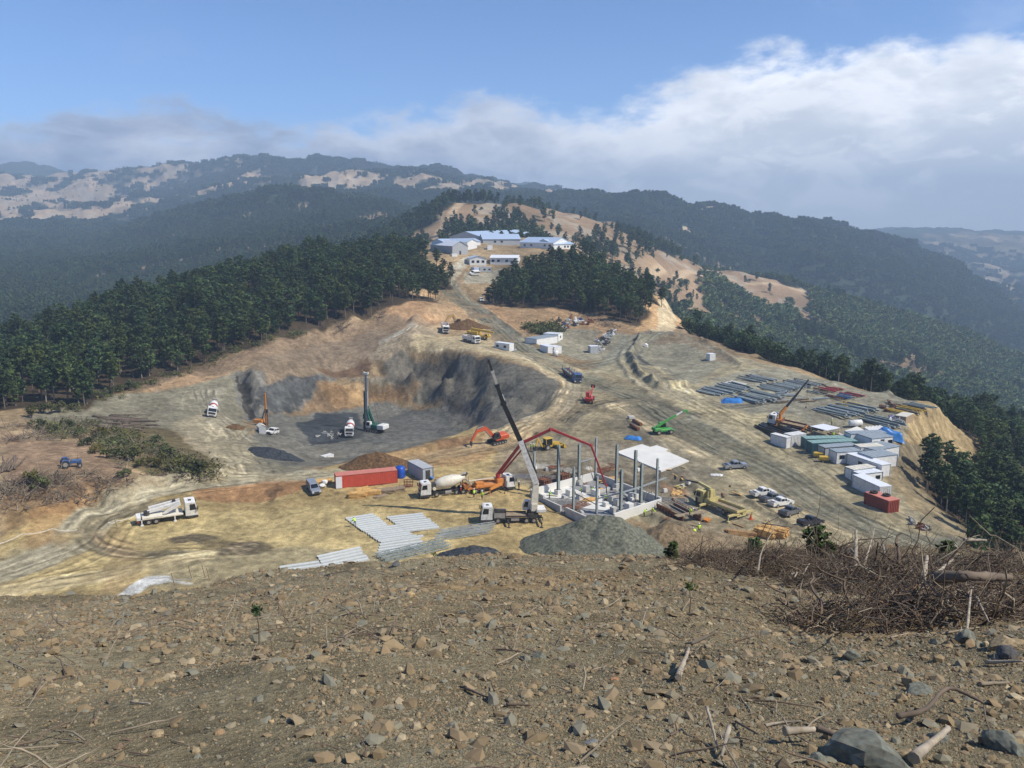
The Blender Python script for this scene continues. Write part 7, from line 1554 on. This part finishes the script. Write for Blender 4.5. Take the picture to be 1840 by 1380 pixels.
junk([(1570, 738), (1600, 722), (1620, 728), (1590, 742)], 12, 'rusty fitting pile on the bare patch of the storage yard', 'rusty fittings in the storage yard', 'fitting_pile', 'fittings', .6, ('rust', 'dark', 'rust'))
junk([(560, 775), (625, 772), (640, 795), (580, 800)], 12, 'cut pile head standing on the dark pit floor', 'pile heads on the pit floor', 'pile_head', 'pile head', .5, ('rim', 'dark', 'conc'))
# cone, posts, tape
q = MB(); q.cyl((0, 0, .03), (0, 0, .75), .2, .04, 12); o = empty('traffic_cone', sg(1349, 933), label='orange red traffic cone right of the yellow crane truck', cat='cone'); q.build('cone_body', K['orred'], o); q = MB(); q.box(-.28, .28, -.28, .28, 0, .03); q.build('base', K['orred'], o); o.scale = (1.4,) * 3
def tape(pts, label, h=.8):
    P2 = [sg(*p) + Vector((0, 0, h)) for p in pts]; c0 = P2[0].copy(); q = MB()
    for a, b in zip(P2, P2[1:]):
        for k in range(4):
            s0, s1 = k / 4, (k + 1) / 4; sag = lambda t: Vector((0, 0, -1.2 * t * (1 - t))); q.bar(a.lerp(b, s0) + sag(s0) - c0, a.lerp(b, s1) + sag(s1) - c0, .03, .1)
    o = q.build('barrier_tape', K['white'], None, label=label, cat='tape', group='white tapes'); o.location = c0
tape([(-20, 990), (40, 968), (95, 958), (140, 960)], 'white tape running across the bank at the left edge'); tape([(195, 946), (210, 944), (250, 930), (290, 917)], 'white tape beside the white boom truck'); tape([(262, 1044), (300, 1046), (345, 1049)], 'white tape behind the brow on the left')
for k, (px, row, lb) in enumerate(((315, 1052, 'leaning stake behind the brow, leftmost'), (346, 1040, 'leaning stake behind the brow, second from left'), (370, 1038, 'leaning stake behind the brow, third from left'), (378, 1043, 'leaning stake behind the brow, rightmost'), (212, 950, 'leaning dark stake at the end of the tape by the boom truck'))):
    q = MB(); q.bar((0, 0, -.3), (-.5, .1, 1.9), .09, .09); t = q.build('stake', K['oldwood'], None, label=lb, cat='stake', group='stakes'); t.location = sg(px, row)
q = MB(); q.bar((0, 0, -.5), (0, 0, 9), .2); q.bar((-.8, 0, 8.3), (.8, 0, 8.3), .1); t = q.build('utility_pole', K['oldwood'], None, label='thin wooden pole beside the road up to the camp', cat='pole'); t.location = sg(780, 535)
for k, (px, row) in enumerate(((930, 892), (872, 903))): pass

# ------------------------------------------------------------------ people
def person_proto(pose):
    me = bpy.data.meshes.new('person'); J = {}; E = []; Rr = []
    V = []
    def v(n, p, r, par=None): J[n] = len(V); V.append(p); Rr.append(r); par is not None and E.append((J[par], J[n]))
    bend = {'stand': 0, 'walk': .08, 'bend': .9, 'work': .35}[pose]; cb, sb = math.cos(bend), math.sin(bend); hip = .92 if pose != 'bend' else .86
    def up(x, y, z): return (x * cb + z * sb, y, hip + z * cb - x * sb)
    v('pelvis', (0, 0, hip), .135); v('waist', up(0, 0, .16), .125, 'pelvis'); v('chest', up(0, 0, .38), .16, 'waist'); v('neck', up(.01, 0, .56), .06, 'chest'); v('head0', up(.02, 0, .64), .075, 'neck'); v('head1', up(.03, 0, .74), .105, 'head0'); v('head2', up(.02, 0, .83), .075, 'head1')
    v('nose', up(.135, 0, .73), .018, 'head1')
    for s, n in ((-1, 'r'), (1, 'l')):
        v('ear' + n, up(.02, s * .105, .73), .02, 'head1')
        v('sh' + n, up(0, s * .19, .47), .07, 'chest'); a = {'stand': (.05, .05), 'walk': (.18 * s, .12), 'bend': (.25, .25), 'work': (.28, .30)}[pose]
        v('el' + n, up(a[0] * .6, s * .25, .20), .048, 'sh' + n); v('wr' + n, up(a[0] + a[1], s * .22, .0 if pose == 'stand' else .08), .034, 'el' + n); w = V[J['wr' + n]]; d = Vector(w) - Vector(V[J['el' + n]]); d.normalize(); pm = Vector(w) + d * .08; v('palm' + n, tuple(pm), .036, 'wr' + n)
        for k in range(4):
            L = (.075, .085, .08, .06)[k]; b = pm + Vector((0, 0, 0)) + Vector((0, (k - 1.5) * .02, 0)); m = b + d * (.04 + L * .4); e = m + (d + Vector((0, -s * .5, 0))).normalized() * L * .5; v(f'f{k}a' + n, tuple(m), .009, 'palm' + n); v(f'f{k}b' + n, tuple(e), .008, f'f{k}a' + n)
        t = pm + Vector((.045, 0, 0)) + d * .01; v('ta' + n, tuple(t), .011, 'palm' + n); v('tb' + n, tuple(t + d * .04), .009, 'ta' + n)
        st = {'stand': (.03, .0), 'walk': (.22 * s, .0), 'bend': (.05, .0), 'work': (.12 * s, 0)}[pose]
        v('hp' + n, (0, s * .1, hip - .04), .095, 'pelvis'); v('kn' + n, (st[0] * .6 + .05, s * .12, .48), .065, 'hp' + n); v('an' + n, (st[0], s * .12, .09), .045, 'kn' + n); v('to' + n, (st[0] + .17, s * .14, .035), .035, 'an' + n)
    me.from_pydata(V, E, []); o = bpy.data.objects.new('person', me); COL.objects.link(o); md = o.modifiers.new('s', 'SKIN'); md.use_smooth_shade = True; md.branch_smoothing = .4
    for i, sv in enumerate(me.skin_vertices[0].data): sv.radius = (Rr[i], Rr[i] * (1.0)); sv.use_root = (i == 0)
    o.modifiers.new('u', 'SUBSURF').levels = 1
    dg = bpy.context.evaluated_depsgraph_get(); body = bpy.data.meshes.new_from_object(o.evaluated_get(dg)); bpy.data.objects.remove(o)
    body.materials.clear(); [body.materials.append(K[m]) for m in ('cloth', 'skin')]
    hd = Vector(V[J['head1']]); hands = [Vector(V[J['palm' + n]]) for n in 'rl']
    for f in body.polygons:
        c_ = f.center; f.material_index = 1 if (c_ - hd).length < .16 or min((c_ - h).length for h in hands) < .13 else 0; f.use_smooth = True
    # vest: the torso skin taken a little outwards
    bm = bmesh.new(); bm.from_mesh(body); inv = lambda p: Vector(((p.x) * cb - (p.z - hip) * sb, p.y, (p.z - hip) * cb + p.x * sb)); rem = [f for f in bm.faces if not (-.02 < inv(f.calc_center_median()).z < .53 and abs(f.calc_center_median().y) < .27)]
    bmesh.ops.delete(bm, geom=rem, context='FACES'); bm.normal_update()
    for q in bm.verts: q.co += q.normal * .022
    vest = bpy.data.meshes.new('vest'); bm.to_mesh(vest); bm.free(); vest.materials.clear(); vest.materials.append(K['hivis'])
    for f in vest.polygons: f.material_index = 0
    h = MB(); n_ = 14; c0 = Vector(up(.02, 0, .78)); ax = Vector(up(.02, 0, .95)) - c0; h.lathe(c0 - ax * .05, c0 + ax * .95, [(0, .165), (.06, .165), (.07, .13), (.4, .12), (.75, .08), (1, .02)], n_); t = h.build('helmet', K['white'], None, True); hel = t.data; bpy.data.objects.remove(t)
    return body, vest, hel
POSES = {k: person_proto(k) for k in ('stand', 'walk', 'bend', 'work')}
vred = POSES['stand'][1].copy(); vred.materials[0] = K['hired']; vdark = POSES['stand'][1].copy(); vdark.materials[0] = K['cloth']
def person(px, row, pose, yaw, label, vest=None, z=None, pick=sg):
    b, ve, he = POSES[pose]; p = pick(px, row)
    if z is not None: Y = z / -tanr(row); p = Vector((uof(px, row) * Y, Y, z))
    o = link('person', b); o.location = p; o.rotation_euler = (0, 0, yaw); tag(o, label, 'person', 'site workers'); v = link('vest', vest or ve, o); link('helmet', he, o); return o
person(828, 889, 'stand', .3, 'person in a red vest and white helmet behind the big mixer truck', vred)
person(838, 887, 'work', 3.0, 'person in yellow vest bending forward at the mixer chute'); person(852, 894, 'stand', 2.5, 'person in yellow vest standing left of the other one by the orange outrigger'); person(866, 898, 'walk', 1.2, 'person in yellow vest just behind the cab of the dark crane truck')
person(953.5, 810, 'stand', .5, 'left one of two people in yellow vests beside the backhoe'); person(958.5, 810, 'stand', 2.5, 'right one of two people in yellow vests beside the backhoe')
person(987, 896, 'work', .2, 'person in yellow vest at the left wall inside the foundation', z=-52.2); person(1044, 889, 'stand', 0, 'person in yellow vest left of the bending pair in the foundation', z=-52.2); person(1062, 887, 'bend', 0, 'person in yellow vest bending over the foundation floor', z=-52.2); person(1075, 889, 'work', 2.8, 'person in yellow vest facing the bending one', z=-52.2); person(1088, 903, 'walk', 1.5, 'person in yellow vest between the concrete plinths', z=-52.2)
person(1157, 928, 'bend', .5, 'left person of the pair in yellow vests outside the front wall'); person(1171, 926, 'work', .2, 'right person of the pair in yellow vests outside the front wall')
person(1238, 940, 'bend', 0, 'person in yellow vest kneeling on the walkway over the trench').location.z += 1.4
person(1256, 958, 'walk', 1.8, 'person in yellow vest below the walkway near the brushwood'); person(1250, 964, 'bend', 2.2, 'person in yellow vest crouching lowest at the brushwood edge')
person(638, 948, 'work', 2.6, 'lone person in yellow vest on the pale steel girders').location.z += .3
person(1494, 764, 'stand', 0, 'person in yellow vest standing in the rebar yard behind the canopy'); person(1497, 788, 'work', 1, 'person in yellow vest under the edge of the canopy')
person(932, 880, 'stand', -.5, 'person in dark clothes standing behind the crane boom', vdark); person(1251, 907, 'stand', .4, 'person in dark clothes beside the door of the yellow crane truck', vdark)
pr = person(1063, 722, 'stand', 3, 'person in yellow vest next to the red telehandler')

# ------------------------------------------------------------------ cut wood, shrubs, brush, rocks
def log_at(a, b, r, label, group, m='log', name='log', cat='log', lift=None, sides=8, bend=.0):
    c0 = (a + b) / 2; k = 5; t = np.linspace(0, 1, k); A_, B_ = np.array(a - c0), np.array(b - c0); P2 = A_ + (B_ - A_) * t[:, None]; P2[1:-1] += rng.normal(size=(k - 2, 3)) * r * .35; P2[:, 2] += np.sin(t * math.pi) * bend + (r if lift is None else lift)
    V, F = tubes(P2[None], (r * np.array([1, .96, .9, .84, .72]) * rng.uniform(.9, 1.1, k))[None], sides); q = MB(); q.V = [tuple(v_) for v_ in V]; q.F = [tuple(f) for f in F] + [tuple(range(sides))[::-1], tuple(range((k-1) * sides, k * sides))]
    o = q.build(name, K[m] if m in K else m, None, True, label=label, cat=cat, group=group); o.location = c0; return o
for k in range(34):
    px = random.uniform(150, 230); row = random.uniform(747, 772); L = random.uniform(60, 100) * (.7 if row > 765 else 1); a = sg(px, row); b = sg(min(px + L * .8, 292), row + random.uniform(-2, 9)); log_at(a, b, .17, 'long felled trunk in the loose pile on the grey ground', 'felled trunks on the grey ground', lift=.17 + .25 * random.random())
for k in range(16):
    a = sg(-12 + k * 2.6, 858 - k * .8 - random.uniform(0, 4)); b = a + Vector((random.uniform(-1.5, -.2) + .9 * (k % 3 - 1), random.uniform(2.2, 3.6), random.uniform(.6, 2.2))); log_at(a, b, .19, 'cut log in the pile at the left edge of the picture', 'cut logs at the left edge', 'log')
def shrub(px, row, h, w, label, seed, pick=sg, m=None, cards=420):
    r = np.random.default_rng(seed); C = []
    for k in range(7): q = r.normal(size=(cards // 7, 3)); q /= np.linalg.norm(q, axis=1, keepdims=True); C.append(np.array([r.normal() * w * .28, r.normal() * w * .28, h * r.uniform(.35, .8)]) + q * r.uniform(.3, 1, (len(q), 1)) * np.array([w * .3, w * .3, h * .24]))
    o = empty('shrub', pick(px, row), r.uniform(0, 6), label=label, cat='shrub', group='shrubs left of the pit' if pick is sg else None); link('foliage', mesh_np('foliage', *leaf_cards(np.concatenate(C), .11 * h ** .5 + .05, .3, r), m or M_SHRUB), o)
    P2 = np.array([[[0, 0, -.2], [r.normal() * .2, r.normal() * .2, h * .4], [r.normal() * w * .3, r.normal() * w * .3, h * .85]] for _ in range(7)]); V, F = tubes(P2, np.array([[.05, .03, .012]] * 7) * h / 2.5, 4); link('stems', mesh_np('stems', V, F, M_BARK), o); return o
sp = [(180, 790), (195, 800), (170, 782), (160, 800), (205, 812), (190, 822), (175, 815), (150, 785), (215, 800), (280, 800), (290, 812), (300, 822), (265, 806), (330, 830), (345, 838), (340, 846), (355, 850), (320, 845), (370, 845), (240, 830), (260, 838), (290, 840), (225, 825), (120, 770), (95, 778), (70, 772), (140, 775), (60, 872), (65, 882), (220, 858), (110, 742), (90, 745), (75, 742), (55, 750), (130, 738), (200, 708), (215, 704), (230, 700), (180, 716), (245, 697)]
for k, (a, b) in enumerate(sp): shrub(a + random.uniform(-5, 5), b, random.uniform(1.2, 3.3) if b > 765 and a < 400 else random.uniform(2, 3.4), random.uniform(2, 3.6), 'green shrub in the scrub between the clearing and the grey ground' if b > 765 else 'green shrub at the foot of the forest edge', 500 + k)
tw = [bpy.data.objects.new('branch_form', mesh_np('branch_form', *tubes(np.cumsum(np.concatenate([np.zeros((3, 1, 3)), np.array([[[.5, .1, .05]], [[.4, -.3, .1]], [[.3, .3, .2]]]) + np.random.default_rng(s).normal(size=(3, 4, 3)) * .12], 1), 1), np.array([[.05, .045, .035, .025, .01]] * 3), 4), M_TWIG if s % 2 else M_TWIGD)) for s in range(4)]
def brush_stuff(poly, n, lo, hi, nm, label, prs, far=False):
    W_ = wpoly(poly, far); a, b = W_.min(0), W_.max(0); x = rng.uniform(a[0], b[0], n * 3); y = rng.uniform(a[1], b[1], n * 3); k = inside(x, y, W_) & (rng.random(n * 3) < np.clip(.5 + 1.6 * fbm(x / 6, y / 6, 3, 77), 0, 1)); x, y = x[k][:n], y[k][:n]; m = len(x)
    scatter_gn(nm, prs, np.stack([x, y, base_h(x, y) + .05], -1), rng.uniform(lo, hi, m), rng.uniform(0, 6.28, m), rng.integers(0, len(prs), m), 'stuff', label, 'brushwood', tilt=rng.normal(size=(m, 2)) * .3)
lc = np.random.default_rng(3); bl = [bpy.data.objects.new('bush_form', mesh_np('bush_form', *leaf_cards(lc.normal(size=(90, 3)) * np.array([.9, .9, .35]) + np.array([0, 0, .5]), .22, .3, lc), M_SHRUB)) for _ in range(3)]
brush_stuff([(0, 770), (150, 760), (250, 790), (400, 840), (420, 858), (230, 862), (150, 790), (0, 800)], 1100, .8, 1.8, 'brushwood', 'cut branches and slash over the cleared bank on the left', tw)
brush_stuff([(0, 870), (130, 850), (260, 860), (200, 895), (100, 910), (0, 930)], 600, .7, 1.6, 'brushwood', 'cut branches on the bank below the cleared ground', tw)
brush_stuff([(40, 775), (160, 760), (260, 790), (400, 840), (410, 858), (240, 850), (160, 800)], 190, .7, 1.5, 'low_scrub', 'low green scrub over the bank on the left', bl)
brush_stuff([(100, 745), (240, 695), (330, 660), (560, 588), (560, 600), (340, 675), (250, 703), (110, 752)], 260, .5, 1.4, 'low_scrub', 'low green scrub along the foot of the forest', bl)
brush_stuff([(880, 545), (1000, 560), (1100, 590), (1170, 600), (1160, 585), (1000, 548), (900, 532)], 500, .8, 2.0, 'brushwood', 'cut branches on the dirt below the pine copse', tw)
brush_stuff([(560, 600), (700, 560), (700, 548), (560, 588)], 420, .8, 2.2, 'brushwood', 'cut branches along the forest edge above the pit', tw)
brush_stuff([(940, 590), (1000, 585), (1000, 600), (960, 605)], 90, 1.0, 2.0, 'low_scrub', 'dark scrub on the bank above the cabins', bl)

M_DEAD = foliage_mat('dead_leaves', (.12, .085, .055), .35)
def brush_pile(px, row, rx, ry, h, n, label, seed, sc=1.0):
    r = np.random.default_rng(seed); c0 = fg(px, row); k = 6; h *= .52
    a = r.uniform(0, 6.28, n); d = np.sqrt(r.uniform(0, 1, n)); st = np.stack([np.cos(a) * rx * d, np.sin(a) * ry * d, r.uniform(0, 1, n) * h * (1 - d ** 2 * .8)], -1)
    dr = r.normal(size=(n, 3)); dr[:, 2] = dr[:, 2] * .45 + .12; dr /= np.linalg.norm(dr, axis=1, keepdims=True); L = (r.gamma(2.2, .28, n)[:, None, None] + .15) * sc
    steps = dr[:, None] * L / (k - 1) + r.normal(size=(n, k - 1, 3)) * L * .065; P2 = st[:, None] + np.concatenate([np.zeros((n, 1, 3)), np.cumsum(steps, 1)], 1)
    gx, gy = P2[..., 0] + c0.x, P2[..., 1] + c0.y; P2[..., 2] += base_h(gx, gy) - c0.z - .1
    rad = ((r.gamma(1.3, .0055, n) + .003) * max(sc, .5))[:, None] * np.linspace(1, .4, k)[None]
    rad = rad * np.where(r.random(n) < .05, 2.2, 1.0)[:, None]
    V, F = tubes(P2, rad, 3); o = empty('brush_pile', c0, label=label, cat='brush pile', group='brush piles on the brow')
    sel = r.random(n) < .28; f = F.reshape(n, -1, 4)
    link('dark_twigs', mesh_np('dark_twigs', V, f[~sel].reshape(-1, 4), M_TWIGD), o); link('pale_twigs', mesh_np('pale_twigs', V, f[sel].reshape(-1, 4), M_TWIG), o)
    C = P2[:, ::2].reshape(-1, 3)[:: (2 if sc == 1 else 3)]; C = C + r.normal(size=C.shape) * .06; link('dead_leaves', mesh_np('dead_leaves', *leaf_cards(C, .026 * max(sc, .4), .4, r), M_DEAD), o)
    return o
brush_pile(1300, 1000, 3.2, 1.6, .9, 1700, 'brush pile at the left end of the tangle behind the bare slope', 1); brush_pile(1390, 1020, 3.4, 2.2, 1.4, 2600, 'dense dark brush pile below the left timber stacks', 2); brush_pile(1500, 1010, 3.2, 2.4, 1.2, 2100, 'brush pile between the small pine shrub and the upright stumps', 3)
brush_pile(1585, 1045, 2.8, 2.4, 1.5, 2300, 'brush pile holding the tall bleached stumps', 4); brush_pile(1700, 1030, 4.2, 3.0, 1.2, 2800, 'wide brush pile behind the fallen log on the right', 5); brush_pile(1640, 1105, 2.6, 1.4, 1.0, 1700, 'dark root mass on the near face of the bank', 6); brush_pile(1810, 1080, 2.4, 2.4, 1.1, 1500, 'brush pile at the right edge of the picture', 7)
brush_pile(1240, 1190, .55, .8, .35, 160, 'small heap of dead sticks on the bare slope', 8, .35); brush_pile(1215, 1255, .5, .6, .25, 90, 'small heap of bleached sticks low on the bare slope', 9, .3)
GB = 'dead branches on the near slope'
def branch(pts, r, m, label, lifts=None, lift0=.0):
    P2 = [fg(*p) for p in pts]; lifts = lifts or [0] * len(P2); P2 = [p + Vector((0, 0, l_ + r * .8 + lift0)) for p, l_ in zip(P2, lifts)]; r = r * (.5 if pts[0][1] > 1115 else .62); P2 = [p + Vector((0, 0, .35 if (pts[0][1] < 1112 and pts[0][0] > 1340) else 0)) for p in P2]; c0 = P2[0].copy(); sp_ = spline([tuple(p - c0) for p in P2], 9); n_ = len(sp_); sp_[1:-1] += rng.normal(size=(n_ - 2, 3)) * r * .07
    V, F = tubes(sp_[None], (r * np.linspace(1, .5, n_) * rng.uniform(.87, 1.1, n_))[None], 8); q = MB(); q.V = [tuple(v_) for v_ in V]; q.F = [tuple(f) for f in F] + [tuple(range(8))[::-1], tuple(range((n_-1) * 8, n_ * 8))]; o = q.build('dead_branch', m, None, True, label=label, cat='branch', group=GB); o.location = c0; return o
branch([(1672, 1108), (1740, 1108), (1806, 1106)], .20, K['log'], 'thick dark fallen log lying on the right hand bank', lift0=.25)
branch([(1535, 1044), (1533, 1020)], .13, M_WOODP, 'upright bleached stump in the brush pile', [0, .9]); branch([(1550, 1040), (1560, 1022), (1566, 1010)], .07, M_WOODP, 'bent bleached limb right of the upright stump', [0, .5, .9]); branch([(1525, 1032), (1545, 1044)], .08, M_WOODP, 'short bleached limb across the foot of the stump', [.5, .1])
branch([(1366, 1000), (1420, 1012)], .06, M_WOODP, 'long pale limb on top of the dense dark brush pile', [1.5, 1.0]); branch([(1360, 1052), (1368, 1030), (1395, 1005)], .05, M_TWIG, 'curved grey limb leaning on the left brush pile', [0, .5, 1.2]); branch([(1655, 1080), (1660, 1055)], .14, M_WOODP, 'thick bleached stump left of the fallen log', [0, .5]); branch([(1668, 1085), (1705, 1068)], .08, M_WOODP, 'pale limb leaning behind the fallen log', [.2, .6])
branch([(1726, 1026), (1766, 1027)], .12, M_WOODP, 'short bleached log high on the right hand brush pile', [.6, .6]); branch([(1420, 1054), (1430, 1050), (1426, 1060)], .06, M_WOODP, 'small broken pale stub below the dark brush pile'); branch([(1440, 1054), (1452, 1044)], .05, M_WOODP, 'second small pale stub below the dark brush pile', [0, .2]); branch([(1582, 1028), (1595, 1052)], .05, M_WOODP, 'thin straight bleached limb right of the stump', [.6, .1])
branch([(1600, 1148), (1632, 1140)], .03, M_WOODP, 'pale curved stick at the foot of the bank'); branch([(1736, 1152), (1738, 1122), (1742, 1116)], .045, M_WOODP, 'forked pale stick standing right of the root mass', [0, .5, .6]); branch([(1750, 1115), (1776, 1132)], .04, M_WOODP, 'slanting pale stick beyond the root mass', [.4, .1]); branch([(1690, 1142), (1760, 1130)], .04, M_TWIG, 'long grey stick lying below the fallen log')
branch([(1218, 1226), (1236, 1196)], .07, M_WOODP, 'thick bleached stick leaning in the small stick heap', [0, .15]); branch([(1240, 1176), (1288, 1166)], .05, M_TWIG, 'grey stick above the small stick heap', [.1, .2]); branch([(1374, 1308), (1400, 1303), (1440, 1300)], .028, M_WOODP, 'slender bleached stick in the lower middle of the slope'); branch([(1322, 1300), (1362, 1346)], .022, M_TWIGD, 'thin dark stick slanting across the lower slope', [.0, .1]); branch([(1268, 1318), (1290, 1352)], .03, M_WOODP, 'pale stick stuck in the gravel, left one', [.2, 0]); branch([(1308, 1340), (1296, 1368)], .04, M_WOODP, 'pale stick stuck in the gravel, right one', [.12, 0])
branch([(1408, 1338), (1462, 1334)], .075, M_WOODP, 'short bleached log left of the big boulder', [.05, .05]); branch([(1466, 1340), (1510, 1348)], .06, K['log'], 'brown broken log touching the big boulder', [.1, .05]); branch([(1610, 1305), (1660, 1302), (1700, 1282), (1765, 1290)], .05, K['log'], 'long crooked dark root above the big boulder', [.05, .1, .2, .1]); branch([(1765, 1290), (1775, 1320), (1808, 1356)], .014, M_TWIGD, 'thin dark twig hanging from the crooked root', [.1, .05, 0]); branch([(1640, 1378), (1700, 1345)], .08, M_WOODP, 'thick grey limb at the bottom right of the slope', [.0, .1])
branch([(1770, 1196), (1838, 1194)], .06, M_WOODP, 'pale log end at the right edge of the slope'); branch([(1760, 1235), (1812, 1232)], .05, M_TWIG, 'weathered limb at the right of the slope'); branch([(1562, 1200), (1595, 1192)], .02, M_WOODP, 'thin white stick above the grey boulders'); branch([(235, 1265), (270, 1268)], .025, M_WOODP, 'thin white stick low on the left of the slope'); branch([(835, 1240), (884, 1260)], .03, M_TWIGD, 'dark stick in the middle of the slope'); branch([(910, 1270), (955, 1271)], .03, M_TWIGD, 'short dark stick right of the middle'); branch([(766, 1180), (790, 1162), (822, 1158)], .02, M_TWIGD, 'thin curved dark twig left of the middle'); branch([(16, 1190), (52, 1208)], .02, M_TWIG, 'thin grey stick at the left edge of the slope'); branch([(1152, 1128), (1160, 1110)], .02, M_WOODP, 'tiny white stick upright on the upper slope', [0, .1])
RP = [75,22,22,35,18,17,6,20,25,22,28,13,8,14,12,14,13,10,10,10,12,20,14,14,13,12,7,10,12,6]
def rock(px, row, s, col, label, seed, flat=.65, sx=1.3):
    nm = 'rock_%d' % int(col[0] * 1000 + col[2] * 37); m = mat(nm, col, .95, var=.55, scale=5, bump=.9, dirt=.6, dirtcol=(.16, .12, .07)); bm = rock_v(seed, 3, flat); me = bpy.data.meshes.new('boulder'); bm.to_mesh(me); bm.free(); me.materials.append(m); o = link('boulder', me); p = fg(px, row); s = RP[seed - 1] * p.length / 1500 * .9; o.location = p + Vector((0, 0, s * .12)); o.scale = (s * sx, s, s); o.rotation_euler = (random.uniform(-.3, .3), random.uniform(-.3, .3), random.uniform(0, 3)); tag(o, label, 'boulder', 'boulders on the near slope'); return o
GRr = (.15, .16, .13); TNr = (.34, .26, .15); ORr = (.34, .17, .09); YLr = (.46, .33, .17)
for a in [(1560, 1366, .52, GRr, 'big grey green boulder at the bottom right of the slope', 1, .6), (1470, 1372, .22, GRr, 'grey wedge of rock left of the big boulder', 2), (1628, 1362, .25, TNr, 'tan rock right of the big boulder', 3), (1800, 1345, .5, GRr, 'grey boulder with reddish side at the right edge', 4), (1690, 1332, .22, GRr, 'grey rock behind the big boulder', 5), (1532, 1182, .34, GRr, 'square grey block in the middle right of the slope', 6, .8), (1518, 1192, .14, GRr, 'small grey cube beside the square grey block', 7), (1812, 1178, .4, (.10, .10, .10), 'dark flat rock by the log end', 8), (1805, 1162, .35, TNr, 'tan slab rock behind the dark flat one', 9), (1735, 1150, .4, GRr, 'grey rock at the foot of the bank', 10), (1650, 1245, .3, GRr, 'flat dark grey slab on the right slope', 11, .3), (735, 1072, .5, YLr, 'bright sandstone block alone on the upper slope', 12, .8), (1105, 1223, .2, ORr, 'orange rock near the middle of the slope', 13), (970, 1180, .28, GRr, 'grey green rock near the middle of the slope', 14, .8), (1030, 1200, .25, (.14, .11, .08), 'dark clod beside the small dip', 15), (1060, 1336, .13, (.2, .21, .2), 'blue grey flat stone low on the slope', 16, .4), (712, 1016, .5, (.09, .10, .10), 'flat dark slate high on the slope', 17, .4), (1395, 1142, .25, TNr, 'tan stone beside a blue grey one', 18), (1372, 1140, .28, GRr, 'blue grey stone beside a tan one', 19), (1478, 1122, .28, TNr, 'tan stone below the root mass, left one', 20), (1500, 1124, .28, GRr, 'grey stone below the root mass, right one', 21), (1476, 1090, .45, (.2, .21, .19), 'pale grey rock at the foot of the brush', 22, .5), (130, 1262, .14, TNr, 'tan flat stone on the lower left slope', 23, .5), (284, 1322, .16, TNr, 'tan stone in the lower left gravel', 24), (395, 1318, .17, (.3, .2, .11), 'rounded brown stone in the lower left gravel', 25), (352, 1352, .14, TNr, 'pair forming tan stone at the bottom left', 26), (488, 1298, .1, YLr, 'small bright stone on the lower slope', 27), (215, 1345, .17, (.22, .15, .09), 'brown rock at the bottom left', 28), (1275, 1225, .18, TNr, 'pale rock standing in the small stick heap', 29, 1.1), (1085, 1330, .1, GRr, 'small dark stone beside the blue grey one', 30)]: rock(*a)
for k in range(64):
    px, row = (random.uniform(955, 1235), random.uniform(838, 925)) if k < 48 else (random.uniform(1190, 1330), random.uniform(870, 960))
    inb = abs((px - 1070) / 115) + abs((row - 900) / 42) < 1.0
    Y = 52.3 / tanr(row); p = Vector((uof(px, row) * Y, Y, -52.3)) if inb else sg(px, row) + Vector((0, 0, .06)); q = MB(); L = random.uniform(.8, 3.2)
    if k % 4 == 3: q.box(-.4, .4, -.3, .3, 0, .5, ch=.03); q.box(-.35, .35, -.25, .25, .5, .7)
    else: q.box(-L/2, L/2, -.14, .14, 0, .07); q.box(-L/2 + .1, L/2 - .3, -.1, .2, .073, .14)
    t = q.build('loose_board' if k % 4 != 3 else 'block_pack', K[random.choice(['wood', 'oldwood', 'ply', 'conc', 'pyel', 'rust'] if k % 4 != 3 else ['conc', 'concw', 'crate'])], None, label=('short loose board lying ' if k % 4 != 3 else 'small pack of blocks standing ') + ('inside the foundation' if inb else 'on the ground round the new building'), cat='board' if k % 4 != 3 else 'block pack', group='loose boards at the new building' if k % 4 != 3 else 'block packs at the new building'); t.location = p; t.rotation_euler = (0, 0, random.uniform(0, 3.14))
def sapling(px, row, h, label, seed):
    r = np.random.default_rng(seed); o = empty('sapling', fg(px, row), label=label, cat='sapling', group='thin saplings on the slope'); V, F = tubes(np.array([[[0, 0, -.1], [.02, 0, h * .5], [-.02, .01, h]]]), np.array([[.012, .01, .007]]), 5); link('stem', mesh_np('stem', V, F, M_TWIGD), o)
    C = r.normal(size=(60, 3)) * np.array([.09, .09, .07]) * h + np.array([0, 0, h * .95]); link('leaves', mesh_np('leaves', *leaf_cards(C,   .055 * h, .3, r), M_PINE), o)
sapling(465, 1160, .62, 'thin sapling with a dark leaf tuft on the left slope', 1); sapling(1238, 1106, .6, 'thin sapling with a dark leaf tuft left of the brush', 2); sapling(781, 1018, .7, 'tiny sapling on the brow above the middle', 3)
def young(px, row, h, label, seed):
    o = empty('young_pine', fg(px, row), label=label, cat='young pine', group='young pines on the brow'); r = np.random.default_rng(seed); link('crown', mesh_np('crown', *pine_crown(seed, h, h * .08, h * .42, 900, .085 * h ** .5), foliage_mat('young_needles', (.055, .10, .03))), o); link('trunk', mesh_np('trunk', *trunk_v(seed, h * .9, .06, 0), M_BARK), o)
young(1350, 1004, 1.15, 'small bushy pine behind the left brush pile', 201); young(1466, 1010, 1.35, 'bushy young pine sticking up from the brow', 202); young(1492, 1012, .8, 'low spreading pine right of the bushy one', 203); young(1205, 1006, .8, 'low green pine tuft at the left end of the brush', 204); young(1700, 1008, .8, 'low green pine tuft on the right hand brow', 205)
